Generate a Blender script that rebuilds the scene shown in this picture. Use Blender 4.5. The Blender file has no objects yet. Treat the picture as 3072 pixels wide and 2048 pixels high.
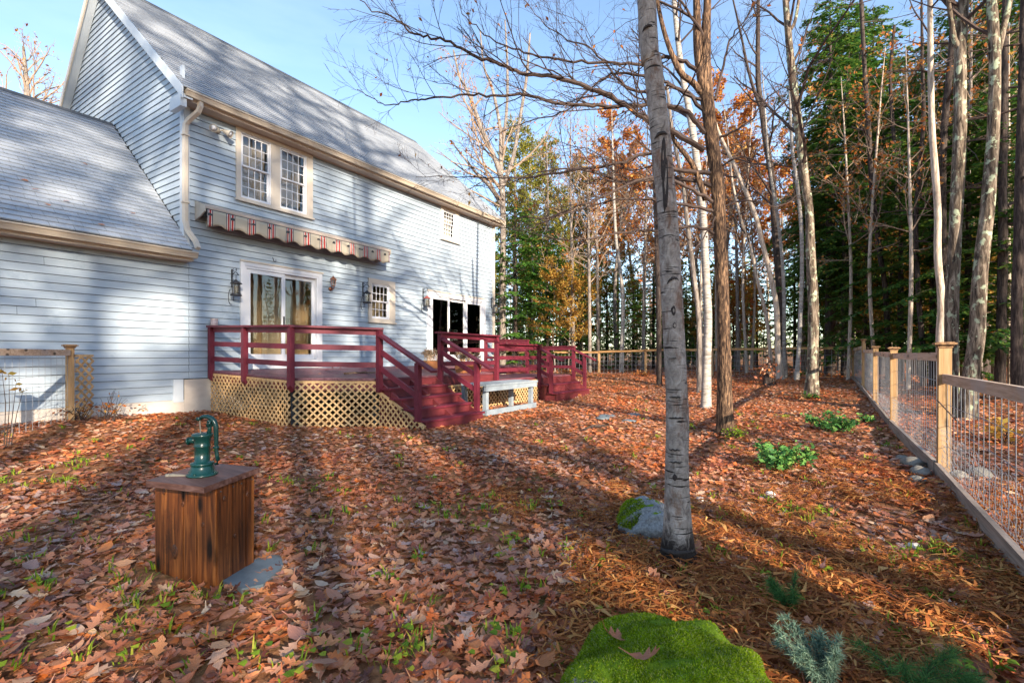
import bpy, math, random
import numpy as np
from mathutils import Vector, Matrix

random.seed(11)
rng = np.random.default_rng(11)
SC = bpy.context.scene
COL = SC.collection

# ------------------------------------------------------------------ camera
# World axes: +X runs along the back wall of the house, +Y into the house, +Z up, metres.
EYE = 1.25
FPX = 1459.2                     # focal length in pixels of a 3072 px wide picture
YAW = math.radians(32.9)
CY, SY = math.cos(YAW), math.sin(YAW)
HORIZON = 1067.0
cam = bpy.data.cameras.new('camera')
cam.sensor_width = 36.0
cam.lens = FPX / 3072 * 36.0
cam.shift_y = (HORIZON - 1024) / 3072
cam.clip_start = 0.05
cam.clip_end = 2000
cam_ob = bpy.data.objects.new('camera', cam)
cam_ob.location = (0, 0, EYE)
cam_ob.rotation_euler = (math.radians(90), 0, YAW - math.radians(90))
COL.objects.link(cam_ob)
SC.camera = cam_ob

# ------------------------------------------------------------------ light
TO_SUN = Vector((-0.62, -1.0, 0.43)).normalized()
SUN_EL = math.asin(TO_SUN.z)
SUN_AZ = math.atan2(TO_SUN.x, TO_SUN.y)          # clockwise from +Y
world = bpy.data.worlds.new('World')
SC.world = world
world.use_nodes = True
wn = world.node_tree
wn.nodes.clear()
w_out = wn.nodes.new('ShaderNodeOutputWorld')
w_bg = wn.nodes.new('ShaderNodeBackground')
w_bg.inputs['Strength'].default_value = 0.12
w_sky = wn.nodes.new('ShaderNodeTexSky')
w_sky.sky_type = 'NISHITA'
w_sky.sun_disc = False
w_sky.sun_elevation = SUN_EL
w_sky.sun_rotation = SUN_AZ
w_sky.altitude = 100
w_sky.air_density = 1.0
w_sky.dust_density = 0.3
w_sky.ozone_density = 1.6
# thin high cloud streaks over the sky texture
w_tc = wn.nodes.new('ShaderNodeTexCoord')
w_map = wn.nodes.new('ShaderNodeMapping')
w_map.inputs['Scale'].default_value = (1.2, 1.2, 5.0)
w_map.inputs['Rotation'].default_value = (0.25, 0.1, 0.4)
w_noise = wn.nodes.new('ShaderNodeTexNoise')
w_noise.inputs['Scale'].default_value = 1.6
w_noise.inputs['Detail'].default_value = 6
w_noise.inputs['Roughness'].default_value = 0.55
w_ramp = wn.nodes.new('ShaderNodeValToRGB')
w_ramp.color_ramp.elements[0].position = 0.44
w_ramp.color_ramp.elements[0].color = (0, 0, 0, 1)
w_ramp.color_ramp.elements[1].position = 0.78
w_ramp.color_ramp.elements[1].color = (0.12, 0.12, 0.12, 1)
w_mix = wn.nodes.new('ShaderNodeMixRGB')
w_mix.inputs[2].default_value = (6.2, 6.9, 8.2, 1)
wn.links.new(w_tc.outputs['Generated'], w_map.inputs['Vector'])
wn.links.new(w_map.outputs['Vector'], w_noise.inputs['Vector'])
wn.links.new(w_noise.outputs['Fac'], w_ramp.inputs['Fac'])
wn.links.new(w_ramp.outputs['Color'], w_mix.inputs[0])
wn.links.new(w_sky.outputs['Color'], w_mix.inputs[1])
wn.links.new(w_mix.outputs['Color'], w_bg.inputs['Color'])
wn.links.new(w_bg.outputs['Background'], w_out.inputs['Surface'])

sun = bpy.data.lights.new('sun', 'SUN')
sun.energy = 4.1
sun.angle = math.radians(0.5)
sun.color = (1.0, 0.87, 0.70)
sun_ob = bpy.data.objects.new('sun', sun)
sun_ob.rotation_euler = TO_SUN.to_track_quat('Z', 'Y').to_euler()
sun_ob.location = (-10, -20, 20)
COL.objects.link(sun_ob)

SC.view_settings.view_transform = 'Standard'
SC.view_settings.look = 'None'
SC.view_settings.exposure = 1.7
SC.view_settings.gamma = 1.0
SC.view_settings.use_curve_mapping = False
SC.render.engine = 'CYCLES'
SC.cycles.max_bounces = 7
SC.cycles.diffuse_bounces = 3
SC.cycles.glossy_bounces = 3
SC.cycles.transparent_max_bounces = 12
SC.cycles.transmission_bounces = 4
SC.cycles.caustics_reflective = False
SC.cycles.caustics_refractive = False
SC.cycles.use_denoising = True
SC.cycles.sample_clamp_indirect = 6

# ------------------------------------------------------------------ geometry helpers
def P(px, py, d):
    """Point at depth d (metres along the view axis) seen at photograph pixel px, py."""
    t = d / FPX
    u = px - 1536
    return np.array((t * (FPX * CY + u * SY), t * (FPX * SY - u * CY), EYE + t * (HORIZON - py)))

def sstep(a, b, x):
    t = np.clip((x - a) / (b - a), 0, 1)
    return t * t * (3 - 2 * t)

def terrain(x, y):
    x = np.asarray(x, float); y = np.asarray(y, float)
    z = 0.36 * sstep(11, 23, x) + 0.12 * sstep(7.5, 10.3, y) * (1 - sstep(12, 16, x))
    z = z + 0.06 * sstep(6, 2, x) * sstep(5, 9, y)
    z = z + 0.018 * np.sin(1.3 * x + 0.4 * y) + 0.014 * np.sin(2.1 * y - 0.7 * x + 1) + 0.010 * np.sin(4.1 * x + 1.0) * np.sin(3.7 * y)
    r = np.hypot(x - 10, y)
    z = z + 0.5 * sstep(30, 70, r) + 3.0 * sstep(60, 200, r)
    return z

def ss1(a, b, x):
    t = (x - a) / (b - a)
    t = 0.0 if t < 0 else (1.0 if t > 1 else t)
    return t * t * (3 - 2 * t)

def gz(x, y):
    """terrain() for one point"""
    x = float(x); y = float(y)
    z = 0.36 * ss1(11, 23, x) + 0.12 * ss1(7.5, 10.3, y) * (1 - ss1(12, 16, x)) + 0.06 * ss1(6, 2, x) * ss1(5, 9, y)
    z += 0.018 * math.sin(1.3 * x + 0.4 * y) + 0.014 * math.sin(2.1 * y - 0.7 * x + 1) + 0.010 * math.sin(4.1 * x + 1.0) * math.sin(3.7 * y)
    r = math.hypot(x - 10, y)
    return z + 0.5 * ss1(30, 70, r) + 3.0 * ss1(60, 200, r)

def hit(px, py):
    """Point on the ground seen at a photograph pixel."""
    z = 0.0
    for _ in range(12):
        d = FPX * (EYE - z) / (py - HORIZON)
        p = P(px, py, d)
        z = 0.5 * z + 0.5 * gz(p[0], p[1])
    return np.array((p[0], p[1], gz(p[0], p[1]))), d

class G:
    """Collects quads and triangles; build() links them as ONE mesh object."""
    def __init__(self):
        self.v = []; self.q = []; self.t = []; self.n = 0
    def add(self, v, q=None, t=None):
        v = np.asarray(v, float).reshape(-1, 3)
        if q is not None and len(q): self.q.append(np.asarray(q, int).reshape(-1, 4) + self.n)
        if t is not None and len(t): self.t.append(np.asarray(t, int).reshape(-1, 3) + self.n)
        self.v.append(v); self.n += len(v)
        return self
    def hexa(self, c8):
        """8 corners: bottom loop 0-3 then top loop 4-7."""
        return self.add(c8, [(3, 2, 1, 0), (4, 5, 6, 7), (0, 1, 5, 4), (1, 2, 6, 5), (2, 3, 7, 6), (3, 0, 4, 7)])
    def box(self, x0, x1, y0, y1, z0, z1):
        return self.hexa([(x0, y0, z0), (x1, y0, z0), (x1, y1, z0), (x0, y1, z0), (x0, y0, z1), (x1, y0, z1), (x1, y1, z1), (x0, y1, z1)])
    def bar(self, p, q, w, h, up=(0, 0, 1)):
        """Beam from p to q, w wide (sideways) and h high (along up)."""
        p = np.asarray(p, float); q = np.asarray(q, float)
        d = q - p; d = d / np.linalg.norm(d)
        s = np.cross(d, np.asarray(up, float))
        if np.linalg.norm(s) < 1e-6: s = np.cross(d, (1.0, 0, 0))
        s = s / np.linalg.norm(s)
        u = np.cross(s, d)
        s = s * w / 2; u = u * h / 2
        return self.hexa([p - s - u, p + s - u, q + s - u, q - s - u, p - s + u, p + s + u, q + s + u, q - s + u])
    def tube(self, path, r, sides=6, cap=True, twist=0.0):
        path = np.asarray(path, float); n = len(path)
        r = np.broadcast_to(np.asarray(r, float), (n,))
        d = np.gradient(path, axis=0)
        d /= np.maximum(np.linalg.norm(d, axis=1, keepdims=True), 1e-9)
        ref = np.array((0.0, 0, 1)) if abs(d[:, 2]).mean() < 0.8 else np.array((1.0, 0.2, 0))
        s = np.cross(d, ref); s /= np.maximum(np.linalg.norm(s, axis=1, keepdims=True), 1e-9)
        u = np.cross(s, d)
        a = np.arange(sides) / sides * 2 * math.pi + twist
        ring = np.cos(a)[None, :, None] * s[:, None, :] + np.sin(a)[None, :, None] * u[:, None, :]
        v = path[:, None, :] + ring * r[:, None, None]
        i = np.arange(n - 1)[:, None] * sides; j = np.arange(sides)[None, :]; k = (j + 1) % sides
        q = np.stack([i + j, i + k, i + sides + k, i + sides + j], -1).reshape(-1, 4)
        v = v.reshape(-1, 3)
        tr = []
        if cap and sides >= 3:
            v = np.vstack([v, path[0], path[-1]])
            b = n * sides
            tr = [(b, int(k2), int(j2)) for j2, k2 in zip(range(sides), [(x + 1) % sides for x in range(sides)])]
            o = (n - 1) * sides
            tr += [(b + 1, o + j2, o + (j2 + 1) % sides) for j2 in range(sides)]
        return self.add(v, q, tr)
    def lathe(self, prof, c, n=20, axis=(0, 0, 1)):
        """prof: (radius, height) pairs turned round an axis through c."""
        ax = np.asarray(axis, float); ax /= np.linalg.norm(ax)
        s = np.cross(ax, (1.0, 0, 0) if abs(ax[0]) < 0.9 else (0, 1.0, 0)); s /= np.linalg.norm(s)
        u = np.cross(ax, s)
        a = np.arange(n) / n * 2 * math.pi
        v = []
        for r, h in prof:
            v.append(np.asarray(c) + ax * h + r * (np.cos(a)[:, None] * s + np.sin(a)[:, None] * u))
        m = len(prof)
        i = np.arange(m - 1)[:, None] * n; j = np.arange(n)[None, :]; k = (j + 1) % n
        q = np.stack([i + j, i + k, i + n + k, i + n + j], -1).reshape(-1, 4)
        return self.add(np.vstack(v), q)
    def prism(self, poly, ext):
        """poly: list of 3-D points (planar), swept by vector ext."""
        poly = np.asarray(poly, float); n = len(poly)
        v = np.vstack([poly, poly + np.asarray(ext, float)])
        q = [(i, (i + 1) % n, n + (i + 1) % n, n + i) for i in range(n)]
        t = [(0, i + 1, i) for i in range(1, n - 1)] + [(n, n + i, n + i + 1) for i in range(1, n - 1)]
        return self.add(v, q, t)
    def mesh(self, name, smooth=False):
        me = bpy.data.meshes.new(name)
        v = np.vstack(self.v) if self.v else np.zeros((0, 3))
        q = np.vstack(self.q) if self.q else np.zeros((0, 4), int)
        t = np.vstack(self.t) if self.t else np.zeros((0, 3), int)
        me.vertices.add(len(v)); me.vertices.foreach_set('co', v.astype(np.float32).ravel())
        li = np.concatenate([q.ravel(), t.ravel()]).astype(np.int32)
        me.loops.add(len(li)); me.loops.foreach_set('vertex_index', li)
        tot = np.concatenate([np.full(len(q), 4), np.full(len(t), 3)]).astype(np.int32)
        start = np.concatenate([[0], np.cumsum(tot)[:-1]]).astype(np.int32) if len(tot) else tot
        me.polygons.add(len(tot))
        me.polygons.foreach_set('loop_start', start)
        me.polygons.foreach_set('loop_total', tot)
        me.polygons.foreach_set('use_smooth', np.full(len(tot), bool(smooth)))
        me.update(calc_edges=True)
        return me
    def build(self, name, mat, parent=None, smooth=False, kind=None, label=None):
        me = self.mesh(name, smooth)
        me.materials.append(mat)
        return link(name, me, parent, kind, label)

def link(name, me, parent=None, kind=None, label=None):
    o = bpy.data.objects.new(name, me)
    COL.objects.link(o)
    if parent is not None:
        o.parent = parent
        o.matrix_parent_inverse = Matrix.Translation(-wloc(parent))
    if kind: o['kind'] = kind
    if label: o['label'] = label
    return o

def wloc(o):
    """World location of a thing whose meshes are laid out in world coordinates."""
    return Vector(o['_base']) if '_base' in o.keys() else Vector((0, 0, 0))

def tag(o, label, cat, group=None):
    o['label'] = label; o['category'] = cat
    if group: o['group'] = group
    return o

BASES = []
def thing(name, loc, label, cat, group=None):
    """An Empty at the thing's base; its parts are laid out in world coordinates."""
    o = bpy.data.objects.new(name, None)
    o.empty_display_size = 0.2
    COL.objects.link(o)
    o.location = loc
    o['_base'] = tuple(float(v) for v in loc)
    BASES.append(o)
    return tag(o, label, cat, group)

def copy_tree(root, loc, rotz=0.0, scale=1.0, label=None, group=None):
    """Copy of a thing modelled about its own origin, with its parts and their sub-parts."""
    r = root.copy(); COL.objects.link(r)
    r.location = loc; r.rotation_euler = (0, 0, rotz); r.scale = (scale,) * 3 if np.isscalar(scale) else scale
    if label: r['label'] = label
    if group: r['group'] = group
    for ch in root.children:
        c = ch.copy(); COL.objects.link(c); c.parent = r
        for g in ch.children:
            d = g.copy(); COL.objects.link(d); d.parent = c
    return r

# ------------------------------------------------------------------ materials
def new_mat(name):
    m = bpy.data.materials.new(name); m.use_nodes = True
    nt = m.node_tree
    b = nt.nodes['Principled BSDF']
    return m, nt, b

def nd(nt, typ, **kw):
    n = nt.nodes.new(typ)
    for k, v in kw.items():
        if k in n.inputs.keys(): n.inputs[k].default_value = v
        else: setattr(n, k, v)
    return n

def ramp(nt, stops, interp='LINEAR'):
    r = nt.nodes.new('ShaderNodeValToRGB')
    cr = r.color_ramp; cr.interpolation = interp
    while len(cr.elements) < len(stops): cr.elements.new(0.5)
    for e, (p, c) in zip(cr.elements, stops):
        e.position = p; e.color = (c[0], c[1], c[2], 1)
    return r

def coords(nt, scale=(1, 1, 1), kind='pos', rot=(0, 0, 0)):
    if kind == 'pos':
        src = nt.nodes.new('ShaderNodeNewGeometry').outputs['Position']
    else:
        src = nt.nodes.new('ShaderNodeTexCoord').outputs['Object']
    mp = nt.nodes.new('ShaderNodeMapping')
    mp.inputs['Scale'].default_value = scale
    mp.inputs['Rotation'].default_value = rot
    nt.links.new(src, mp.inputs['Vector'])
    return mp.outputs['Vector']

def noise(nt, vec, scale, detail=4, rough=0.55, dist=0.0):
    n = nt.nodes.new('ShaderNodeTexNoise')
    n.inputs['Scale'].default_value = scale; n.inputs['Detail'].default_value = detail
    n.inputs['Roughness'].default_value = rough; n.inputs['Distortion'].default_value = dist
    nt.links.new(vec, n.inputs['Vector'])
    return n.outputs['Fac']

def math_n(nt, op, a, b=None):
    n = nt.nodes.new('ShaderNodeMath'); n.operation = op
    for i, v in enumerate((a, b)):
        if v is None: continue
        if isinstance(v, (int, float)): n.inputs[i].default_value = v
        else: nt.links.new(v, n.inputs[i])
    return n.outputs[0]

def mixc(nt, fac, c1, c2, mode='MIX'):
    n = nt.nodes.new('ShaderNodeMixRGB'); n.blend_type = mode
    for i, v in enumerate((fac, c1, c2)):
        if isinstance(v, (int, float)): n.inputs[i].default_value = v
        elif isinstance(v, (tuple, list)): n.inputs[i].default_value = (*v[:3], 1)
        else: nt.links.new(v, n.inputs[i])
    return n.outputs[0]

def bump(nt, b, h, strength=0.3, dist=0.01):
    n = nt.nodes.new('ShaderNodeBump')
    n.inputs['Strength'].default_value = strength; n.inputs['Distance'].default_value = dist
    nt.links.new(h, n.inputs['Height'])
    nt.links.new(n.outputs['Normal'], b.inputs['Normal'])

def obj_rand(nt):
    return nt.nodes.new('ShaderNodeObjectInfo').outputs['Random']

def island(nt):
    return nt.nodes.new('ShaderNodeNewGeometry').outputs['Random Per Island']

def plain(name, c1, c2=None, rough=0.6, scale=6.0, stretch=(1, 1, 1), bmp=0.0, rnd=0.0, metal=0.0, dirt=None, spec=0.5):
    """Two-tone noise mottling, optional per-object variation and dirt."""
    m, nt, b = new_mat(name)
    v = coords(nt, stretch)
    f = noise(nt, v, scale, 5, 0.6)
    r = ramp(nt, [(0.3, c1), (0.7, c2 or c1)])
    nt.links.new(f, r.inputs['Fac'])
    col = r.outputs['Color']
    if dirt:
        g = noise(nt, coords(nt), dirt[1], 6, 0.7)
        rr = ramp(nt, [(dirt[2], (0, 0, 0)), (dirt[2] + 0.18, (1, 1, 1))])
        nt.links.new(g, rr.inputs['Fac'])
        col = mixc(nt, rr.outputs['Color'], col, dirt[0])
    if rnd:
        hs = nd(nt, 'ShaderNodeHueSaturation')
        k = math_n(nt, 'MULTIPLY_ADD', obj_rand(nt), rnd)
        k.node.inputs[2].default_value = 1 - rnd / 2
        nt.links.new(k, hs.inputs['Value']); nt.links.new(col, hs.inputs['Color'])
        col = hs.outputs['Color']
    nt.links.new(col, b.inputs['Base Color'])
    b.inputs['Roughness'].default_value = rough
    b.inputs['Metallic'].default_value = metal
    b.inputs['Specular IOR Level'].default_value = spec
    if bmp: bump(nt, b, f, bmp)
    return m

def wood(name, dark, mid, light, axis='x', rough=0.6, rnd=0.25, scale=1.0, knots=False, stain=None):
    """Grain stretched along one axis, per-board variation."""
    m, nt, b = new_mat(name)
    st = {'x': (1.2, 22, 22), 'y': (22, 1.2, 22), 'z': (22, 22, 1.2)}[axis]
    v = coords(nt, tuple(s * scale for s in st))
    off = nd(nt, 'ShaderNodeVectorMath', operation='ADD')
    nt.links.new(v, off.inputs[0])
    cmb = nd(nt, 'ShaderNodeCombineXYZ')
    k = math_n(nt, 'MULTIPLY', obj_rand(nt), 40.0)
    for i in range(3): nt.links.new(k, cmb.inputs[i])
    nt.links.new(cmb.outputs[0], off.inputs[1])
    f = noise(nt, off.outputs[0], 1.3, 6, 0.65, 0.8)
    r = ramp(nt, [(0.34, dark), (0.5, mid), (0.67, light)])
    nt.links.new(f, r.inputs['Fac'])
    col = r.outputs['Color']
    if knots:
        vo = nd(nt, 'ShaderNodeTexVoronoi'); vo.inputs['Scale'].default_value = 1.0
        kv = coords(nt, {'x': (2.2, 9, 9), 'y': (9, 2.2, 9), 'z': (9, 9, 3.2)}[axis])
        nt.links.new(kv, vo.inputs['Vector'])
        kr = ramp(nt, [(0.14, (1, 1, 1)), (0.27, (0, 0, 0))])
        nt.links.new(vo.outputs['Distance'], kr.inputs['Fac'])
        col = mixc(nt, kr.outputs['Color'], col, tuple(x * 0.25 for x in dark))
    if stain:
        g = noise(nt, coords(nt, (1, 1, 1)), stain[1], 5, 0.7)
        rr = ramp(nt, [(stain[2], (0, 0, 0)), (stain[2] + 0.2, (1, 1, 1))])
        nt.links.new(g, rr.inputs['Fac'])
        col = mixc(nt, rr.outputs['Color'], col, stain[0])
    if rnd:
        hs = nd(nt, 'ShaderNodeHueSaturation')
        kk = math_n(nt, 'MULTIPLY_ADD', obj_rand(nt), rnd); kk.node.inputs[2].default_value = 1 - rnd / 2
        nt.links.new(kk, hs.inputs['Value']); nt.links.new(col, hs.inputs['Color'])
        col = hs.outputs['Color']
    nt.links.new(col, b.inputs['Base Color'])
    b.inputs['Roughness'].default_value = rough
    bump(nt, b, f, 0.25, 0.004)
    return m

def leafmat(name, stops, trans=0.35, rough=0.6, patch=None, gloss=0.25):
    """Leaf colour picked per leaf, let light through."""
    m, nt, b = new_mat(name)
    r = ramp(nt, stops)
    nt.links.new(island(nt), r.inputs['Fac'])
    col = r.outputs['Color']
    if patch:
        g = noise(nt, coords(nt), patch[1], 3, 0.5)
        rr = ramp(nt, [(0.38, (0, 0, 0)), (0.62, (1, 1, 1))])
        nt.links.new(g, rr.inputs['Fac'])
        col = mixc(nt, rr.outputs['Color'], col, mixc(nt, 1.0, col, patch[0], 'MULTIPLY'))
    nt.links.new(col, b.inputs['Base Color'])
    b.inputs['Roughness'].default_value = rough
    b.inputs['Specular IOR Level'].default_value = gloss
    tr = nd(nt, 'ShaderNodeBsdfTranslucent')
    nt.links.new(col, tr.inputs['Color'])
    mx = nd(nt, 'ShaderNodeMixShader'); mx.inputs[0].default_value = trans
    nt.links.new(b.outputs[0], mx.inputs[1]); nt.links.new(tr.outputs[0], mx.inputs[2])
    nt.links.new(mx.outputs[0], nt.nodes['Material Output'].inputs['Surface'])
    return m

def bark(name, dark, mid, light, vert=True, lichen=None, scale=1.0, band=None, moss=None):
    m, nt, b = new_mat(name)
    v = coords(nt, (14 * scale, 14 * scale, 2.2 * scale) if vert else (3 * scale, 3 * scale, 16 * scale), 'obj')
    f = noise(nt, v, 1.6, 7, 0.7, 0.6)
    r = ramp(nt, [(0.38, dark), (0.5, mid), (0.63, light)])
    nt.links.new(f, r.inputs['Fac'])
    col = r.outputs['Color']
    if band:       # dark dashes lying across a birch trunk
        f2 = noise(nt, coords(nt, (2.5, 2.5, 34), 'obj'), 1.0, 2, 0.5)
        rr = ramp(nt, [(0.655, (0, 0, 0)), (0.70, (1, 1, 1))])
        nt.links.new(f2, rr.inputs['Fac'])
        col = mixc(nt, rr.outputs['Color'], col, band)
        f3 = noise(nt, coords(nt, (2.2, 2.2, 2.6), 'obj'), 1.7, 3, 0.6)
        r3 = ramp(nt, [(0.66, (0, 0, 0)), (0.70, (1, 1, 1))])
        nt.links.new(f3, r3.inputs['Fac'])
        col = mixc(nt, r3.outputs['Color'], col, tuple(x * 0.7 for x in band))
    if lichen:
        g = noise(nt, coords(nt, (1, 1, 0.8), 'obj'), lichen[1], 4, 0.6)
        r2 = ramp(nt, [(lichen[2], (0, 0, 0)), (lichen[2] + 0.06, (1, 1, 1))])
        nt.links.new(g, r2.inputs['Fac'])
        col = mixc(nt, r2.outputs['Color'], col, lichen[0])
    if moss:
        g = noise(nt, coords(nt, (1, 1, 0.35), 'obj'), moss[1], 4, 0.6)
        r2 = ramp(nt, [(moss[2], (0, 0, 0)), (moss[2] + 0.15, (1, 1, 1))])
        nt.links.new(g, r2.inputs['Fac'])
        col = mixc(nt, r2.outputs['Color'], col, moss[0])
    nt.links.new(col, b.inputs['Base Color'])
    b.inputs['Roughness'].default_value = 0.85
    b.inputs['Specular IOR Level'].default_value = 0.2
    bump(nt, b, f, 0.7, 0.02)
    return m

def glass_mat(name, tint=(0.9, 0.93, 0.93), refl=0.22, haze=0.0):
    m, nt, b = new_mat(name)
    lw = nd(nt, 'ShaderNodeFresnel'); lw.inputs['IOR'].default_value = 1.5
    fac = math_n(nt, 'ADD', lw.outputs[0], refl - 0.04)
    g = nd(nt, 'ShaderNodeBsdfGlossy'); g.inputs['Roughness'].default_value = 0.01 + haze
    t = nd(nt, 'ShaderNodeBsdfTransparent'); t.inputs['Color'].default_value = (*tint, 1)
    nb = nd(nt, 'ShaderNodeBump'); nb.inputs['Strength'].default_value = 0.015; nb.inputs['Distance'].default_value = 0.05
    nt.links.new(noise(nt, coords(nt), 1.6, 2), nb.inputs['Height'])
    nt.links.new(nb.outputs['Normal'], g.inputs['Normal'])
    mx = nd(nt, 'ShaderNodeMixShader')
    nt.links.new(fac, mx.inputs[0]); nt.links.new(t.outputs[0], mx.inputs[1]); nt.links.new(g.outputs[0], mx.inputs[2])
    nt.links.new(mx.outputs[0], nt.nodes['Material Output'].inputs['Surface'])
    return m

M = {}
M['siding'] = plain('siding_paint', (0.315, 0.375, 0.435), (0.37, 0.43, 0.485), 0.6, 3.5, (1, 1, 6), 0.05, 0.07, dirt=((0.225, 0.285, 0.345), 1.6, 0.58))
M['sheath'] = plain('sheathing', (0.05, 0.06, 0.07), (0.07, 0.08, 0.09), 0.9)
M['trim'] = plain('cream_trim_paint', (0.53, 0.455, 0.37), (0.59, 0.52, 0.43), 0.5, 4, dirt=((0.5, 0.43, 0.36), 2.3, 0.64))
M['vinyl'] = plain('white_vinyl', (0.66, 0.66, 0.68), (0.69, 0.69, 0.71), 0.35, 4)
M['corner'] = plain('corner_board_paint', (0.46, 0.51, 0.56), (0.51, 0.55, 0.59), 0.55, 5)
M['gutter'] = plain('gutter_enamel', (0.42, 0.345, 0.26), (0.50, 0.42, 0.33), 0.4, 3, (1, 4, 4), dirt=((0.36, 0.27, 0.19), 2.2, 0.62))
M['soffit'] = plain('soffit_paint', (0.42, 0.34, 0.28), (0.48, 0.40, 0.33), 0.7, 3)
M['concrete'] = plain('foundation_concrete', (0.50, 0.43, 0.37), (0.60, 0.53, 0.46), 0.85, 3, (1, 1, 2), 0.2, dirt=((0.30, 0.25, 0.2), 1.8, 0.6))
M['shingle'] = plain('asphalt_shingle', (0.27, 0.295, 0.335), (0.36, 0.385, 0.42), 0.85, 60, (1, 1, 1), 0.2, 0.16, dirt=((0.24, 0.26, 0.285), 0.9, 0.60))
def shingle_island():
    m, nt, b = new_mat('asphalt_shingle_field')
    r = ramp(nt, [(0.0, (0.27, 0.295, 0.335)), (0.5, (0.32, 0.345, 0.385)), (1.0, (0.37, 0.395, 0.43))])
    nt.links.new(island(nt), r.inputs['Fac'])
    g = noise(nt, coords(nt), 70, 3, 0.7)
    col = mixc(nt, math_n(nt, 'MULTIPLY', g, 0.35), r.outputs['Color'], (0.22, 0.23, 0.25))
    nt.links.new(col, b.inputs['Base Color'])
    b.inputs['Roughness'].default_value = 0.85
    return m
M['shingle_field'] = shingle_island()
M['ridge'] = plain('dark_ridge_cap', (0.05, 0.055, 0.065), (0.09, 0.095, 0.10), 0.8, 20)
M['glass'] = glass_mat('window_glass', (0.86, 0.88, 0.88), 0.12)
M['glass_door'] = glass_mat('door_glass', (0.90, 0.88, 0.84), 0.07)
M['room'] = plain('room_plaster', (0.62, 0.45, 0.26), (0.68, 0.52, 0.32), 0.8, 1.5)
M['room_dark'] = plain('room_panelling', (0.22, 0.14, 0.085), (0.34, 0.23, 0.14), 0.6, 3, (1, 1, 0.6))
M['room_floor'] = wood('room_floor_oak', (0.16, 0.08, 0.035), (0.26, 0.14, 0.06), (0.34, 0.2, 0.1), 'y', 0.35)
M['cream_door'] = plain('interior_door_paint', (0.62, 0.52, 0.36), (0.68, 0.58, 0.42), 0.5, 2)
M['curtain'] = plain('linen_curtain', (0.55, 0.50, 0.44), (0.62, 0.57, 0.5), 0.9, 8, (8, 8, 0.3))
M['blind'] = plain('beige_blind', (0.42, 0.34, 0.25), (0.5, 0.41, 0.31), 0.8, 6, (1, 1, 8))
M['deck'] = wood('deck_stain', (0.10, 0.028, 0.040), (0.155, 0.050, 0.066), (0.22, 0.095, 0.11), 'x', 0.38, 0.3, stain=((0.24, 0.15, 0.155), 1.1, 0.57))
M['rail'] = plain('maroon_rail_paint', (0.105, 0.008, 0.020), (0.15, 0.014, 0.029), 0.6, 7, (1, 1, 1), 0.1, 0.22, dirt=((0.12, 0.02, 0.03), 3.2, 0.66))
M['riser'] = plain('worn_maroon_riser', (0.10, 0.012, 0.017), (0.16, 0.024, 0.026), 0.6, 5, (1, 1, 3), 0.15, 0.2, dirt=((0.07, 0.018, 0.02), 2.6, 0.54))
M['lattice'] = wood('cedar_lattice', (0.36, 0.20, 0.08), (0.52, 0.32, 0.14), (0.63, 0.44, 0.23), 'x', 0.75, 0.45)
M['fence'] = wood('fence_pine', (0.30, 0.165, 0.065), (0.43, 0.255, 0.11), (0.50, 0.33, 0.17), 'z', 0.75, 0.25, knots=True, stain=((0.40, 0.34, 0.27), 1.4, 0.60))
M['fence_rail'] = wood('weathered_fence_rail', (0.34, 0.22, 0.14), (0.50, 0.35, 0.24), (0.62, 0.47, 0.35), 'x', 0.8, 0.25, knots=True, stain=((0.46, 0.40, 0.36), 1.2, 0.5))
M['fence_rail_y'] = wood('orange_fence_rail', (0.34, 0.17, 0.06), (0.50, 0.27, 0.10), (0.60, 0.38, 0.18), 'y', 0.8, 0.3, knots=True)
M['kick'] = wood('grey_kick_board', (0.17, 0.13, 0.10), (0.26, 0.2, 0.16), (0.36, 0.29, 0.24), 'x', 0.9, 0.3)
M['cap'] = wood('fence_post_cap', (0.10, 0.055, 0.03), (0.24, 0.13, 0.06), (0.38, 0.22, 0.10), 'x', 0.8, 0.3)
M['wire'] = plain('galvanised_wire', (0.24, 0.25, 0.27), (0.34, 0.35, 0.37), 0.45, 9, metal=0.4)
M['wire_blue'] = plain('thin_poultry_wire', (0.22, 0.235, 0.26), (0.30, 0.31, 0.33), 0.45, 9, metal=0.4)
M['black_iron'] = plain('black_iron', (0.015, 0.015, 0.018), (0.03, 0.03, 0.034), 0.5, 20)
M['copper'] = plain('aged_copper', (0.34, 0.13, 0.07), (0.24, 0.10, 0.06), 0.35, 15, metal=0.8)
M['lamp_glass'] = glass_mat('lamp_glass', (0.85, 0.85, 0.8), 0.15)
M['seed'] = plain('bird_seed', (0.20, 0.13, 0.06), (0.45, 0.33, 0.18), 0.8, 90)
M['red_plastic'] = plain('red_feeder_top', (0.36, 0.06, 0.05), (0.42, 0.12, 0.10), 0.4, 10)
M['grey_paint'] = plain('weathered_grey_paint', (0.19, 0.23, 0.27), (0.27, 0.31, 0.34), 0.7, 6, (1, 1, 1), 0.2, 0.25, dirt=((0.36, 0.34, 0.30), 2.4, 0.60))
M['flood'] = plain('floodlight_enamel', (0.40, 0.36, 0.30), (0.48, 0.44, 0.38), 0.4, 9)
M['pot'] = plain('terracotta', (0.38, 0.14, 0.05), (0.46, 0.19, 0.07), 0.8, 12, bmp=0.1)
M['stone'] = plain('grey_field_stone', (0.12, 0.105, 0.085), (0.25, 0.225, 0.185), 0.85, 9, (1, 1, 1), 0.5, 0.3, dirt=((0.10, 0.10, 0.10), 20, 0.60))
M['white_stone'] = plain('pale_quartz', (0.55, 0.50, 0.47), (0.70, 0.66, 0.62), 0.7, 12, bmp=0.3)
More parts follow.
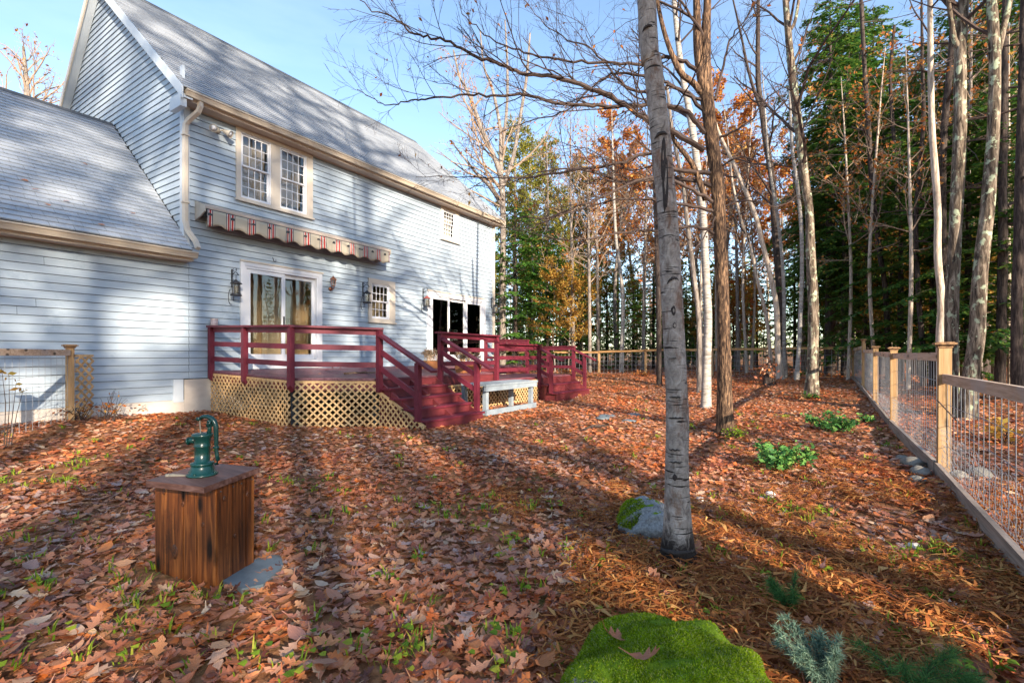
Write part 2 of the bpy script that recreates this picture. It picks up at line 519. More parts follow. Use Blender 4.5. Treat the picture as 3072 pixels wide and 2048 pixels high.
M['slate'] = plain('slate_slab', (0.10, 0.13, 0.145), (0.17, 0.20, 0.21), 0.6, 8, (1, 1, 1), 0.3, dirt=((0.26, 0.28, 0.27), 3, 0.60))

# ------------------------------------------------------------------ ground sheet
def ground_sheet():
    xs = np.concatenate([np.linspace(-400, -30, 20), np.linspace(-28, -3, 26), np.linspace(-2.75, 26, 116), np.linspace(27, 60, 30), np.linspace(65, 500, 30)])
    ys = np.concatenate([np.linspace(-400, -40, 20), np.linspace(-38, -8, 30), np.linspace(-7.75, 11, 76), np.linspace(12, 60, 40), np.linspace(65, 500, 30)])
    X, Y = np.meshgrid(xs, ys)
    Z = terrain(X, Y)
    v = np.stack([X, Y, Z], -1).reshape(-1, 3)
    nx = len(xs)
    i = np.arange(len(ys) - 1)[:, None] * nx + np.arange(nx - 1)[None, :]
    q = np.stack([i, i + 1, i + nx + 1, i + nx], -1).reshape(-1, 4)
    m, nt, b = new_mat('leafy_soil')
    a = noise(nt, coords(nt), 16, 6, 0.75)
    r = ramp(nt, [(0.30, (0.10, 0.045, 0.022)), (0.46, (0.26, 0.115, 0.052)), (0.60, (0.38, 0.18, 0.085)), (0.75, (0.48, 0.27, 0.15))])
    nt.links.new(a, r.inputs['Fac'])
    g = noise(nt, coords(nt), 1.1, 5, 0.65)
    gr = ramp(nt, [(0.56, (0, 0, 0)), (0.66, (1, 1, 1))])
    nt.links.new(g, gr.inputs['Fac'])
    col = mixc(nt, math_n(nt, 'MULTIPLY', gr.outputs['Color'], 0.7), r.outputs['Color'], (0.06, 0.09, 0.015))
    nt.links.new(col, b.inputs['Base Color'])
    b.inputs['Roughness'].default_value = 0.95
    b.inputs['Specular IOR Level'].default_value = 0.1
    bump(nt, b, a, 0.6, 0.03)
    return G().add(v, q).build('ground', m, None, True, 'structure')
GROUND = ground_sheet()

# ------------------------------------------------------------------ house
WY = 10.5                      # plane of the back wall
HX0, HX1 = 4.5, 14.95          # main house along the wall
WX0 = -5.0                     # far end of the low wing
house = thing('house', (9.7, WY, 0.15), 'pale blue clapboard house with steep grey shingle roof and a low wing', 'house')

# openings: x0, x1, z0, z1
OPEN = [(5.55, 7.12, 4.62, 6.02), (12.06, 12.68, 5.14, 6.02), (9.09, 9.75, 2.28, 3.24), (5.63, 7.44, 0.96, 3.18), (11.44, 14.24, 0.96, 3.20)]
wall = G()
def wall_cells(g, x0, x1, z0, z1, opens, y0, y1):
    xs = sorted({x0, x1, *[v for o in opens for v in o[:2] if x0 < v < x1]})
    zs = sorted({z0, z1, *[v for o in opens for v in o[2:] if z0 < v < z1]})
    for i in range(len(xs) - 1):
        for j in range(len(zs) - 1):
            cx, cz = (xs[i] + xs[i + 1]) / 2, (zs[j] + zs[j + 1]) / 2
            if any(o[0] < cx < o[1] and o[2] < cz < o[3] for o in opens): continue
            g.box(xs[i], xs[i + 1], y0, y1, zs[j], zs[j + 1])
wall_cells(wall, HX0, HX1, 0.78, 6.2, OPEN, WY, WY + 0.16)
wall.box(HX1 - 0.15, HX1, WY + 0.16, 18.2, 0.78, 6.2)            # far end wall
RIDGE_Y, RIDGE_Z, EAVE_Y, EAVE_Z = 14.7, 10.35, 10.12, 6.30
S1 = (RIDGE_Z - EAVE_Z) / (RIDGE_Y - EAVE_Y)
FAR_Y, S2 = 18.5, 1.10
FAR_Z = RIDGE_Z - S2 * (FAR_Y - RIDGE_Y)
for X in (HX0, HX1 - 0.12):                                       # gable ends
    wall.prism([(X, WY + 0.02, 2.6), (X, WY + 0.02, EAVE_Z + S1 * 0.38), (X, RIDGE_Y, RIDGE_Z - 0.06), (X, 18.3, FAR_Z + 0.15), (X, 18.3, 2.6)], (0.12, 0, 0))
wall.box(HX0, HX1, 18.2, 18.3, 0.8, 6.2)
wall_ob = wall.build('wall', M['sheath'], house)
wing = G()
wing.box(WX0, HX0 - 0.002, WY, WY + 0.15, 0.36, 3.15)
wing.box(WX0, WX0 + 0.15, WY, 17.4, 0.36, 3.15)
wing.prism([(WX0, WY, 3.15), (WX0, 13.95, 6.5), (WX0, 17.4, 3.15)], (0.15, 0, 0))
wing_ob = wing.build('wing_wall', M['sheath'], house)

# clapboards, one object each
EXPO, BUTT, GAP = 0.135, 0.030, 0.008
def clapboard(x0, x1, z, h, parent):
    g = G()
    yb, yt = WY - BUTT, WY - 0.010
    g.hexa([(x0, yb, z), (x1, yb, z), (x1, WY + 0.002, z), (x0, WY + 0.002, z),
            (x0, yt, z + h), (x1, yt, z + h), (x1, WY + 0.002, z + h), (x0, WY + 0.002, z + h)])
    return g.build('clapboard', M['siding'], parent)
z = 0.81
while z < 6.08:
    h = min(EXPO - GAP, 6.1 - z)
    cuts = sorted((o[0] - 0.02, o[1] + 0.02) for o in OPEN if min(z + EXPO, o[3]) - max(z, o[2]) > 0.06)
    x = HX0 + 0.06
    runs = []
    for a, b in cuts:
        runs.append((x, a)); x = b
    runs.append((x, HX1 - 0.10))
    for a, b in runs:
        if b - a < 0.03: continue
        if b - a > 5.2:
            s = a + (b - a) * rng.uniform(0.35, 0.65)
            clapboard(a, s - 0.002, z, h, wall_ob); clapboard(s + 0.002, b, z, h, wall_ob)
        else:
            clapboard(a, b, z, h, wall_ob)
    z += EXPO
z = 0.81 - EXPO * 3
while z < 3.0:
    h = min(EXPO - GAP, 3.1 - z)
    s = 1.0 + rng.uniform(-1.5, 1.8)
    clapboard(WX0, s, z, h, wing_ob); clapboard(s + 0.004, HX0 - (0.22 if z < 0.79 else -0.055), z, h, wing_ob)
    z += EXPO
# gable clapboards
WE_Y, WE_Z, WR_Y, WR_Z = 10.12, 3.26, 13.95, 6.62
WS = (WR_Z - WE_Z) / (WR_Y - WE_Y)
def lo_y(zz): return max(WY - 0.005, EAVE_Y + (zz - EAVE_Z) / S1 + 0.10)
def hi_y(zz):
    a = WE_Y + (zz - WE_Z) / WS if zz < WR_Z else 99
    return min(a - 0.02, RIDGE_Y + (RIDGE_Z - zz) / S2 - 0.10)
z = 3.78 - 0.135 * 8
while z < RIDGE_Z - 0.25:
    h = EXPO - GAP
    a0, a1, b0, b1 = lo_y(z), lo_y(z + h), hi_y(z), hi_y(z + h)
    if b0 - a0 > 0.02 and b1 - a1 > 0.0:
        g = G()
        xb, xt = HX0 - BUTT, HX0 - 0.010
        g.hexa([(xb, a0, z), (HX0 + 0.002, a0, z), (HX0 + 0.002, b0, z), (xb, b0, z), (xt, a1, z + h), (HX0 + 0.002, a1, z + h), (HX0 + 0.002, b1, z + h), (xt, b1, z + h)])
        g.build('clapboard', M['siding'], wall_ob)
    z += EXPO

# foundation
G().box(HX0 - 0.02, HX1 - 0.05, WY - 0.012, WY + 0.3, -0.3, 0.79).build('foundation', M['concrete'], house)
G().box(WX0, HX0 - 0.025, WY - 0.02, WY + 0.3, -0.3, 0.40).build('foundation', M['concrete'], house)
G().box(HX0 - 0.22, HX0 - 0.045, WY - 0.04, WY, 0.36, 0.80).build('corner_board', M['corner'], house)
# corner boards
G().box(HX0 - 0.045, HX0 + 0.062, WY - 0.048, WY + 0.0, 3.2, 6.12).build('corner_board', M['corner'], house)
G().box(HX0 - 0.046, HX0 - 0.001, WY + 0.001, WY + 0.12, 3.6, 6.9).build('corner_board', M['corner'], house)
G().box(HX1 - 0.10, HX1 + 0.03, WY - 0.048, WY + 0.0, 0.80, 6.12).build('corner_board', M['trim'], house)

# soffits and gutters
def gutter_prof(y, z, s=1.0):
    return [(y, z), (y - 0.095 * s, z), (y - 0.105 * s, z + 0.035), (y - 0.125 * s, z + 0.085), (y - 0.14 * s, z + 0.088), (y - 0.14 * s, z + 0.115), (y, z + 0.115)]
def eave(x0, x1, ez, ey):
    G().box(x0, x1, ey + 0.02, WY + 0.05, ez - 0.20, ez - 0.165).build('soffit', M['soffit'], house)
    G().box(x0, x1, ey + 0.02, ey + 0.045, ez - 0.165, ez - 0.02).build('fascia', M['trim'], house)
    G().prism([(x0 - 0.03, y, zz) for y, zz in gutter_prof(ey + 0.018, ez - 0.15)], (x1 - x0 + 0.06, 0, 0)).build('gutter', M['gutter'], house)
eave(HX0 - 0.12, HX1 + 0.12, EAVE_Z, EAVE_Y + 0.06)
eave(WX0, HX0 + 0.02, WE_Z, WE_Y + 0.06)
G().box(HX0 + 0.063, HX1 - 0.101, WY - 0.046, WY, 6.09, 6.14).build('frieze_board', M['trim'], house)
# downspout
g = G()
g.tube([(4.62, 10.16, 6.20), (4.62, 10.16, 6.06), (4.60, 10.20, 5.96), (4.50, 10.37, 5.80), (4.47, 10.41, 5.72), (4.465, 10.415, 5.5), (4.465, 10.415, 5.3), (4.465, 10.415, 3.86), (4.49, 10.36, 3.66), (4.56, 10.22, 3.46), (4.56, 10.15, 3.36), (4.55, 10.1, 3.30)], 0.052, 4, True, math.pi / 4)
ds = g.build('downspout', M['trim'], house)
for zz in (5.5, 4.2):
    G().box(4.405, 4.525, 10.355, 10.452, zz, zz + 0.03).build('strap', M['trim'], ds)

# roofs: decks, rake boards, ridge caps and shingles
def roof_slope(g, x0, x1, y0, z0, y1, z1, th=0.06):
    n = np.array((0, -(z1 - z0), (y1 - y0))); n = n / np.linalg.norm(n) * (1 if n[2] > 0 else -1)
    a, b, c, d = [np.array(p) for p in ((x0, y0, z0), (x1, y0, z0), (x1, y1, z1), (x0, y1, z1))]
    lo = [p - n * (th + 0.012) for p in (a, b, c, d)]; hi = [p - n * 0.012 for p in (a, b, c, d)]
    g.hexa(lo + hi)
rf = G()
RX0, RX1 = HX0 - 0.20, HX1 + 0.20
roof_slope(rf, RX0, RX1, EAVE_Y, EAVE_Z, RIDGE_Y, RIDGE_Z)
roof_slope(rf, RX0, RX1, FAR_Y, FAR_Z, RIDGE_Y, RIDGE_Z)
roof_ob = rf.build('roof', M['ridge'], house)
wf = G()
roof_slope(wf, WX0 - 0.2, HX0 - 0.035, WE_Y, WE_Z, WR_Y, WR_Z)
roof_slope(wf, WX0 - 0.2, HX0 - 0.035, 2 * WR_Y - WE_Y, WE_Z, WR_Y, WR_Z)
wroof_ob = wf.build('wing_roof', M['ridge'], house)
def shingles(x0, x1, y0, z0, y1, z1, expo, tab, parent, n_single, single_from=None):
    """Overlapping tabs up one slope; the ones nearest the camera are objects, the rest one mesh."""
    d = np.array((0, y1 - y0, z1 - z0)); L = np.linalg.norm(d); d = d / L
    n = np.array((0, -d[2], d[1])); n = n if n[2] > 0 else -n
    rest = G(); meshes = {}
    single = []
    k = 0; s = -0.02
    while s < L - 0.02:
        x = x0 - (tab / 2 if k % 2 else 0) + rng.uniform(-0.03, 0.03)
        while x < x1:
            a, b = max(x, x0), min(x + tab - 0.006, x1)
            if b - a > 0.03: single.append((k, s, a, b))
            x += tab
        s += expo; k += 1
    def corners(s, a, b, j):
        p = np.array((0, y0, z0)) + d * s
        e = min(expo * 1.25, L - s)
        t = 0.020 + j
        lo, hi = p + n * 0.002, p + d * e - n * 0.008
        c = []
        for base, th in ((lo, t), (hi, 0.008)):
            c.append((base, base + n * th))
        (l0, l1), (h0, h1) = c
        X = lambda v, xx: (xx, v[1], v[2])
        return [X(l0, a), X(l0, b), X(h0, b), X(h0, a), X(l1, a), X(l1, b), X(h1, b), X(h1, a)]
    if n_single:
        order = sorted(single, key=lambda q: (q[3] < single_from, q[0], -q[2]))
        chosen = set(order[:n_single])
    else: chosen = set()
    for q in single:
        c = corners(q[1], q[2], q[3], rng.uniform(0, 0.006))
        if q in chosen: G().hexa(c).build('shingle', M['shingle'], parent)
        else: rest.hexa(c)
    rest.build('shingle_field', M['shingle_field'], parent, kind='stuff')
shingles(RX0 + 0.01, RX1 - 0.01, EAVE_Y, EAVE_Z, RIDGE_Y, RIDGE_Z, 0.145, 0.305, roof_ob, 0)
shingles(WX0 - 0.19, HX0 - 0.04, WE_Y, WE_Z, WR_Y, WR_Z, 0.145, 0.305, wroof_ob, 300, 1.9)
G().prism([(RX0, RIDGE_Y - 0.16, RIDGE_Z - 0.12), (RX0, RIDGE_Y, RIDGE_Z + 0.035), (RX0, RIDGE_Y + 0.16, RIDGE_Z - 0.15)], (RX1 - RX0, 0, 0)).build('ridge_cap', M['ridge'], roof_ob)
G().prism([(WX0, WR_Y - 0.13, WR_Z - 0.085), (WX0, WR_Y, WR_Z + 0.035), (WX0, WR_Y + 0.13, WR_Z - 0.085)], (HX0 - 0.05 - WX0, 0, 0)).build('ridge_cap', M['ridge'], wroof_ob)
for X, mt in ((RX0 - 0.03, 'corner'), (RX1, 'trim')):
    for (ya, za, yb, zb) in ((EAVE_Y - 0.02, EAVE_Z, RIDGE_Y, RIDGE_Z), (FAR_Y + 0.02, FAR_Z, RIDGE_Y, RIDGE_Z)):
        m2 = M['trim'] if ya > 15 else M[mt]
        G().prism([(X, ya, za - 0.005), (X, yb, zb - 0.005), (X, yb, zb - 0.23), (X, ya, za - 0.23)], (0.03, 0, 0)).build('rake_board', m2, roof_ob)
# boxed rake soffit on the gable and cornice return
for (ya, za, yb, zb) in ((EAVE_Y, EAVE_Z, RIDGE_Y, RIDGE_Z), (FAR_Y, FAR_Z, RIDGE_Y, RIDGE_Z)):
    G().prism([(RX0, ya, za - 0.20), (RX0, yb, zb - 0.20), (RX0, yb, zb - 0.17), (RX0, ya, za - 0.17)], (HX0 - RX0 - 0.03, 0, 0)).build('rake_soffit', M['corner'], roof_ob)
G().box(RX0 - 0.028, HX0 - 0.121, EAVE_Y + 0.03, WY + 0.10, EAVE_Z - 0.36, EAVE_Z - 0.12).build('cornice_return', M['corner'], roof_ob)

# windows
def sash_window(x0, x1, z0, z1, cols, rows, trim, name='window', mull=None):
    units = [(x0, x1)] if mull is None else mull
    w = G()
    tx0, tx1, tz0, tz1 = trim
    y0, y1 = WY - 0.052, WY + 0.0
    w.box(tx0, x0, y0, y1, tz0, tz1); w.box(x1, tx1, y0, y1, tz0, tz1)
    w.box(x0, x1, y0, y1, z1, tz1); w.box(x0, x1, y0, y1, tz0, z0)
    if mull:
        for (a, b), (c, d) in zip(mull, mull[1:]): w.box(b, c, y0 + 0.006, y1, z0, z1)
    win = w.build(name, M['trim'], house)
    G().box(tx0 - 0.03, tx1 + 0.03, WY - 0.085, WY - 0.053, tz0 - 0.012, tz0 + 0.028).build('sill', M['trim'], win)
    for a, b in units:
        f = G(); fw = 0.03
        f.box(a, a + fw, WY - 0.03, WY + 0.06, z0, z1); f.box(b - fw, b, WY - 0.03, WY + 0.06, z0, z1)
        f.box(a + fw, b - fw, WY - 0.03, WY + 0.06, z1 - fw, z1); f.box(a + fw, b - fw, WY - 0.03, WY + 0.06, z0, z0 + fw)
        f.build('frame', M['vinyl'], win)
        zm = (z0 + z1) / 2
        for (s0, s1, yy) in ((zm - 0.012, z1 - fw, WY - 0.012), (z0 + fw, zm + 0.012, WY + 0.018)):
            s = G(); sw = 0.034
            s.box(a + fw, a + fw + sw, yy, yy + 0.028, s0, s1); s.box(b - fw - sw, b - fw, yy, yy + 0.028, s0, s1)
            s.box(a + fw + sw, b - fw - sw, yy, yy + 0.028, s1 - sw, s1); s.box(a + fw + sw, b - fw - sw, yy, yy + 0.028, s0, s0 + sw)
            s.build('sash', M['vinyl'], win)
            ga, gb, g0, g1 = a + fw + sw, b - fw - sw, s0 + sw, s1 - sw
            mu = G()
            for i in range(1, cols):
                xx = ga + (gb - ga) * i / cols
                mu.box(xx - 0.008, xx + 0.008, yy + 0.004, yy + 0.012, g0, g1)
            for i in range(1, rows):
                zz = g0 + (g1 - g0) * i / rows
                mu.box(ga, gb, yy + 0.0035, yy + 0.0125, zz - 0.008, zz + 0.008)
            mu.build('muntin', M['vinyl'], win)
            for i in range(cols):
                for j in range(rows):
                    xa, xb = ga + (gb - ga) * i / cols, ga + (gb - ga) * (i + 1) / cols
                    za, zb = g0 + (g1 - g0) * j / rows, g0 + (g1 - g0) * (j + 1) / rows
                    t = rng.uniform(-0.0006, 0.0006)
                    G().add([(xa, yy + 0.016 + t, za), (xb, yy + 0.016 - t, za), (xb, yy + 0.016 - t, zb), (xa, yy + 0.016 + t, zb)], [(0, 1, 2, 3)]).build('pane', M['glass'], win)
    return win
sash_window(5.55, 7.12, 4.62, 6.02, 4, 3, (5.455, 7.275, 4.55, 6.088), mull=[(5.55, 6.225), (6.435, 7.12)])
sash_window(12.06, 12.68, 5.14, 6.02, 4, 3, (11.95, 12.86, 5.02, 6.088))
sash_window(9.09, 9.75, 2.28, 3.24, 4, 2, (8.985, 9.955, 2.17, 3.37))

# sliding glass doors
def sliding_door(x0, x1, z0, z1, panels, trim, screen=None):
    g = G(); tx0, tx1, tz1 = trim
    y0, y1 = WY - 0.054, WY
    g.box(tx0, x0, y0, y1, z0 + 0.002, tz1); g.box(x1, tx1, y0, y1, z0 + 0.002, tz1); g.box(x0, x1, y0, y1, z1, tz1)
    door = g.build('sliding_door', M['vinyl'], house)
    G().box(tx0 - 0.02, tx1 + 0.02, WY - 0.075, WY - 0.0545, tz1 - 0.01, tz1 + 0.025).build('head_casing', M['trim'], door)
    f = G(); fw = 0.05
    f.box(x0, x0 + fw, WY - 0.04, WY + 0.12, z0, z1); f.box(x1 - fw, x1, WY - 0.04, WY + 0.12, z0, z1)
    f.box(x0 + fw, x1 - fw, WY - 0.04, WY + 0.12, z1 - fw, z1); f.box(x0 + fw, x1 - fw, WY - 0.04, WY + 0.12, z0, z0 + 0.20)
    f.build('frame', M['vinyl'], door)
    for (a, b, yy) in panels:
        p = G(); st, rt, rb = 0.085, 0.085, 0.12
        za, zb = z0 + 0.205, z1 - fw - 0.004
        p.box(a, a + st, yy, yy + 0.035, za, zb); p.box(b - st, b, yy, yy + 0.035, za, zb)
        p.box(a + st, b - st, yy, yy + 0.035, zb - rt, zb); p.box(a + st, b - st, yy, yy + 0.035, za, za + rb)
        p.build('door_panel', M['vinyl'], door)
        G().box(a + st, b - st, yy + 0.014, yy + 0.019, za + rb, zb - rt).build('pane', M['glass_door'], door)
    a, b, yy = panels[0]
    G().box(b - 0.055, b - 0.03, yy - 0.045, yy - 0.012, 1.93, 2.15).build('handle', M['black_iron'], door)
    return door
sliding_door(5.63, 7.44, 0.962, 3.18, [(5.685, 6.57, WY - 0.02), (6.53, 7.385, WY + 0.04)], (5.545, 7.535, 3.275))
sliding_door(11.44, 14.24, 0.962, 3.20, [(11.495, 12.40, WY - 0.02), (12.36, 13.30, WY + 0.04), (13.26, 14.185, WY - 0.02)], (11.31, 14.38, 3.30))

# rooms behind the glass
r = G()
def room(g, x0, x1, y0, y1, z0, z1):
    g.box(x0, x1, y1, y1 + 0.1, z0, z1)
    g.box(x0 - 0.1, x0, y0, y1 + 0.1, z0, z1); g.box(x1, x1 + 0.1, y0, y1 + 0.1, z0, z1)
    g.box(x0 - 0.1, x1 + 0.1, y0, y1 + 0.1, z1, z1 + 0.05)
room(r, 4.75, 9.9, WY + 0.165, 14.2, 0.9, 3.4)
room(r, 10.05, 14.75, WY + 0.165, 14.6, 0.9, 3.4)
room(r, 4.75, 9.9, WY + 0.165, 13.2, 3.6, 6.1)
room(r, 10.05, 14.75, WY + 0.165, 13.2, 3.6, 6.1)
r.build('interior_wall', M['room'], house)
G().box(4.65, 14.8, WY + 0.165, 14.7, 0.86, 0.895).build('interior_floor', M['room_floor'], house)
G().box(4.65, 14.8, WY + 0.165, 13.3, 3.52, 3.595).build('interior_floor', M['room_floor'], house)
G().box(6.35, 8.3, 11.55, 11.62, 0.9, 3.38).build('interior_wall', M['room'], house)  # added close behind the glass to lighten the view through the door
pd = G().box(6.62, 7.42, 11.505, 11.549, 0.9, 2.95).build('interior_door', M['cream_door'], house)
for (a, b, c, d) in ((6.72, 6.98, 1.1, 1.85), (7.06, 7.32, 1.1, 1.85), (6.72, 6.98, 2.0, 2.8), (7.06, 7.32, 2.0, 2.8)):
    G().box(a, b, 11.49, 11.504, c, d).build('door_field', M['cream_door'], pd)
G().box(7.18, 7.30, 11.46, 11.489, 2.02, 2.2).build('wall_thermostat', M['room_dark'], house)
G().box(11.2, 14.7, 11.7, 11.78, 0.9, 3.38).build('interior_wall', M['room'], house)  # nearer wall put in so the wide doors look less black
dr = G().box(7.55, 8.45, 14.12, 14.195, 0.9, 2.95).build('interior_door', M['cream_door'], house)
for (a, b, c, d) in ((7.66, 7.96, 1.1, 1.9), (8.04, 8.34, 1.1, 1.9), (7.66, 7.96, 2.05, 2.8), (8.04, 8.34, 2.05, 2.8)):
    G().box(a, b, 14.10, 14.119, c, d).build('door_field', M['room'], dr)
G().box(8.75, 9.75, 13.3, 14.15, 0.9, 3.2).build('panelled_closet', M['room_dark'], house)
G().box(5.9, 6.25, 14.14, 14.195, 1.9, 2.25).build('wall_thermostat', M['room_dark'], house)
G().box(10.2, 12.2, 14.0, 14.55, 0.9, 3.1).build('wooden_cabinet', M['room_dark'], house)
G().box(12.6, 14.5, 13.6, 14.3, 0.9, 1.75).build('kitchen_counter', M['cream_door'], house)
for k in range(2):                                               # roller blinds behind the upper pair of windows
    a = (5.6, 6.48)[k]
    G().box(a, a + 0.6, WY + 0.19, WY + 0.20, 4.6 + 0.2 * k, 6.05).build('blind', M['blind'], house)
G().box(4.9, 6.30, 11.50, 11.57, 0.9, 3.38).build('interior_wall', M['room_dark'], house)  # added brown panel, stands in for a tan reflection in the left glass
cu = G()
xs = np.linspace(12.0, 12.75, 40)
for i in range(39):
    ya, yb = (WY + 0.22 + 0.02 * math.sin(j * 1.3) for j in (i, i + 1))
    cu.add([(xs[i], ya, 5.1), (xs[i + 1], yb, 5.1), (xs[i + 1], yb, 6.05), (xs[i], ya, 6.05)], [(0, 1, 2, 3)])
cu.build('curtain', M['curtain'], house)

# ------------------------------------------------------------------ awning
aw = thing('retractable_awning', (7.05, WY, 3.8), 'rolled up awning with a striped scalloped valance above the deck door', 'awning')
AX0, AX1 = 4.72, 9.40
YF = 10.12
g = G()
g.prism([(AX0 - 0.03, WY - 0.035, 4.30), (AX0 - 0.03, YF - 0.02, 4.16), (AX0 - 0.03, YF - 0.02, 4.11), (AX0 - 0.03, WY - 0.035, 4.25)], (AX1 - AX0 + 0.06, 0, 0))
g.build('hood', M['soffit'], aw)
g = G(); g.tube([(AX0, 10.30, 4.08), (AX1, 10.30, 4.08)], 0.085, 14); g.build('fabric_roll', M['sheath'], aw)
g = G(); g.box(AX0, AX1, YF - 0.018, YF + 0.04, 3.985, 4.045); g.build('front_bar', M['black_iron'], aw)
g = G(); g.box(AX0, AX1, WY - 0.10, WY - 0.035, 4.05, 4.24); g.build('wall_bar', M['sheath'], aw)
m, nt, b = new_mat('striped_canvas')
geo = nt.nodes.new('ShaderNodeNewGeometry'); sep = nd(nt, 'ShaderNodeSeparateXYZ'); nt.links.new(geo.outputs['Position'], sep.inputs[0])
t = math_n(nt, 'FRACT', math_n(nt, 'MULTIPLY', math_n(nt, 'SUBTRACT', sep.outputs[0], 4.62), 1 / 0.428))
cream, red, navy, wht = (0.40, 0.35, 0.27), (0.34, 0.025, 0.022), (0.03, 0.03, 0.06), (0.6, 0.56, 0.48)
st = ramp(nt, [(0.0, cream), (0.06, navy), (0.095, wht), (0.13, red), (0.21, wht), (0.24, navy), (0.28, wht), (0.31, red), (0.40, wht), (0.43, navy), (0.47, cream)], 'CONSTANT')
nt.links.new(t, st.inputs['Fac']); nt.links.new(st.outputs['Color'], b.inputs['Base Color']); b.inputs['Roughness'].default_value = 0.9
M['canvas'] = m
n = 240; xs = np.linspace(AX0, AX1, n)
g = G(); v = []
scal = 0.405
for x in xs:
    ph = (x - AX0) / scal * 2 * math.pi
    zb = 3.79 - 0.030 * math.cos(ph)
    yb = YF - 0.022 + 0.016 * math.sin(ph * 1.0 + 0.6) + 0.004 * math.sin(ph * 2.7)
    for k in range(6):
        u = k / 5
        v.append((x, (YF - 0.021) * (1 - u) + yb * u, 4.095 * (1 - u) + zb * u))
i = np.arange(n - 1)[:, None] * 6 + np.arange(5)[None, :]
g.add(v, np.stack([i, i + 1, i + 7, i + 6], -1).reshape(-1, 4))
val = g.build('valance', M['canvas'], aw, True)
sol = val.modifiers.new('thickness', 'SOLIDIFY'); sol.thickness = 0.003
for X, s in ((AX0 - 0.06, 1), (AX1 + 0.03, -1)):
    g = G()
    g.prism([(X, WY - 0.035, 4.31), (X, YF - 0.03, 4.17), (X, YF - 0.03, 4.05), (X, 10.25, 3.98), (X, WY - 0.035, 3.92)], (0.028, 0, 0))
    g.build('end_plate', M['flood'], aw)
for X in (AX0 + 0.15, AX1 - 0.2):
    G().box(X, X + 0.1, 10.2, WY - 0.035, 3.84, 3.96).build('arm_bracket', M['flood'], aw)

# ------------------------------------------------------------------ things fixed to the wall
def floodlight():
    t = thing('floodlight', (5.08, WY, 5.85), 'twin headed outdoor floodlight under the eave beside the downspout', 'floodlight')
    G().lathe([(0.0, -0.03), (0.06, -0.03), (0.065, -0.005), (0.0, 0.012)], (5.08, WY - 0.045, 5.86), 16, (0, -1, 0)).build('base_plate', M['flood'], t, True)
    for s in (-1, 1):
        p0 = np.array((5.08 + 0.04 * s, WY - 0.07, 5.86)); p1 = np.array((5.08 + 0.10 * s, WY - 0.14, 5.84))
        G().tube([p0, (p0 + p1) / 2 + (0, 0, 0.02), p1], 0.017, 8).build('arm', M['flood'], t)
        d = np.array((0.55 * s, -0.75, -0.45)); d /= np.linalg.norm(d)
        h = G().lathe([(0.0, -0.03), (0.035, -0.03), (0.045, 0.02), (0.072, 0.10), (0.078, 0.13), (0.070, 0.125), (0.05, 0.06), (0.0, 0.05)], p1, 16, d).build('lamp_head', M['flood'], t, True)
        G().lathe([(0.0, 0.118), (0.066, 0.118), (0.0, 0.13)], p1, 16, d).build('lens', M['vinyl'], h, True)
floodlight()

def scroll(g, x, z, s=1.0):
    """wrought iron arm standing out of the wall with curls, above a hanging thing"""
    y = WY - 0.035
    g.box(x - 0.012, x + 0.012, y - 0.012, y + 0.01, z - 0.22 * s, z + 0.16 * s)
    a = np.linspace(0, 1, 12)
    g.tube(np.stack([np.full(12, x), y - 0.26 * s * a, z + 0.02 + 0.07 * s * np.sin(a * math.pi)], 1), 0.008, 6)
    for (cy, cz, r, k) in ((y - 0.06 * s, z + 0.13 * s, 0.035 * s, 1), (y - 0.17 * s, z + 0.14 * s, 0.03 * s, -1), (y - 0.06 * s, z - 0.08 * s, 0.045 * s, -1)):
        th = np.linspace(0, 1.6 * math.pi * k, 14)
        rr = r * (1 - 0.5 * np.linspace(0, 1, 14))
        g.tube(np.stack([np.full(14, x), cy + rr * np.cos(th), cz + rr * np.sin(th)], 1), 0.006, 5)

def lantern_feeder(x, z, label, top='black_iron', caged=False, hose=True, off=0.20):
    t = thing('hanging_feeder', (x, WY, z - 0.2), label, 'bird feeder')
    g = G(); scroll(g, x, z + 0.22); g.build('bracket', M['black_iron'], t)
    c = (x, WY - off, z)
    G().tube([(x, WY - off, z + 0.24), (x, WY - off, z + 0.14)], 0.005, 5).build('hook', M['black_iron'], t)
    G().lathe([(0.0, 0.155), (0.02, 0.15), (0.035, 0.125), (0.10, 0.085), (0.115, 0.065), (0.0, 0.06)], c, 18).build('roof', M[top], t, True)
    G().lathe([(0.062, 0.065), (0.062, -0.145)], c, 16).build('glass_tube', M['lamp_glass'], t, True)
    G().lathe([(0.0, 0.03), (0.054, 0.02), (0.054, -0.14), (0.0, -0.14)], c, 14).build('seed_fill', M['seed'], t, True)
    cg = G()
    for k in range(8):
        a = k * math.pi / 4
        q = (x + 0.076 * math.cos(a), WY - off + 0.076 * math.sin(a))
        cg.tube([(*q, z + 0.07), (*q, z - 0.15)], 0.004 if caged else 0.006, 4)
    if caged:
        for zz in np.linspace(z - 0.13, z + 0.05, 9):
            a = np.linspace(0, 2 * math.pi, 17)
            cg.tube(np.stack([x + 0.077 * np.cos(a), WY - off + 0.077 * np.sin(a), np.full(17, zz)], 1), 0.003, 4, False)
    cg.build('cage', M['black_iron'], t)
    G().lathe([(0.0, -0.145), (0.07, -0.145), (0.105, -0.155), (0.11, -0.185), (0.09, -0.19), (0.0, -0.2)], c, 18).build('tray', M['black_iron'], t, True)
    if hose:
        a = np.linspace(-0.5, 2 * math.pi - 1.2, 24)
        G().tube(np.stack([x - 0.03 + 0.055 * np.cos(a), np.full(24, WY - 0.06), z - 0.20 + 0.16 * np.sin(a)], 1), 0.006, 5).build('wire_loop', M['black_iron'], t)
lantern_feeder(5.37, 2.68, 'black caged bird feeder on a scrolled bracket left of the deck door', caged=True)
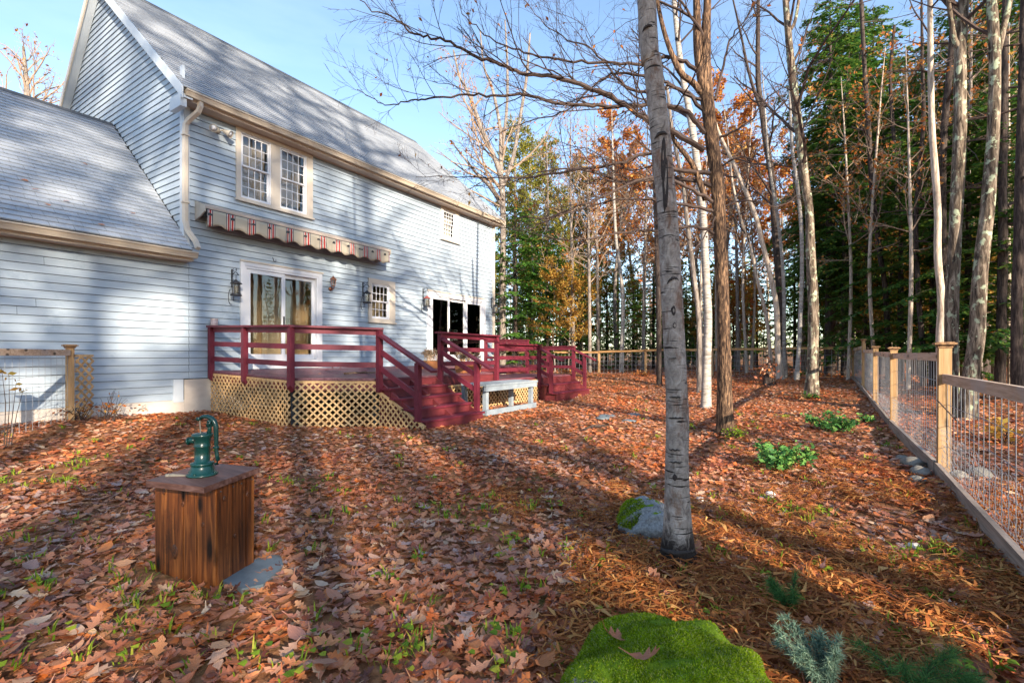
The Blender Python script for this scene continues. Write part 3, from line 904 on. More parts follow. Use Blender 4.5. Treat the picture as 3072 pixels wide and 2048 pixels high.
lantern_feeder(8.80, 2.84, 'small black lantern feeder with a cable loop left of the low window')
lantern_feeder(11.12, 2.94, 'black feeder with a reddish top left of the wide glass doors', top='red_plastic')
lantern_feeder(14.78, 3.02, 'dark lantern feeder hanging at the far corner of the house', hose=False, off=0.22)

t = thing('wall_lamp', (7.78, WY, 2.95), 'small copper carriage lamp on the siding right of the deck door', 'lamp')
G().lathe([(0.0, -0.02), (0.055, -0.02), (0.05, 0.01), (0.0, 0.02)], (7.78, WY - 0.05, 2.93), 14, (0, -1, 0)).build('back_plate', M['copper'], t, True)
G().tube([(7.78, WY - 0.05, 2.93), (7.78, WY - 0.10, 2.90), (7.78, WY - 0.15, 2.93), (7.78, WY - 0.15, 2.98)], 0.014, 8).build('arm', M['copper'], t)
c = (7.78, WY - 0.15, 3.0)
G().lathe([(0.0, -0.02), (0.045, -0.02), (0.05, 0.0), (0.0, 0.01)], c, 6).build('gallery', M['copper'], t)
G().lathe([(0.046, 0.0), (0.07, 0.16)], c, 6).build('lamp_glass', M['lamp_glass'], t)
cg = G()
for k in range(6):
    a = k * math.pi / 3
    cg.tube([(c[0] + 0.047 * math.cos(a), c[1] + 0.047 * math.sin(a), 3.0), (c[0] + 0.071 * math.cos(a), c[1] + 0.071 * math.sin(a), 3.16)], 0.005, 4)
cg.build('cage_bars', M['copper'], t)
G().lathe([(0.085, 0.155), (0.08, 0.17), (0.03, 0.215), (0.012, 0.24), (0.0, 0.25)], c, 6).build('cap', M['copper'], t)
g = G(); a = np.linspace(math.pi, 2.2 * math.pi, 10)
g.tube(np.stack([6.30 + 0.03 * np.cos(a), np.full(10, WY - 0.06), 3.40 + 0.03 * np.sin(a)], 1), 0.006, 5)
g.tube([(6.27, WY - 0.03, 3.46), (6.27, WY - 0.06, 3.40)], 0.006, 5)
tag(g.build('wall_hook', M['black_iron']), 'little black iron hook on the siding above the deck door', 'hook')

# ------------------------------------------------------------------ deck
deck = thing('deck', (7.5, 8.5, 0.1), 'maroon stained two level wooden deck with lattice skirts and steps', 'deck')
def fz(y): return 0.955 - 0.030 * (WY - y)             # the boards fall gently away from the house
DL, DF, DM = 4.97, 6.78, 8.65                          # left edge, front edge, back of the low level
def lower_z(y): return 0.66
# floor boards run along the wall; the front left corner is cut off at an angle
def left_x(y): return DL if y > 7.72 else DL + (7.72 - y) / (7.72 - DF) * 1.08
y = WY - 0.06
BW = 0.140
while y - BW > DF - 0.02:
    ya, yb = y - BW + 0.006, y
    xe = 14.28 if ya > DM - 0.02 else 9.74
    zt = fz((ya + yb) / 2)
    xa, xb = left_x(ya) - 0.03, left_x(yb) - 0.03
    segs = [(xa, xb, xe)] if xe < 10 else None
    if segs is None:
        s = 9.0 + rng.uniform(-0.8, 0.8)
        segs = [(xa, xb, s - 0.003), (s, s, xe)]
    for a, b, c in segs:
        g = G(); g.hexa([(a, ya, zt - 0.035), (c, ya, zt - 0.035), (c, yb, zt - 0.035), (b, yb, zt - 0.035), (a, ya, zt), (c, ya, zt), (c, yb, zt), (b, yb, zt)])
        g.build('deck_board', M['deck'], deck)
    y -= BW
y = DM
while y - BW > DF - 0.02:
    zt = lower_z(y)
    G().box(9.76, 14.12, y - BW + 0.006, y, zt - 0.035, zt).build('deck_board', M['deck'], deck)
    y -= BW
# rim joists and the framing in the dark below
rim = G()
zf = fz(DF)
rim.bar((DL, WY - 0.05, fz(10.4) - 0.13), (DL, 7.74, fz(7.7) - 0.13), 0.04, 0.18)
rim.bar((DL + 0.01, 7.72, fz(7.7) - 0.13), (6.05, DF + 0.02, zf - 0.13), 0.04, 0.18)
rim.box(6.05, 9.72, DF + 0.01, DF + 0.05, zf - 0.22, zf - 0.04)
rim.box(9.70, 9.74, DF + 0.05, DM, zf - 0.24, zf - 0.045)
rim.box(9.74, 14.24, DM + 0.005, DM + 0.045, fz(DM) - 0.22, fz(DM) - 0.04)
rim.box(14.20, 14.24, DM + 0.045, WY - 0.05, 0.7, 0.86)
rim.box(9.76, 14.10, DF + 0.01, DF + 0.05, 0.44, 0.62)
rim.box(14.06, 14.10, DF + 0.05, DM, 0.44, 0.62)
rim.build('rim_joist', M['riser'], deck)
jo = G()
for X in np.arange(5.4, 9.6, 0.42): jo.box(X, X + 0.04, DF + 0.15 if X > 6.2 else 7.9, WY - 0.1, 0.62, 0.80)
for X, Yp in ((5.15, 7.95), (6.2, 7.0), (9.5, 7.0), (8.0, 8.6), (6.4, 8.8)): jo.box(X, X + 0.09, Yp, Yp + 0.09, -0.1, 0.66)
jo.build('joist_framing', M['sheath'], deck)

# railing posts (bottom ends cut at a slant)
def post(x, y, ztop, zbot, slant=None, s=0.045, name='post'):
    g = G()
    dx, dy = slant or (0, 0)
    c = []
    for (a, b) in ((-s, -s), (s, -s), (s, s), (-s, s)):
        drop = 0.10 * ((a * dx + b * dy) / s) / 2
        c.append((x + a, y + b, zbot - drop))
    for (a, b) in ((-s, -s), (s, -s), (s, s), (-s, s)): c.append((x + a, y + b, ztop))
    g.hexa(c)
    return g.build(name, M['rail'], deck)
RH = 0.905
PO = {'a': (DL - 0.05, WY - 0.12), 'b': (DL - 0.05, 9.14), 'c': (DL - 0.05, 7.68), 'd': (6.02, DF - 0.06), 'e': (7.66, DF - 0.06), 'f': (9.70, DF - 0.06)}
for k, (x, yy) in PO.items():
    ztop = fz(yy) + RH - 0.04
    post(x, yy, ztop, fz(yy) - 0.19 if k in 'abc' else (0.60 if k != 'f' else 0.45), (1, 0) if k in 'ab' else ((0.8, 0.6) if k == 'c' else None))
def rails(p, q, zp, zq, inset=0.03, cap=True, cap_ext=(0.06, 0.06), h=(0.54, 0.24), thick=0.036):
    """top board, two mid boards and the flat cap between two posts (z given at the floor)."""
    p = np.array((*p, 0.0)); q = np.array((*q, 0.0))
    d = q - p; L = np.linalg.norm(d); d /= L
    s = np.cross(d, (0, 0, 1))
    off = -s * inset if cap else s * 0
    for zz in (RH - 0.085,) + tuple(h):
        a = p + off + (0, 0, zp + zz); b = q + off + (0, 0, zq + zz)
        G().bar(a, b, thick, 0.092).build('rail', M['rail'], deck)
    if cap:
        a = p - d * cap_ext[0] + (0, 0, zp + RH - 0.019); b = q + d * cap_ext[1] + (0, 0, zq + RH - 0.019)
        G().bar(a, b, 0.145, 0.036).build('rail_cap', M['rail'], deck)
rails(PO['a'], PO['b'], fz(10.4), fz(9.14), cap_ext=(0.05, 0.0)); rails(PO['b'], PO['c'], fz(9.14), fz(7.68), cap_ext=(-0.002, 0.05))
rails(PO['c'], PO['d'], fz(7.68), fz(DF), cap_ext=(0.0, 0.07)); rails(PO['e'], PO['f'], fz(DF), fz(DF), cap_ext=(0.10, 0.06))
# far side of the high level
post(14.30, DM - 0.02, fz(DM) + RH - 0.04, 0.30); post(14.30, WY - 0.12, fz(10.4) + RH - 0.04, 0.6)
rails((14.30, DM - 0.02), (14.30, WY - 0.12), fz(DM), fz(10.4))
# low level
LP = {'g': (11.78, DF - 0.06), 'h': (13.98, DF - 0.06), 'i': (14.15, 7.72)}
for k, (x, yy) in LP.items(): post(x, yy, 0.66 + RH - 0.04, 0.36)
rails((9.70, DF - 0.06), LP['g'], 0.66, 0.66, cap_ext=(-0.05, 0.07))
rails(LP['h'], LP['i'], 0.66, 0.66, cap_ext=(0.07, 0.0)); rails(LP['i'], (14.28, DM - 0.06), 0.66, 0.66, cap_ext=(-0.002, 0.0))

# steps
def steps(x0, x1, ytop, ztop, n, run, ground_z, side_rails, name='steps', light=False):
    rise = (ztop - ground_z) / (n + 1)
    for k, xs in enumerate((x0 + 0.02, x1 - 0.06, (x0 + x1) / 2)):
        pts = [(xs, ytop, ztop - 0.05), (xs, ytop, ground_z - 0.05), (xs, ytop - n * run + 0.03, ground_z - 0.05), (xs, ytop - n * run + 0.03, ztop - n * rise - 0.05)]
        if k == 0: root = G().prism(pts, (0.04, 0, 0)).build(name, M['riser'], deck)
        else: G().prism(pts, (0.04, 0, 0)).build('stringer', M['riser'], root)
    for k in range(1, n + 1):
        zt = ztop - k * rise
        yf = ytop - k * run
        G().box(x0 - 0.035, x1 + 0.035, yf - 0.03, yf + run / 2 - 0.013, zt - 0.036, zt).build('tread', M['rail'], root)
        G().box(x0 - 0.035, x1 + 0.035, yf + run / 2 - 0.007, yf + run - 0.021, zt - 0.036, zt - 0.001).build('tread', M['rail'], root)
    for k in range(0, n + 1):
        zt = ztop - k * rise - 0.037
        yf = ytop - k * run
        G().box(x0, x1, yf - 0.02 + 0.02, yf + 0.02, (zt - rise + 0.037) if k < n else ground_z - 0.06, zt).build('riser', M['riser'], root)
    for (x, pt) in side_rails:
        yb = ytop - (n - 0.55) * run
        zb = ztop - (n - 1) * rise
        slope = rise / run
        top_b = zb + RH - 0.11
        post(x, yb, top_b, ztop - n * rise - 0.02)
        a = np.array((x, pt, ztop + RH - 0.13)); b = np.array((x, yb - 0.36, top_b + 0.045 - 0.34 * slope))
        b[2] = a[2] + (b[1] - a[1]) * ((top_b + 0.03 - a[2]) / (yb - a[1]))
        G().bar(a + (0, -0.03, 0.0), b, 0.145, 0.038).build('handrail', M['rail'], root)
        for dz in (0.30, 0.60):
            G().bar(a + (0.0, -0.04, -dz), np.array((x, yb + 0.03, a[2] - dz + (yb + 0.03 - a[1]) * ((b[2] - a[2]) / (b[1] - a[1])))), 0.036, 0.092).build('rail', M['rail'], root)
    return root
steps(6.05, 7.64, DF, fz(DF), 4, 0.29, 0.0, [(6.02, DF - 0.06), (7.66, DF - 0.06)])
steps(11.80, 13.98, DF, 0.66, 2, 0.30, gz(12.9, 6.2), [(11.78, DF - 0.06), (13.98, DF - 0.06)])

# lattice skirts, one slat per object
def lattice(p, q, z0p, z0q, z1p, z1q, outward, sp=0.090, w=0.031, skew=None, parent=None):
    """diamond lattice between two ground points; z0 bottom, z1 top at each end; optional clip polygon."""
    p = np.array(p, float); q = np.array(q, float)
    L = np.linalg.norm(q - p); d = (q - p) / L
    o = np.array((*outward, 0.0)); o /= np.linalg.norm(o)
    fr = G()
    for (za, zb) in ((z1p - 0.02, z1q - 0.02),):
        fr.bar((*p, za), (*q, zb), 0.03, 0.04)
    panel = fr.build('lattice_panel', M['lattice'], parent or deck)
    def bot(s): return z0p + (z0q - z0p) * s / L
    def top(s): return z1p + (z1q - z1p) * s / L
    step = sp * math.sqrt(2)
    H = max(z1p, z1q) - min(z0p, z0q)
    zb = min(z0p, z0q)
    for sgn, layer in ((1, 0.012), (-1, 0.020)):
        for k in np.arange(-H - step, L + H + step, step):
            # slat centre line: s = k + sgn*(z - zb)
            zs = np.linspace(zb - 0.02, max(z1p, z1q), 90)
            ss = k + sgn * (zs - zb) if sgn > 0 else k - (zs - zb) + H
            ok = (ss > 0.0) & (ss < L) & (zs > bot(ss)) & (zs < top(ss) - 0.02)
            if ok.sum() < 4: continue
            i0, i1 = np.where(ok)[0][[0, -1]]
            a = np.array((*(p + d * ss[i0]), zs[i0])) + o * layer; b = np.array((*(p + d * ss[i1]), zs[i1])) + o * layer
            G().bar(a, b, 0.007, w, (0, 0, 1)).build('slat', M['lattice'], panel)
    return panel
zl = lambda x, y: gz(x, y) - 0.02
lattice((DL - 0.02, WY - 0.08), (DL - 0.02, 7.72), zl(DL, 10.4), zl(DL, 7.7), fz(10.4) - 0.05, fz(7.7) - 0.05, (-1, 0))
lattice((DL + 0.0, 7.70), (6.06, DF - 0.01), zl(DL, 7.7), zl(6.0, DF), fz(7.7) - 0.05, fz(DF) - 0.05, (-0.62, -0.78))
lattice((6.03, DF - 0.05), (6.03, DF - 1.16), zl(6, DF), zl(6, 5.7), 0.62, 0.08, (-1, 0))
lattice((7.72, DF - 0.02), (9.74, DF - 0.02), zl(7.8, DF), zl(9.7, DF), fz(DF) - 0.22, fz(DF) - 0.22, (0, -1))
lattice((9.78, DF - 0.021), (11.80, DF - 0.021), zl(9.8, DF), zl(11.7, DF), 0.60, 0.60, (0, -1))

# things on the deck
g = G(); pth = [(6.15, 7.85, fz(7.85) + 0.03), (6.5, 7.9, fz(7.9) + 0.035), (6.95, 7.86, fz(7.86) + 0.03), (7.35, 7.92, fz(7.92) + 0.03)]
g.tube(pth, [0.022, 0.02, 0.018, 0.012], 7); g.tube([pth[1], (6.8, 7.98, fz(7.9) + 0.06)], [0.012, 0.006], 5)
tag(g.build('fallen_stick', bark('stick_bark', (0.10, 0.06, 0.04), (0.2, 0.12, 0.08), (0.3, 0.2, 0.14)), None, True), 'dead stick lying on the deck boards behind the angled railing', 'stick')
x, yy = PO['a']; zt = fz(yy) + RH + 0.001
t = thing('candle_jar', (x + 0.06, yy, zt), 'small pinkish jar standing on the railing cap by the wall', 'jar')
G().lathe([(0.0, 0), (0.062, 0), (0.066, 0.02), (0.064, 0.11), (0.055, 0.12), (0.0, 0.12)], (x + 0.06, yy, zt), 16).build('body', plain('pink_jar', (0.45, 0.33, 0.32), (0.55, 0.42, 0.4), 0.5, 12), t, True)
G().lathe([(0.0, 0.121), (0.068, 0.121), (0.068, 0.145), (0.0, 0.15)], (x + 0.06, yy, zt), 16).build('lid', plain('jar_lid', (0.5, 0.42, 0.4), (0.6, 0.5, 0.47), 0.5, 12), t, True)

def planter(x, y, z, w, label, dry=True):
    t = thing('flower_planter', (x, y, z), label, 'planter')
    G().hexa([(x - w, y - 0.1, z), (x + w, y - 0.1, z), (x + w, y + 0.1, z), (x - w, y + 0.1, z), (x - w - 0.03, y - 0.13, z + 0.2), (x + w + 0.03, y - 0.13, z + 0.2), (x + w + 0.03, y + 0.13, z + 0.2), (x - w - 0.03, y + 0.13, z + 0.2)]).build('box', M['pot'], t)
    G().box(x - w, x + w, y - 0.1, y + 0.1, z + 0.201, z + 0.215).build('soil', M['seed'], t)
    g = G(); h = G()
    for k in range(40):
        a = rng.uniform(0, 2 * math.pi); r0 = rng.uniform(0, 0.16)
        p0 = np.array((x + rng.uniform(-w, w), y + rng.uniform(-0.08, 0.08), z + 0.2)); p1 = p0 + (math.cos(a) * r0, math.sin(a) * r0, rng.uniform(0.12, 0.28))
        g.tube([p0, (p0 + p1) / 2 + (0, 0, 0.04), p1], 0.004, 4)
        for _ in range(10):
            c = p1 + rng.normal(0, 0.028, 3); s = rng.normal(0, 0.02, (4, 3))
            h.add(c + s, [(0, 1, 2, 3)])
    g.build('stems', M['lattice'], t)
    h.build('flower_heads', leafmat('dried_flower_heads', [(0, (0.16, 0.10, 0.05)), (0.4, (0.35, 0.26, 0.16)), (0.7, (0.5, 0.4, 0.28)), (1, (0.30, 0.12, 0.05))], 0.2), t)
planter(9.15, 7.15, fz(7.15) + 0.001, 0.34, 'orange planter box of dried flowers on the deck behind the railing')
planter(9.9, 9.0, fz(9.0) + 0.001, 0.28, 'second planter of faded flowers on the deck near the wide glass doors')

# grey painted bench frame beside the steps
b0, _ = hit(1440, 1226)
bt = thing('potting_bench', (8.55, 6.05, 0), 'weathered grey painted bench frame standing between the two flights of steps', 'bench')
bx0, bx1, by0, by1 = 8.05, 9.85, 5.85, 6.40
bz = gz(9, 6.1)
for (x, y) in ((bx0, by0), (bx1, by0), (bx0, by1), (bx1, by1)):
    G().box(x - 0.045, x + 0.045, y - 0.045, y + 0.045, bz - 0.02, bz + 0.60).build('leg', M['grey_paint'], bt)
for k, y in enumerate((by0 - 0.03, by0 + 0.2, by0 + 0.43)):
    G().box(bx0 - 0.14, bx1 + 0.14, y - 0.09, y + 0.10, bz + 0.602 + 0.002 * k, bz + 0.645 + 0.002 * k).build('top_board', M['grey_paint'], bt)
G().box(bx0 - 0.12, bx1 + 0.12, by0 - 0.105, by0 - 0.047, bz + 0.50, bz + 0.598).build('apron', M['grey_paint'], bt)
G().box(bx0 - 0.10, bx1 + 0.10, by0 - 0.10, by0 - 0.048, bz + 0.01, bz + 0.12).build('foot_board', M['grey_paint'], bt)
G().box(bx0 - 0.10, bx0 - 0.048, by0 - 0.04, by1 + 0.05, bz + 0.01, bz + 0.10).build('foot_board', M['grey_paint'], bt)

# ------------------------------------------------------------------ hand pump on its box
bc = np.array((1.475, 2.985)); ang = math.radians(0)
c0, cl, cr = (hit(*q)[0][:2] for q in ((650, 1770), (466, 1712), (762, 1702)))
ul = (cl - c0); ur = (cr - c0)
LL, LR = np.linalg.norm(ul), np.linalg.norm(ur)
ul_n = ul / LL; ur_n = ur / LR
bzz = gz(*c0) - 0.02; BH = 0.575
M['box_wood'] = wood('wet_cedar_plank', (0.022, 0.007, 0.003), (0.15, 0.042, 0.010), (0.36, 0.12, 0.028), 'z', 0.45, 0.35, 0.9, knots=True, stain=((0.020, 0.008, 0.004), 5.0, 0.55))
M['box_lid'] = wood('worn_brown_lid', (0.06, 0.025, 0.018), (0.12, 0.055, 0.042), (0.20, 0.11, 0.09), 'y', 0.5, 0.3)
box = thing('wooden_well_box', (*(c0 + ul_n * LL / 2 + ur_n * LR / 2), bzz), 'rust brown plank box with knots carrying the green hand pump', 'box')
def face(c, u, L, n, widths, out):
    s = 0
    for wd in widths:
        w = wd * L
        a = c + u * (s + 0.003); b = c + u * (s + w - 0.003)
        o = out * rng.uniform(0.0, 0.004); inn = -out * 0.02
        top = bzz + BH; bot = bzz - 0.02 + rng.uniform(-0.01, 0.01)
        G().hexa([(*(a + o), bot), (*(b + o), bot), (*(b + inn), bot), (*(a + inn), bot), (*(a + o), top), (*(b + o), top), (*(b + inn), top), (*(a + inn), top)]).build('plank', M['box_wood'], box)
        s += w
face(c0, ul_n, LL, 3, (0.30, 0.22, 0.48), -ur_n); face(c0, ur_n, LR, 3, (0.38, 0.38, 0.24), -ul_n)
face(c0 + ur_n * LR, ul_n, LL, 3, (0.5, 0.5), ur_n); face(c0 + ul_n * LL, ur_n, LR, 3, (0.5, 0.5), ul_n)
LQ = [P(px, py, FPX * (EYE - (bzz + BH + 0.03)) / (py - HORIZON))[:2] for px, py in ((612, 1462), (437, 1442), (779, 1402))]
for k, (s0, s1) in enumerate(((0.0, 0.46), (0.468, 1.0))):
    a, b = LQ[0] + (LQ[2] - LQ[0]) * s0, LQ[0] + (LQ[2] - LQ[0]) * s1
    e = LQ[1] - LQ[0]
    z0, z1 = bzz + BH + 0.001, bzz + BH + 0.032
    G().hexa([(*a, z0), (*b, z0), (*(b + e), z0), (*(a + e), z0), (*a, z1), (*b, z1), (*(b + e), z1), (*(a + e), z1)]).build('lid_board', M['box_lid'], box)
M['knot'] = plain('dark_wood_knot', (0.03, 0.009, 0.004), (0.16, 0.05, 0.014), 0.5, 70, bmp=0.4)
def on_face(c, u, L, out, f, h, r):
    q = np.array((*(c + u * (f * L) + out * 0.002), bzz + h * BH)); n3 = np.array((*out, 0.0)); u3 = np.array((*u, 0.0)); k3 = np.array((0, 0, 1.0))
    th = np.linspace(0, 2 * math.pi, 14, endpoint=False); v = []
    for kk, oo in ((1.0, 0.0), (0.75, 0.006), (0.4, 0.004)):
        v += [q + n3 * oo + u3 * math.cos(t) * r * kk * rng.uniform(0.85, 1.15) + k3 * math.sin(t) * r * 1.5 * kk * rng.uniform(0.85, 1.15) for t in th]
    v.append(q + n3 * 0.003)
    G().add(v, [(a * 14 + i, a * 14 + (i + 1) % 14, (a + 1) * 14 + (i + 1) % 14, (a + 1) * 14 + i) for a in range(2) for i in range(14)], [(28 + i, 28 + (i + 1) % 14, 42) for i in range(14)]).build('knot', M['knot'], box, True)
perp = lambda u, w: (lambda p: p if p @ w > 0 else -p)(np.array((-u[1], u[0])))
o_l, o_r = perp(ul_n, -ur_n), perp(ur_n, -ul_n)
for a in ((0.84, 0.88, 0.016), (0.66, 0.30, 0.028), (0.52, 0.78, 0.012), (0.20, 0.62, 0.011)): on_face(c0, ul_n, LL, o_l, *a)
for a in ((0.18, 0.86, 0.012), (0.80, 0.80, 0.013), (0.45, 0.45, 0.010)): on_face(c0, ur_n, LR, o_r, *a)
for f in (0.08, 0.40, 0.62, 0.92):
    for h in (0.06, 0.94):
        for (c, u, L, o) in ((c0, ul_n, LL, o_l), (c0, ur_n, LR, o_r)):
            G().lathe([(0.0, 0.004), (0.004, 0.003), (0.005, 0.0)], (*(c + u * (f * L) + o * 0.003), bzz + h * BH), 6, (*o, 0)).build('nail_head', M['sheath'], box)
lidz = bzz + BH + 0.032
M['pump'] = plain('green_pump_enamel', (0.003, 0.030, 0.027), (0.005, 0.045, 0.040), 0.25, 18, bmp=0.05, dirt=((0.004, 0.03, 0.03), 14, 0.62))
M['rust_steel'] = plain('pump_rod_steel', (0.30, 0.26, 0.22), (0.4, 0.35, 0.3), 0.35, 30, metal=0.9)
pc = P(607, 1424, FPX * (EYE - lidz) / (1424 - HORIZON))[:2]
pump = thing('hand_pump', (*pc, lidz), 'dark green cast iron pitcher pump with curved handle', 'pump')
C = np.array((*pc, lidz))
G().lathe([(0.0, 0.0), (0.098, 0.0), (0.100, 0.010), (0.088, 0.018), (0.080, 0.022), (0.072, 0.060), (0.066, 0.075), (0.0, 0.075)], C, 26).build('base', M['pump'], pump, True)
G().lathe([(0.066, 0.070), (0.074, 0.074), (0.074, 0.090), (0.060, 0.094), (0.048, 0.10), (0.050, 0.20), (0.0535, 0.205), (0.0535, 0.213), (0.050, 0.217), (0.056, 0.262), (0.066, 0.275), (0.068, 0.292), (0.060, 0.298), (0.035, 0.300), (0.0, 0.300)], C, 26).build('cylinder', M['pump'], pump, True)
# screen right and left along the picture
rt = np.array((SY, -CY, 0.0)); fw = np.array((CY, SY, 0.0)); up = np.array((0, 0, 1.0))
sp0 = C + up * 0.245
sg = G(); sg.tube([sp0 - rt * 0.045, sp0 - rt * 0.075 + up * 0.002, sp0 - rt * 0.098 - up * 0.004], [0.024, 0.019, 0.022], 14)
sg.tube([sp0 - rt * 0.096 - up * 0.004, sp0 - rt * 0.102 - up * 0.005], [0.027, 0.027], 14)
sg.bar(sp0 - rt * 0.05 + up * 0.03, sp0 - rt * 0.095 - up * 0.015 + up * 0.03, 0.008, 0.02)
sg.build('spout', M['pump'], pump, True)
yk = G(); q = C + rt * 0.048
yk.tube([q + up * 0.285, q + up * 0.33 + rt * 0.004, q + up * 0.375 + rt * 0.002], [0.017, 0.014, 0.018], 10)
for s in (-1, 1): yk.bar(q + up * 0.345 + fw * 0.016 * s, q + up * 0.392 + fw * 0.016 * s + rt * 0.012, 0.008, 0.026)
yk.build('yoke', M['pump'], pump, True)
hd = G()
arc = [C - rt * 0.022 + up * 0.405, C + rt * 0.005 + up * 0.417, C + rt * 0.036 + up * 0.418, C + rt * 0.066 + up * 0.405, C + rt * 0.088 + up * 0.378, C + rt * 0.098 + up * 0.34, C + rt * 0.100 + up * 0.28, C + rt * 0.100 + up * 0.20, C + rt * 0.104 + up * 0.145, C + rt * 0.112 + up * 0.105, C + rt * 0.106 + up * 0.082, C + rt * 0.092 + up * 0.078]
hd.tube(arc, [0.010, 0.013, 0.016, 0.018, 0.018, 0.017, 0.015, 0.013, 0.013, 0.013, 0.012, 0.009], 12)
hd.lathe([(0.0, -0.02), (0.014, -0.02), (0.014, 0.02), (0.0, 0.02)], C - rt * 0.022 + up * 0.402, 12, fw)
hd.lathe([(0.0, -0.022), (0.011, -0.022), (0.011, 0.022), (0.0, 0.022)], C + rt * 0.055 + up * 0.385, 12, fw)
hd.tube([C + rt * 0.0998 + up * 0.205, C + rt * 0.1 + up * 0.19], 0.020, 12)
hd.build('handle', M['pump'], pump, True)
G().tube([C - rt * 0.020 + up * 0.40, C - rt * 0.012 + up * 0.29], 0.005, 8).build('plunger_rod', M['rust_steel'], pump)
for k in range(4):
    a = k * math.pi / 2 + 0.6
    G().lathe([(0.0, 0.026), (0.009, 0.026), (0.009, 0.016), (0.011, 0.013)], C + (0.088 * math.cos(a), 0.088 * math.sin(a), 0), 6).build('bolt', M['pump'], pump)
PS = 0.78                      # the pump was laid out a little large: shrink it about its foot
for ch in pump.children:
    co = np.empty(len(ch.data.vertices) * 3, np.float32); ch.data.vertices.foreach_get('co', co)
    ch.data.vertices.foreach_set('co', (C + (co.reshape(-1, 3) - C) * PS).astype(np.float32).ravel()); ch.data.update()
hp = C - rt * 0.17 - fw * 0.03
g = G(); g.tube([hp, hp + rt * 0.03 + up * 0.005, hp + rt * 0.09 + fw * 0.01], [0.012, 0.010, 0.006], 8)
g.lathe([(0.0, 0), (0.014, 0.0), (0.014, 0.018), (0, 0.018)], hp - up * 0.005, 8)
tag(g.build('hose_fitting', M['stone'], None, True), 'small grey hose fitting lying on the box lid beside the pump', 'fitting')
s0 = c0 - ul_n * 0.19 + ur_n * 0.05
g = G()
base = [s0 + ur_n * a + ul_n * b for a, b in ((-0.03, 0.02), (0.06, -0.06), (0.30, -0.02), (0.42, 0.10), (0.36, 0.20), (0.0, 0.22))]
g.prism([(*p2, gz(*p2) - 0.02) for p2 in base], (0, 0, 0.055))
tag(g.build('stone_slab', M['slate']), 'flat blue grey slate slab at the foot of the plank box', 'slab')

# ------------------------------------------------------------------ fences
def fence_post(x, y, ztop, parent, cap=True, s=0.045, mat='fence', lean=(0, 0)):
    g = G(); z0 = gz(x, y) - 0.1
    lx, ly = lean
    g.hexa([(x - s, y - s, z0), (x + s, y - s, z0), (x + s, y + s, z0), (x - s, y + s, z0), (x - s + lx, y - s + ly, ztop), (x + s + lx, y - s + ly, ztop), (x + s + lx, y + s + ly, ztop), (x - s + lx, y + s + ly, ztop)])
    o = g.build('post', M[mat], parent)
    if cap:
        c = G(); x, y = x + lx, y + ly
        for (w, a, b) in ((0.058, 0.001, 0.022), (0.068, 0.022, 0.034), (0.086, 0.034, 0.052), (0.070, 0.052, 0.060)):
            c.box(x - w, x + w, y - w, y + w, ztop + a, ztop + b)
        c.build('cap', M['cap'], o)
    return o
def wire_panel(p, q, z0p, z0q, z1p, z1q, parent, sv=0.11, sh=0.13, r=0.0026, mat='wire'):
    g = G(); p = np.array(p, float); q = np.array(q, float); L = np.linalg.norm(q - p)
    n = max(2, int(L / sv))
    for i in range(n + 1):
        u = i / n; xy = p + (q - p) * u
        g.tube([(*xy, z0p + (z0q - z0p) * u), (*xy, z1p + (z1q - z1p) * u)], r, 4, False)
    m = max(2, int((z1p - z0p) / sh))
    for j in range(m + 1):
        w = j / m
        us = np.linspace(0, 1, 9)
        pts = [(*(p + (q - p) * u), (z0p + (z0q - z0p) * u) * (1 - w) + (z1p + (z1q - z1p) * u) * w + 0.006 * math.sin(9 * u + j)) for u in us]
        g.tube(pts, r, 4, False)
    return g.build('wire_mesh', M[mat], parent)
def hex_wire(p, q, z0, z1, parent, cell=0.05, r=0.0011, off=0.0):
    """poultry netting along the foot of a fence"""
    g = G(); p = np.array(p, float); q = np.array(q, float); L = np.linalg.norm(q - p); d = (q - p) / L
    n = int(L / cell); m = int((z1 - z0) / (cell * 0.85))
    for j in range(m):
        za, zb = z0 + j * cell * 0.85, z0 + (j + 1) * cell * 0.85
        pts = []
        for i in range(n * 2 + 1):
            zz = za + (0.3 * cell if (i + j) % 2 else 0.0) + 0.3 * cell
            xy = p + d * (i * cell / 2)
            pts.append((xy[0], xy[1] + off + 0.01 * math.sin(i * 0.37 + j), zz + 0.012 * math.sin(i * 0.21)))
        g.tube(pts, r, 3, False)
        for i in range(j % 2, n * 2 + 1, 2):
            xy = p + d * (i * cell / 2)
            g.tube([(xy[0], xy[1] + off, za + 0.3 * cell), (xy[0], xy[1] + off, za - 0.25 * cell)], r, 3, False)
    return g.build('poultry_netting', M['wire_blue'], parent)

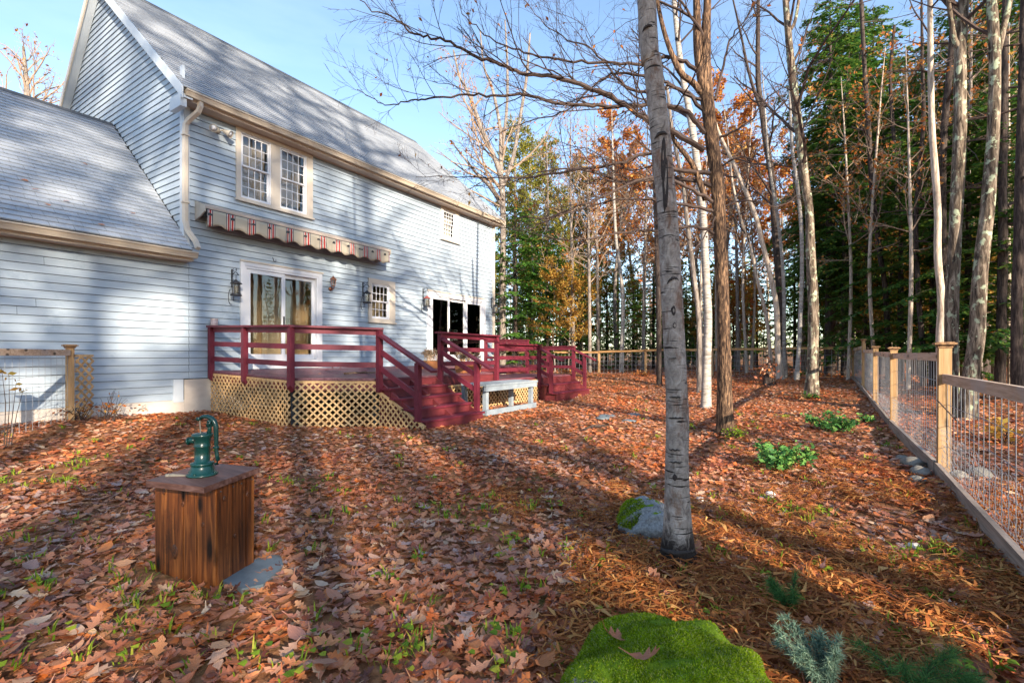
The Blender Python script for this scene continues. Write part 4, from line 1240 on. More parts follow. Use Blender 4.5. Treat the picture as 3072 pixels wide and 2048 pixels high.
FYR = -1.0
rf_ = thing('yard_fence', (12, FYR, 0), 'pine post and wire fence running down the right side of the yard', 'fence')
posts = [(2.35, -0.96, 1.36), (6.55, -1.0, 1.33), (10.7, -0.98, 1.34), (14.4, -0.98, 1.42), (18.3, -0.95, 1.70), (22.6, -0.85, 1.62)]
for x, y, zt in posts:
    fence_post(x, y, zt, rf_, lean=(rng.uniform(-0.01, 0.01), rng.uniform(-0.01, 0.01)), s=0.05)
tops = [(1.065, 1.065), (1.285, 1.295), (1.31, 1.345), (1.40, 1.44), (1.56, 1.53)]
for (a, b, (za, zb)) in zip(posts, posts[1:], tops):
    G().bar((a[0] + (0.051 if a[0] > 3 else 0), a[1] + 0.032 * 0, za - 0.045), (b[0] - 0.051, b[1], zb - 0.045), 0.038, 0.092).build('rail', M['fence_rail'], rf_)
    g0, g1 = gz(a[0], a[1]), gz(b[0], b[1])
    G().bar((a[0] + 0.051, a[1] + 0.055, g0 + 0.06), (b[0] - 0.02, b[1] + 0.055, g1 + 0.06), 0.038, 0.15).build('kick_board', M['kick'], rf_)
    near = a[0] < 12
    wire_panel((a[0] + 0.05, a[1] - 0.022), (b[0] - 0.05, b[1] - 0.022), g0 + 0.10, g1 + 0.10, za - 0.09, zb - 0.09, rf_, 0.155 if near else 0.16, 0.19, 0.003 if near else 0.004)
for (a, b) in list(zip(posts, posts[1:]))[:3]:
    hex_wire((a[0] + 0.05, a[1] + 0.028), (b[0] - 0.05, b[1] + 0.028), gz(a[0], a[1]) + 0.02, gz(a[0], a[1]) + 0.55, rf_, 0.06 if a[0] < 8 else 0.09)

bf = thing('back_fence', (22.6, 8, 0.3), 'low pine and wire fence crossing the far end of the yard', 'fence')
ys = [1.6, 4.2, 7.15, 9.5, 12.45, 13.35, 16.2]
prev = (22.6, -0.85)
for k, y in enumerate(ys):
    cur = (22.6 + 0.02 * k, y)
    zt = (1.60, 1.58, 1.56, 1.50, 1.48, 1.48, 1.46)[k]
    fence_post(cur[0], cur[1], zt, bf, cap=False)
    g0, g1 = gz(*prev), gz(*cur)
    t0 = zt - 0.05 + (0.0 if k != 3 else 0.04)
    G().bar((prev[0] - 0.065, prev[1] + 0.02, t0), (cur[0] - 0.065, cur[1] - 0.003, zt - 0.05), 0.036, 0.092).build('rail', M['fence_rail_y'], bf)
    wire_panel((prev[0] - 0.02, prev[1] + 0.05), (cur[0] - 0.02, cur[1] - 0.05), g0 + 0.03, g1 + 0.03, t0 - 0.05, zt - 0.1, bf, 0.2, 0.2, 0.005)
    prev = cur

lf = thing('corner_fence', (2.3, 9.8, 0.15), 'short wire fence with capped post ending against the wing wall', 'fence')
pa, pb = (2.68, 10.12), (1.05, 8.52)
fence_post(pa[0], pa[1], 1.37, lf); fence_post(pb[0], pb[1], 1.40, lf)
G().bar((pa[0] - 0.03, pa[1] - 0.075, 1.30), (pb[0] + 0.03, pb[1] - 0.045, 1.30), 0.038, 0.092).build('rail', M['fence_rail'], lf)
wire_panel((pa[0] - 0.04, pa[1] - 0.05), (pb[0] + 0.04, pb[1] + 0.04), gz(*pa) + 0.02, gz(*pb) + 0.02, 1.25, 1.25, lf, 0.115, 0.135, 0.0028)
hex_wire((pb[0] + 0.04, pb[1] + 0.06), (pa[0] - 0.04, pa[1] - 0.03), 0.16, 0.5, lf, 0.08)
lattice((2.74, 10.13), (3.02, 10.30), gz(2.8, 10.1), gz(3, 10.2), 1.27, 1.27, (0.4, -0.9), 0.10, 0.034, parent=lf)

# ------------------------------------------------------------------ trees
M['birch'] = bark('white_birch_bark', (0.19, 0.165, 0.14), (0.33, 0.295, 0.26), (0.43, 0.395, 0.355), False, None, 1.0, (0.035, 0.028, 0.026), ((0.30, 0.20, 0.14), 2.2, 0.58))
def near_birch():
    """mottled peeling bark: grey plates, rusty stains, dark dashes, moss streak, black foot"""
    m, nt, b = new_mat('near_birch_bark')
    f = noise(nt, coords(nt, (9, 9, 6), 'obj'), 2.2, 8, 0.72, 0.9)
    r = ramp(nt, [(0.34, (0.12, 0.095, 0.08)), (0.46, (0.31, 0.26, 0.22)), (0.56, (0.44, 0.375, 0.32)), (0.66, (0.58, 0.51, 0.45))])
    nt.links.new(f, r.inputs['Fac']); col = r.outputs['Color']
    f4 = noise(nt, coords(nt, (5, 5, 60), 'obj'), 1.5, 4, 0.7)
    col = mixc(nt, math_n(nt, 'MULTIPLY', f4, 0.5), col, (0.20, 0.16, 0.135))
    st = noise(nt, coords(nt, (3, 3, 1.4), 'obj'), 1.7, 6, 0.7)
    rs = ramp(nt, [(0.52, (0, 0, 0)), (0.60, (1, 1, 1))]); nt.links.new(st, rs.inputs['Fac'])
    col = mixc(nt, math_n(nt, 'MULTIPLY', rs.outputs['Color'], 0.75), col, mixc(nt, f, (0.07, 0.030, 0.016), (0.30, 0.15, 0.085)))
    mo = noise(nt, coords(nt, (4, 4, 0.9), 'obj'), 1.2, 5, 0.65)
    rm = ramp(nt, [(0.60, (0, 0, 0)), (0.68, (1, 1, 1))]); nt.links.new(mo, rm.inputs['Fac'])
    col = mixc(nt, math_n(nt, 'MULTIPLY', rm.outputs['Color'], 0.8), col, (0.13, 0.125, 0.03))
    da = noise(nt, coords(nt, (6, 6, 75), 'obj'), 1.0, 2, 0.5)
    rd = ramp(nt, [(0.64, (0, 0, 0)), (0.67, (1, 1, 1))]); nt.links.new(da, rd.inputs['Fac'])
    col = mixc(nt, rd.outputs['Color'], col, (0.03, 0.022, 0.018))
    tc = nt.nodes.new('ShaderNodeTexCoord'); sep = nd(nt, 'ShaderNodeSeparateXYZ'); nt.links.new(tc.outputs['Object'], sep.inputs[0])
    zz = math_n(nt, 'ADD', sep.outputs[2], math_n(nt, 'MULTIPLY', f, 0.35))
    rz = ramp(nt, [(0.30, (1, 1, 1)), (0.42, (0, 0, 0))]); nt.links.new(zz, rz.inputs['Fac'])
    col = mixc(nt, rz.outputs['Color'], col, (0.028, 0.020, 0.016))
    nt.links.new(col, b.inputs['Base Color']); b.inputs['Roughness'].default_value = 0.85; b.inputs['Specular IOR Level'].default_value = 0.2
    bump(nt, b, mixc(nt, 0.5, f, f4), 0.9, 0.02)
    return m
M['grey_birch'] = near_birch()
M['maple_bark'] = bark('flaky_brown_bark', (0.014, 0.009, 0.007), (0.085, 0.050, 0.032), (0.32, 0.19, 0.105), True, None, 1.9)
M['dark_bark'] = bark('dark_hemlock_bark', (0.018, 0.013, 0.011), (0.050, 0.036, 0.030), (0.10, 0.075, 0.062), True)
M['lichen_bark'] = bark('lichen_spotted_bark', (0.030, 0.022, 0.016), (0.12, 0.088, 0.062), (0.32, 0.255, 0.19), True, ((0.36, 0.40, 0.27), 7.0, 0.555), 0.7)
M['pale_bark'] = bark('pale_cream_bark', (0.28, 0.21, 0.16), (0.46, 0.37, 0.29), (0.60, 0.50, 0.41), True, ((0.30, 0.28, 0.24), 3.0, 0.60))
M['grey_bark'] = bark('grey_bark', (0.08, 0.065, 0.055), (0.20, 0.165, 0.14), (0.33, 0.28, 0.24), True, ((0.32, 0.34, 0.28), 5, 0.63))
M['twig'] = plain('dark_twig', (0.045, 0.030, 0.026), (0.085, 0.058, 0.048), 0.8, 20, spec=0.2)
M['pale_twig'] = plain('pale_twig', (0.22, 0.15, 0.105), (0.34, 0.25, 0.18), 0.85, 12, spec=0.2)
M['hemlock'] = leafmat('hemlock_needles', [(0, (0.035, 0.10, 0.025)), (0.4, (0.075, 0.175, 0.035)), (0.75, (0.14, 0.24, 0.042)), (1, (0.27, 0.30, 0.05))], 0.45, 0.55, ((0.7, 0.85, 0.7), 0.5))
M['hemlock_lit'] = leafmat('sunlit_hemlock_needles', [(0, (0.04, 0.13, 0.02)), (0.5, (0.08, 0.20, 0.03)), (1, (0.16, 0.26, 0.04))], 0.35, 0.5)  # greener copy of the hemlock colours, sunlight put into the tone
M['pine'] = leafmat('olive_pine_needles', [(0, (0.08, 0.10, 0.015)), (0.5, (0.19, 0.20, 0.025)), (0.8, (0.32, 0.29, 0.04)), (1, (0.42, 0.30, 0.05))], 0.4)
M['orange'] = leafmat('russet_oak_leaves', [(0, (0.26, 0.065, 0.015)), (0.4, (0.46, 0.14, 0.028)), (0.8, (0.58, 0.24, 0.05)), (1, (0.60, 0.38, 0.09))], 0.5)
M['gold'] = leafmat('golden_beech_leaves', [(0, (0.38, 0.17, 0.03)), (0.5, (0.50, 0.27, 0.05)), (1, (0.46, 0.34, 0.07))], 0.5)

def unit(v):
    v = np.asarray(v, float); return v / max(np.linalg.norm(v), 1e-9)

def wander(p0, d0, L, n, wob, lift):
    p = np.array(p0, float); d = unit(d0); out = [p.copy()]
    for i in range(n):
        d = unit(d + rng.normal(0, wob, 3) + np.array((0, 0, lift)))
        p = p + d * L / n; out.append(p.copy())
    return np.array(out)

def grow(g, p, d, L, r, lev, maxlev, o, ends):
    n = max(3, int(L / o.get('seg', 0.28)))
    path = wander(p, d, L, n, o.get('wob', 0.10), o.get('lift', (0.03, 0.03, 0.04, 0.05))[lev])
    rad = np.linspace(r, max(r * o.get('taper', 0.35), 0.0018), n + 1)
    g.tube(path, rad, (7, 5, 4, 3, 3)[lev], False)
    if lev >= maxlev:
        ends.append(path); return
    k = o['k'][lev]
    for i in range(k):
        u = o.get('from', 0.2) + (1 - o.get('from', 0.2)) * (i + rng.uniform(0.1, 0.9)) / k
        j = min(int(u * n), n - 1)
        q = path[j] + (path[j + 1] - path[j]) * (u * n - j)
        ax = unit(path[j + 1] - path[j])
        s = unit(np.cross(ax, rng.normal(0, 1, 3)))
        if o.get('flat'): s = unit(s * (1, 1, o['flat']))
        a = math.radians(rng.uniform(*o.get('ang', (30, 60))))
        dd = ax * math.cos(a) + s * math.sin(a)
        grow(g, q, dd, L * o.get('ratio', 0.6) * (1.15 - 0.7 * u) * rng.uniform(0.7, 1.2), max(rad[j] * o.get('rr', 0.55), 0.002), lev + 1, maxlev, o, ends)
    ends.append(path[-2:])

def leaf_quads(g, centers, size, flatness=0.5, jitter=0.0):
    """little folded leaves (two triangles each) round the given points"""
    c = np.asarray(centers, float); n = len(c)
    if n == 0: return
    c = c + rng.normal(0, 1, (n, 3)) * jitter
    a = rng.normal(0, 1, (n, 3)); a[:, 2] *= flatness; a /= np.linalg.norm(a, axis=1, keepdims=True)
    b = np.cross(a, rng.normal(0, 1, (n, 3))); b /= np.maximum(np.linalg.norm(b, axis=1, keepdims=True), 1e-6)
    s = size * rng.uniform(0.6, 1.3, (n, 1))
    v = np.stack([c - a * s, c + b * s * 0.55, c + a * s, c - b * s * 0.55], 1).reshape(-1, 3)
    i = np.arange(n)[:, None] * 4
    g.add(v, i + np.arange(4)[None, :])

def along(ends, per, spread):
    pts = []
    for path in ends:
        k = rng.poisson(per)
        if k == 0: continue
        u = rng.uniform(0, len(path) - 1.001, k); j = u.astype(int); w = (u - j)[:, None]
        pts.append(path[j] * (1 - w) + path[j + 1] * w)
    return np.vstack(pts) + rng.normal(0, spread, (sum(len(q) for q in pts), 3)) if pts else np.zeros((0, 3))

def smooth_path(pts, n=6):
    """Catmull-Rom through (x, y, z, r) points"""
    p = np.asarray(pts, float); out = []
    q = np.vstack([2 * p[0] - p[1], p, 2 * p[-1] - p[-2]])
    for i in range(1, len(q) - 2):
        for t in np.linspace(0, 1, n, endpoint=False):
            a, b, c, d = q[i - 1], q[i], q[i + 1], q[i + 2]
            out.append(0.5 * ((2 * b) + (c - a) * t + (2 * a - 5 * b + 4 * c - d) * t * t + (3 * b - a - 3 * c + d) * t ** 3))
    out.append(p[-1])
    return np.array(out)

def rough_tube(g, sp, sides=14, rough=0.03, freq=3.0):
    """trunk tube with a slightly lumpy section"""
    base = len(g.v)
    g.tube(sp[:, :3], sp[:, 3], sides, True)
    v = g.v[base]; n = len(sp)
    ring = v[:n * sides].reshape(n, sides, 3)
    ctr = sp[:, None, :3]
    ph = rng.uniform(0, 6, 6)
    a = np.arange(sides) / sides * 2 * math.pi
    z = sp[:, 2][:, None]
    k = 1 + rough * (np.sin(3 * a[None] + ph[0] + z * 0.7) + 0.7 * np.sin(5 * a[None] + ph[1] - z * freq) + 0.6 * np.sin(z * freq * 2.3 + ph[2] + 2 * a[None]))
    v[:n * sides] = (ctr + (ring - ctr) * k[:, :, None]).reshape(-1, 3)

FORK = {}
def px_tree(name, pts, depth, mat, label, top=None, flare=1.35, crown=None, group=None, twig='twig', leaves=None, forks=(), bands=None):
    """Tree whose trunk is given as pixels (x, y, width) seen at one depth; goes on above the picture to height `top`."""
    t = thing(name, (0, 0, 0), label, 'tree', group)
    w = []
    for (px, py, wd) in pts:
        q = P(px, py, depth); w.append((*q, wd / 2 * depth / FPX))
    base = w[0]
    zb = gz(base[0], base[1]) - 0.12
    w = [(base[0], base[1], zb, base[3] * flare), (base[0], base[1], zb + 0.32, base[3] * (1 + (flare - 1) * 0.25))] + [q for q in w if q[2] > zb + 0.7]
    if top and top > w[-1][2] + 0.5:
        a, b = np.array(w[-2]), np.array(w[-1])
        sl = (b[:2] - a[:2]) / max(b[2] - a[2], 0.1) * 0.5
        z0 = w[-1][2]; r0 = w[-1][3]
        for u in (0.35, 0.7, 1.0):
            zz = z0 + (top - z0) * u
            w.append((b[0] + sl[0] * (zz - z0), b[1] + sl[1] * (zz - z0), zz, max(r0 * (1 - u * 0.85), 0.012)))
    sp = smooth_path(w, 7)
    org = np.array((base[0], base[1], zb + 0.12))
    sp[:, :3] -= org
    g = G(); rough_tube(g, sp, 16 if depth < 9 else 10)
    for f in forks:                                        # extra stems, pixel paths as well
        fp = smooth_path([(*(P(px, py, depth) - org), wd / 2 * depth / FPX) for (px, py, wd) in f], 6)
        rough_tube(g, fp, 10)
    tr = g.build('trunk', mat, t, True)
    ends = []
    if crown:
        cg = G()
        zs = sp[:, 2]; ztop = zs.max()
        for i in range(crown['n']):
            u = crown.get('from', 0.45) + (0.98 - crown.get('from', 0.45)) * (i + rng.uniform(0, 1)) / crown['n']
            zz = ztop * u
            j = int(np.argmin(abs(zs - zz)))
            a = rng.uniform(0, 2 * math.pi)
            el = math.radians(rng.uniform(*crown.get('el', (15, 55))))
            d = np.array((math.cos(a) * math.cos(el), math.sin(a) * math.cos(el), math.sin(el)))
            L = crown['L'] * (1.15 - 0.75 * (u - crown.get('from', 0.45)) / (1 - crown.get('from', 0.45))) * rng.uniform(0.6, 1.15)
            grow(cg, sp[j, :3], d, L, max(sp[j, 3] * 0.42, 0.008), 1, crown.get('lev', 3), dict(k=(0, crown.get('k1', 5), crown.get('k2', 4), 3), ang=(25, 60), ratio=0.62, wob=0.11, seg=0.35), ends)
        cr = cg.build('crown', M[twig], t)
        if leaves:
            lg = G(); leaf_quads(lg, along(ends, leaves[1], 0.05), leaves[2], 0.7)
            if lg.n: lg.build('foliage', M[leaves[0]], t)
    t.location = org
    return t, tr, org, sp

# -- the grey birch in the foreground
_, d1 = hit(2033, 1690)
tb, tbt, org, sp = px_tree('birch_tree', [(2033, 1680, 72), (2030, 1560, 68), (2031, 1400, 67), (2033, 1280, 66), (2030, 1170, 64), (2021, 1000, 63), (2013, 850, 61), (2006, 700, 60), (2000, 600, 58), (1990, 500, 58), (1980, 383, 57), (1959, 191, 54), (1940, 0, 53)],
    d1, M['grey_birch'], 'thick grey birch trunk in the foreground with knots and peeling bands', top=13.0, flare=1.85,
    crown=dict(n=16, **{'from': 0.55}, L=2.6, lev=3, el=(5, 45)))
# branch collars, knots and bands standing proud of the bark
M['scar'] = plain('black_bark_scar', (0.018, 0.014, 0.012), (0.05, 0.036, 0.03), 0.9, 60, bmp=0.4)
def trunk_at(py):
    z = P(2000, py, d1)[2] - org[2]
    j = int(np.argmin(abs(sp[:, 2] - z)))
    return sp[j, :3], sp[j, 3]
toc = unit(np.array((-org[0], -org[1], 0.0))); tor = np.array((SY, -CY, 0.0))
for (py, off, wd, h, kind) in ((95, 0.1, 0.85, 0.035, 'arch'), (300, 0.5, 0.35, 0.02, 'arch'), (415, 0.15, 0.95, 0.04, 'arch'), (480, 0.1, 0.28, 0.16, 'scar'), (560, 0.05, 0.30, 0.18, 'scar'), (722, 0.45, 0.55, 0.02, 'band'), (845, 0.3, 0.75, 0.035, 'arch'), (938, 0.1, 0.25, 0.035, 'knot'), (968, 0.12, 0.2, 0.02, 'knot'),
        (1077, -0.1, 0.5, 0.012, 'band'), (1157, 0.65, 0.3, 0.045, 'knot'), (1195, 0.1, 1.0, 0.022, 'band'), (1246, 0.55, 0.7, 0.01, 'band'), (1255, 0.1, 0.7, 0.02, 'band'), (1318, 0.75, 0.25, 0.05, 'knot'), (1342, -0.2, 0.7, 0.016, 'band'), (1382, 0.0, 0.9, 0.018, 'band'), (1430, -0.2, 0.2, 0.02, 'knot'), (1435, 0.3, 0.15, 0.015, 'knot'), (1540, 0.5, 0.6, 0.02, 'band'), (1600, 0.6, 0.5, 0.012, 'band'), (1640, 0.0, 1.6, 0.05, 'band')):
    c, r = trunk_at(py)
    g = G()
    a0 = math.asin(max(-0.9, min(0.9, off)))
    if kind in ('band', 'arch'):
        half = wd * 0.9
        aa = np.linspace(a0 - half, a0 + half, 15)
        pts = []
        for a in aa:
            rr = r * 1.035
            dz = 0.0 if kind == 'band' else 0.55 * r * (1 - ((a - a0) / half) ** 2) - 0.2 * r
            pts.append(c + toc * rr * math.cos(a) + tor * rr * math.sin(a) + (0, 0, dz + rng.normal(0, 0.002)))
        e = np.sin(np.linspace(0, math.pi, 15)) ** 0.6
        g.tube(pts, np.maximum(h * 0.28 * e, 0.0015), 6)
    else:
        q = c + toc * r * 0.86 * math.cos(a0) + tor * r * 0.86 * math.sin(a0)
        nrm = unit(toc * math.cos(a0) + tor * math.sin(a0))
        hh = 0.055 if kind == 'scar' else 0.02
        th = np.linspace(0, 2 * math.pi, 16, endpoint=False)
        side = unit(np.cross(nrm, (0, 0, 1)))
        ring = lambda k, o: [q + nrm * (r * o) + side * math.cos(t) * wd * r * k * rng.uniform(0.85, 1.15) + np.array((0, 0, 1)) * math.sin(t) * h * k * rng.uniform(0.85, 1.15) for t in th]
        v = ring(1.0, 0.06) + ring(0.8, 0.20) + ring(0.35, 0.17)
        qd = [(k * 16 + i, k * 16 + (i + 1) % 16, (k + 1) * 16 + (i + 1) % 16, (k + 1) * 16 + i) for k in range(2) for i in range(16)]
        g.add(v, qd); g.add([*ring(0.35, 0.17), q + nrm * r * 0.16], None, [(i, (i + 1) % 16, 16) for i in range(16)])
    o = g.build('bark_' + ('knot' if kind in ('knot', 'scar') else 'band'), M['scar'], None, True)
    o.parent = tbt

# -- the brown forked maple with the wide branches
_, d2 = hit(2177, 1300)
tm, tmt, morg, msp = px_tree('maple_tree', [(2175, 1295, 44), (2175, 1200, 36), (2172, 1000, 36), (2163, 757, 37), (2151, 550, 37), (2131, 383, 38), (2120, 280, 37), (2115, 191, 32), (2118, 80, 26), (2122, 0, 22)],
    d2, M['maple_bark'], 'brown forked maple with flaking bark and long bare limbs reaching over the yard', top=13.5, flare=1.5,
    forks=[[(2125, 350, 30), (2100, 200, 27), (2093, 115, 25), (2090, 0, 20), (2080, -250, 12)], [(2117, 600, 18), (2083, 505, 16), (2052, 459, 14), (2021, 417, 11), (1990, 330, 8), (1975, 200, 5)], [(2140, 330, 16), (2085, 255, 18), (2040, 215, 17), (2000, 120, 14), (1975, 20, 11), (1955, -120, 7)]])
limbs = [
    ([(2115, 400), (2063, 337), (2006, 318), (1941, 316), (1853, 321), (1776, 318), (1650, 306), (1574, 283), (1497, 289), (1421, 283), (1306, 295), (1245, 298), (1191, 312), (1134, 306), (1076, 268)], 15, -0.5),
    ([(2095, 215), (2033, 176), (1987, 172), (1926, 191), (1815, 187), (1700, 180), (1610, 165), (1520, 140), (1440, 90), (1390, 40), (1370, -40)], 13, 0.5),
    ([(2112, 450), (2030, 400), (1949, 367), (1853, 298), (1757, 260), (1666, 233), (1562, 218), (1490, 187), (1417, 168), (1337, 122), (1268, 111), (1214, 82), (1176, 52), (1107, 25), (1040, -40)], 17, -0.9),
    ([(2130, 520), (2033, 509), (1960, 459), (1853, 490), (1765, 505), (1627, 524), (1509, 535), (1400, 530), (1249, 528)], 14, -0.2),
    ([(2140, 560), (2060, 540), (1965, 536), (1891, 551), (1802, 522), (1712, 505), (1600, 520), (1500, 560), (1410, 555)], 13, 0.7),
    ([(2145, 610), (2060, 560), (1960, 530), (1829, 580), (1712, 629), (1645, 652), (1534, 647), (1470, 610)], 12, -0.6),
    ([(2150, 640), (2060, 615), (1967, 605), (1904, 596), (1824, 603), (1668, 652), (1560, 690), (1480, 660)], 11, 0.2),
    ([(2155, 700), (2070, 680), (1976, 692), (1869, 696), (1780, 714), (1690, 719), (1579, 696), (1489, 679)], 10, -0.3),
    ([(2110, 330), (2020, 260), (1950, 280), (1860, 250), (1780, 150), (1700, 120), (1620, 60), (1560, -20)], 12, 0.9),
    ([(2105, 300), (2000, 250), (1880, 220), (1800, 240), (1700, 330), (1600, 360), (1500, 400), (1430, 450)], 10, 1.0),
    ([(2145, 300), (2178, 172), (2197, 107), (2251, 30), (2300, -60)], 9, 0.4),
    ([(2150, 420), (2230, 380), (2300, 300), (2360, 250), (2430, 150)], 8, -0.5),
    ([(2170, 620), (2240, 600), (2330, 620), (2400, 580)], 7, 0.5),
    ([(2160, 500), (2230, 470), (2310, 500), (2390, 470)], 6, -0.8),
    ([(2120, 120), (2060, 30), (1990, -60), (1900, -150)], 10, -0.6),
    ([(2095, 60), (1990, 10), (1880, -20), (1760, -90)], 9, 0.5),
    ([(2150, 640), (2120, 700), (2060, 760), (2010, 730)], 6, -0.4),
]
lg = G(); tw = []; buds = []
for pts, wd, dd in limbs:
    n = len(pts)
    raw = [(*(P(px, py, d2 + dd * (k / (n - 1)) ** 1.0) - morg), max(wd * (1 - 0.86 * k / (n - 1)) ** 1.1, 1.6) / 2 * d2 / FPX) for k, (px, py) in enumerate(pts)]
    s = smooth_path(raw, 5)
    s[1:, :3] += rng.normal(0, 0.012, (len(s) - 1, 3))
    lg.tube(s[:, :3], s[:, 3], 7, True)
    L = np.linalg.norm(np.diff(s[:, :3], axis=0), axis=1).sum()
    m = int(L * 4.2)
    for k in range(m):
        u = 0.12 + 0.88 * (k + rng.uniform(0, 1)) / m
        j = min(int(u * (len(s) - 1)), len(s) - 2)
        ax = unit(s[j + 1, :3] - s[j, :3])
        side = unit(np.cross(ax, (0, 0, 1))) * rng.choice((-1, 1)) + np.array((0, 0, rng.normal(0.25, 0.55)))
        a = math.radians(rng.uniform(22, 60))
        d = ax * math.cos(a) + unit(side) * math.sin(a)
        grow(lg, s[j, :3], d, rng.uniform(0.5, 1.5) * (1.15 - 0.4 * u), max(s[j, 3] * 0.40, 0.0034), 1, 3, dict(k=(0, 5, 3, 0), ang=(22, 52), ratio=0.58, wob=0.13, seg=0.16, lift=(0, 0.03, 0.04, 0.03), rr=0.6, taper=0.4), buds)
lg.build('crown', M['twig'], tm)
bg = G(); leaf_quads(bg, along(buds, 0.035, 0.01), 0.035, 1.0); 
if bg.n: bg.build('foliage', M['orange'], tm)

# -- other trunks one can tell apart
def trk(pts, base_px, mat, label, name='birch_tree', depth=None, **kw):
    if depth is None: _, depth = hit(*base_px)
    return px_tree(name, pts, depth, M[mat], label, **kw)
CRW = lambda n=10, L=2.2, f=0.5, lev=3: {'n': n, 'L': L, 'from': f, 'lev': lev, 'el': (20, 60)}
trk([(2118, 1218, 28), (2120, 1100, 25), (2124, 965, 24), (2117, 800, 22), (2111, 674, 21), (2100, 562, 20), (2076, 383, 20), (2042, 191, 16), (2022, 0, 14)], (2117, 1223), 'birch', 'white paper birch standing just behind the brown forked maple', top=13.5, crown=CRW(10, 2.4, 0.5))
trk([(2098, 1175, 15), (2096, 960, 14), (2078, 800, 14), (2062, 670, 13), (2050, 550, 12), (2032, 470, 11), (2015, 380, 10), (2000, 250, 8)], (2098, 1178), 'grey_bark', 'thin dark leaning trunk between the two pale birches', 'young_maple', top=10, crown=CRW(10, 1.8, 0.4))
trk([(1978, 1140, 15), (1976, 960, 15), (1973, 800, 14), (1968, 640, 14), (1962, 480, 12), (1955, 300, 10)], (1978, 1140), 'dark_bark', 'slim dark trunk half hidden behind the foreground birch', 'young_maple', depth=17.5, top=15, crown=CRW(12, 2.2, 0.4))
trk([(1864, 1112, 13), (1869, 946, 12), (1866, 857, 11), (1855, 768, 10), (1848, 715, 9), (1842, 600, 8)], (1864, 1112), 'birch', 'slender white birch beyond the back fence behind the deck steps', depth=25.0, top=15, crown=CRW(10, 2.4, 0.45))
trk([(2341, 1152, 22), (2334, 1047, 17), (2329, 923, 15), (2314, 840, 14), (2289, 737, 13), (2265, 645, 13), (2236, 571, 12), (2194, 478, 10), (2150, 380, 8)], (2341, 1155), 'pale_bark', 'pale leaning birch, thickest of the clump at the back fence', depth=18.5, top=13, crown=CRW(9, 2.2, 0.5))
trk([(2314, 1108, 11), (2308, 1027, 10), (2298, 944, 10), (2277, 861, 9), (2260, 778, 9), (2244, 716, 8), (2227, 674, 8), (2200, 560, 6)], (2314, 1150), 'pale_bark', 'slender sapling leaning left beside the clump at the back fence', depth=19.2, top=11, crown=CRW(8, 1.8, 0.45))
trk([(2354, 1150, 12), (2352, 1027, 10), (2352, 882, 10), (2345, 757, 9), (2333, 654, 9), (2318, 562, 8), (2305, 470, 7)], (2354, 1153), 'birch', 'straight white sapling at the right of the clump by the back fence', depth=18.9, top=12.5, crown=CRW(8, 1.8, 0.5))
trk([(2348, 1150, 24), (2338, 850, 22), (2325, 680, 20), (2316, 536, 18), (2297, 421, 17), (2285, 325, 15), (2274, 230, 14), (2275, 0, 10)], (2348, 1150), 'dark_bark', 'tall dark trunk rising behind the pale clump at the back fence', 'maple_tree', depth=21.5, top=20, crown=CRW(16, 3.4, 0.35),
    forks=[[(2290, 350, 11), (2250, 230, 8), (2222, 100, 6), (2190, -40, 4)]])
trk([(2391, 1152, 14), (2396, 1060, 12), (2401, 965, 12), (2406, 799, 11), (2403, 674, 11), (2391, 550, 10), (2376, 440, 9), (2370, 300, 7)], (2391, 1155), 'birch', 'thin white birch with a dark foot left of the lichened trunk', depth=17.8, top=12.5, crown=CRW(8, 1.8, 0.5))
trk([(2434, 1178, 36), (2438, 1089, 30), (2440, 923, 29), (2432, 757, 26), (2428, 630, 22), (2414, 536, 24), (2396, 383, 24), (2380, 260, 22), (2366, 115, 19), (2357, 0, 17)], (2435, 1184), 'lichen_bark', 'tall lichened grey trunk with a mossy foot near the back fence', 'maple_tree', top=16, crown=CRW(14, 3.0, 0.4),
    forks=[[(2372, 90, 10), (2386, 60, 9), (2400, -30, 8), (2420, -200, 5)]])
RW = dict(group=None)
trk([(2826, 1240, 24), (2820, 1027, 21), (2824, 902, 20), (2813, 768, 19), (2813, 634, 18), (2804, 500, 18), (2796, 383, 16), (2792, 191, 15), (2790, 0, 13)], (2826, 1240), 'pale_bark', 'smooth cream trunk, slimmest of the three beyond the near fence post', 'beech_tree', depth=10.6, top=13, crown=CRW(8, 2.2, 0.55))
trk([(2862, 1255, 44), (2855, 1103, 36), (2855, 902, 34), (2862, 768, 33), (2866, 679, 32), (2873, 545, 33), (2880, 383, 32), (2880, 230, 31), (2884, 115, 28), (2891, 0, 26)], (2870, 1260), 'lichen_bark', 'spotted lichened trunk in the middle of three beyond the fence post', 'maple_tree', depth=9.9, top=13, crown=CRW(10, 2.6, 0.55),
    forks=[[(2880, 150, 16), (2862, 115, 14), (2850, 40, 12), (2838, -40, 9)]])
trk([(2901, 1256, 46), (2913, 1125, 41), (2931, 991, 40), (2936, 880, 38), (2945, 768, 36), (2962, 634, 34), (2969, 540, 33), (2981, 383, 30), (2985, 191, 28), (2978, 57, 26), (2970, -60, 22)], (2901, 1256), 'lichen_bark', 'lichened trunk leaning right, rightmost of three beyond the fence post', 'maple_tree', top=13, crown=CRW(10, 2.6, 0.55),
    forks=[[(2984, 200, 18), (3005, 110, 16), (3030, 0, 14), (3050, -120, 10)]])
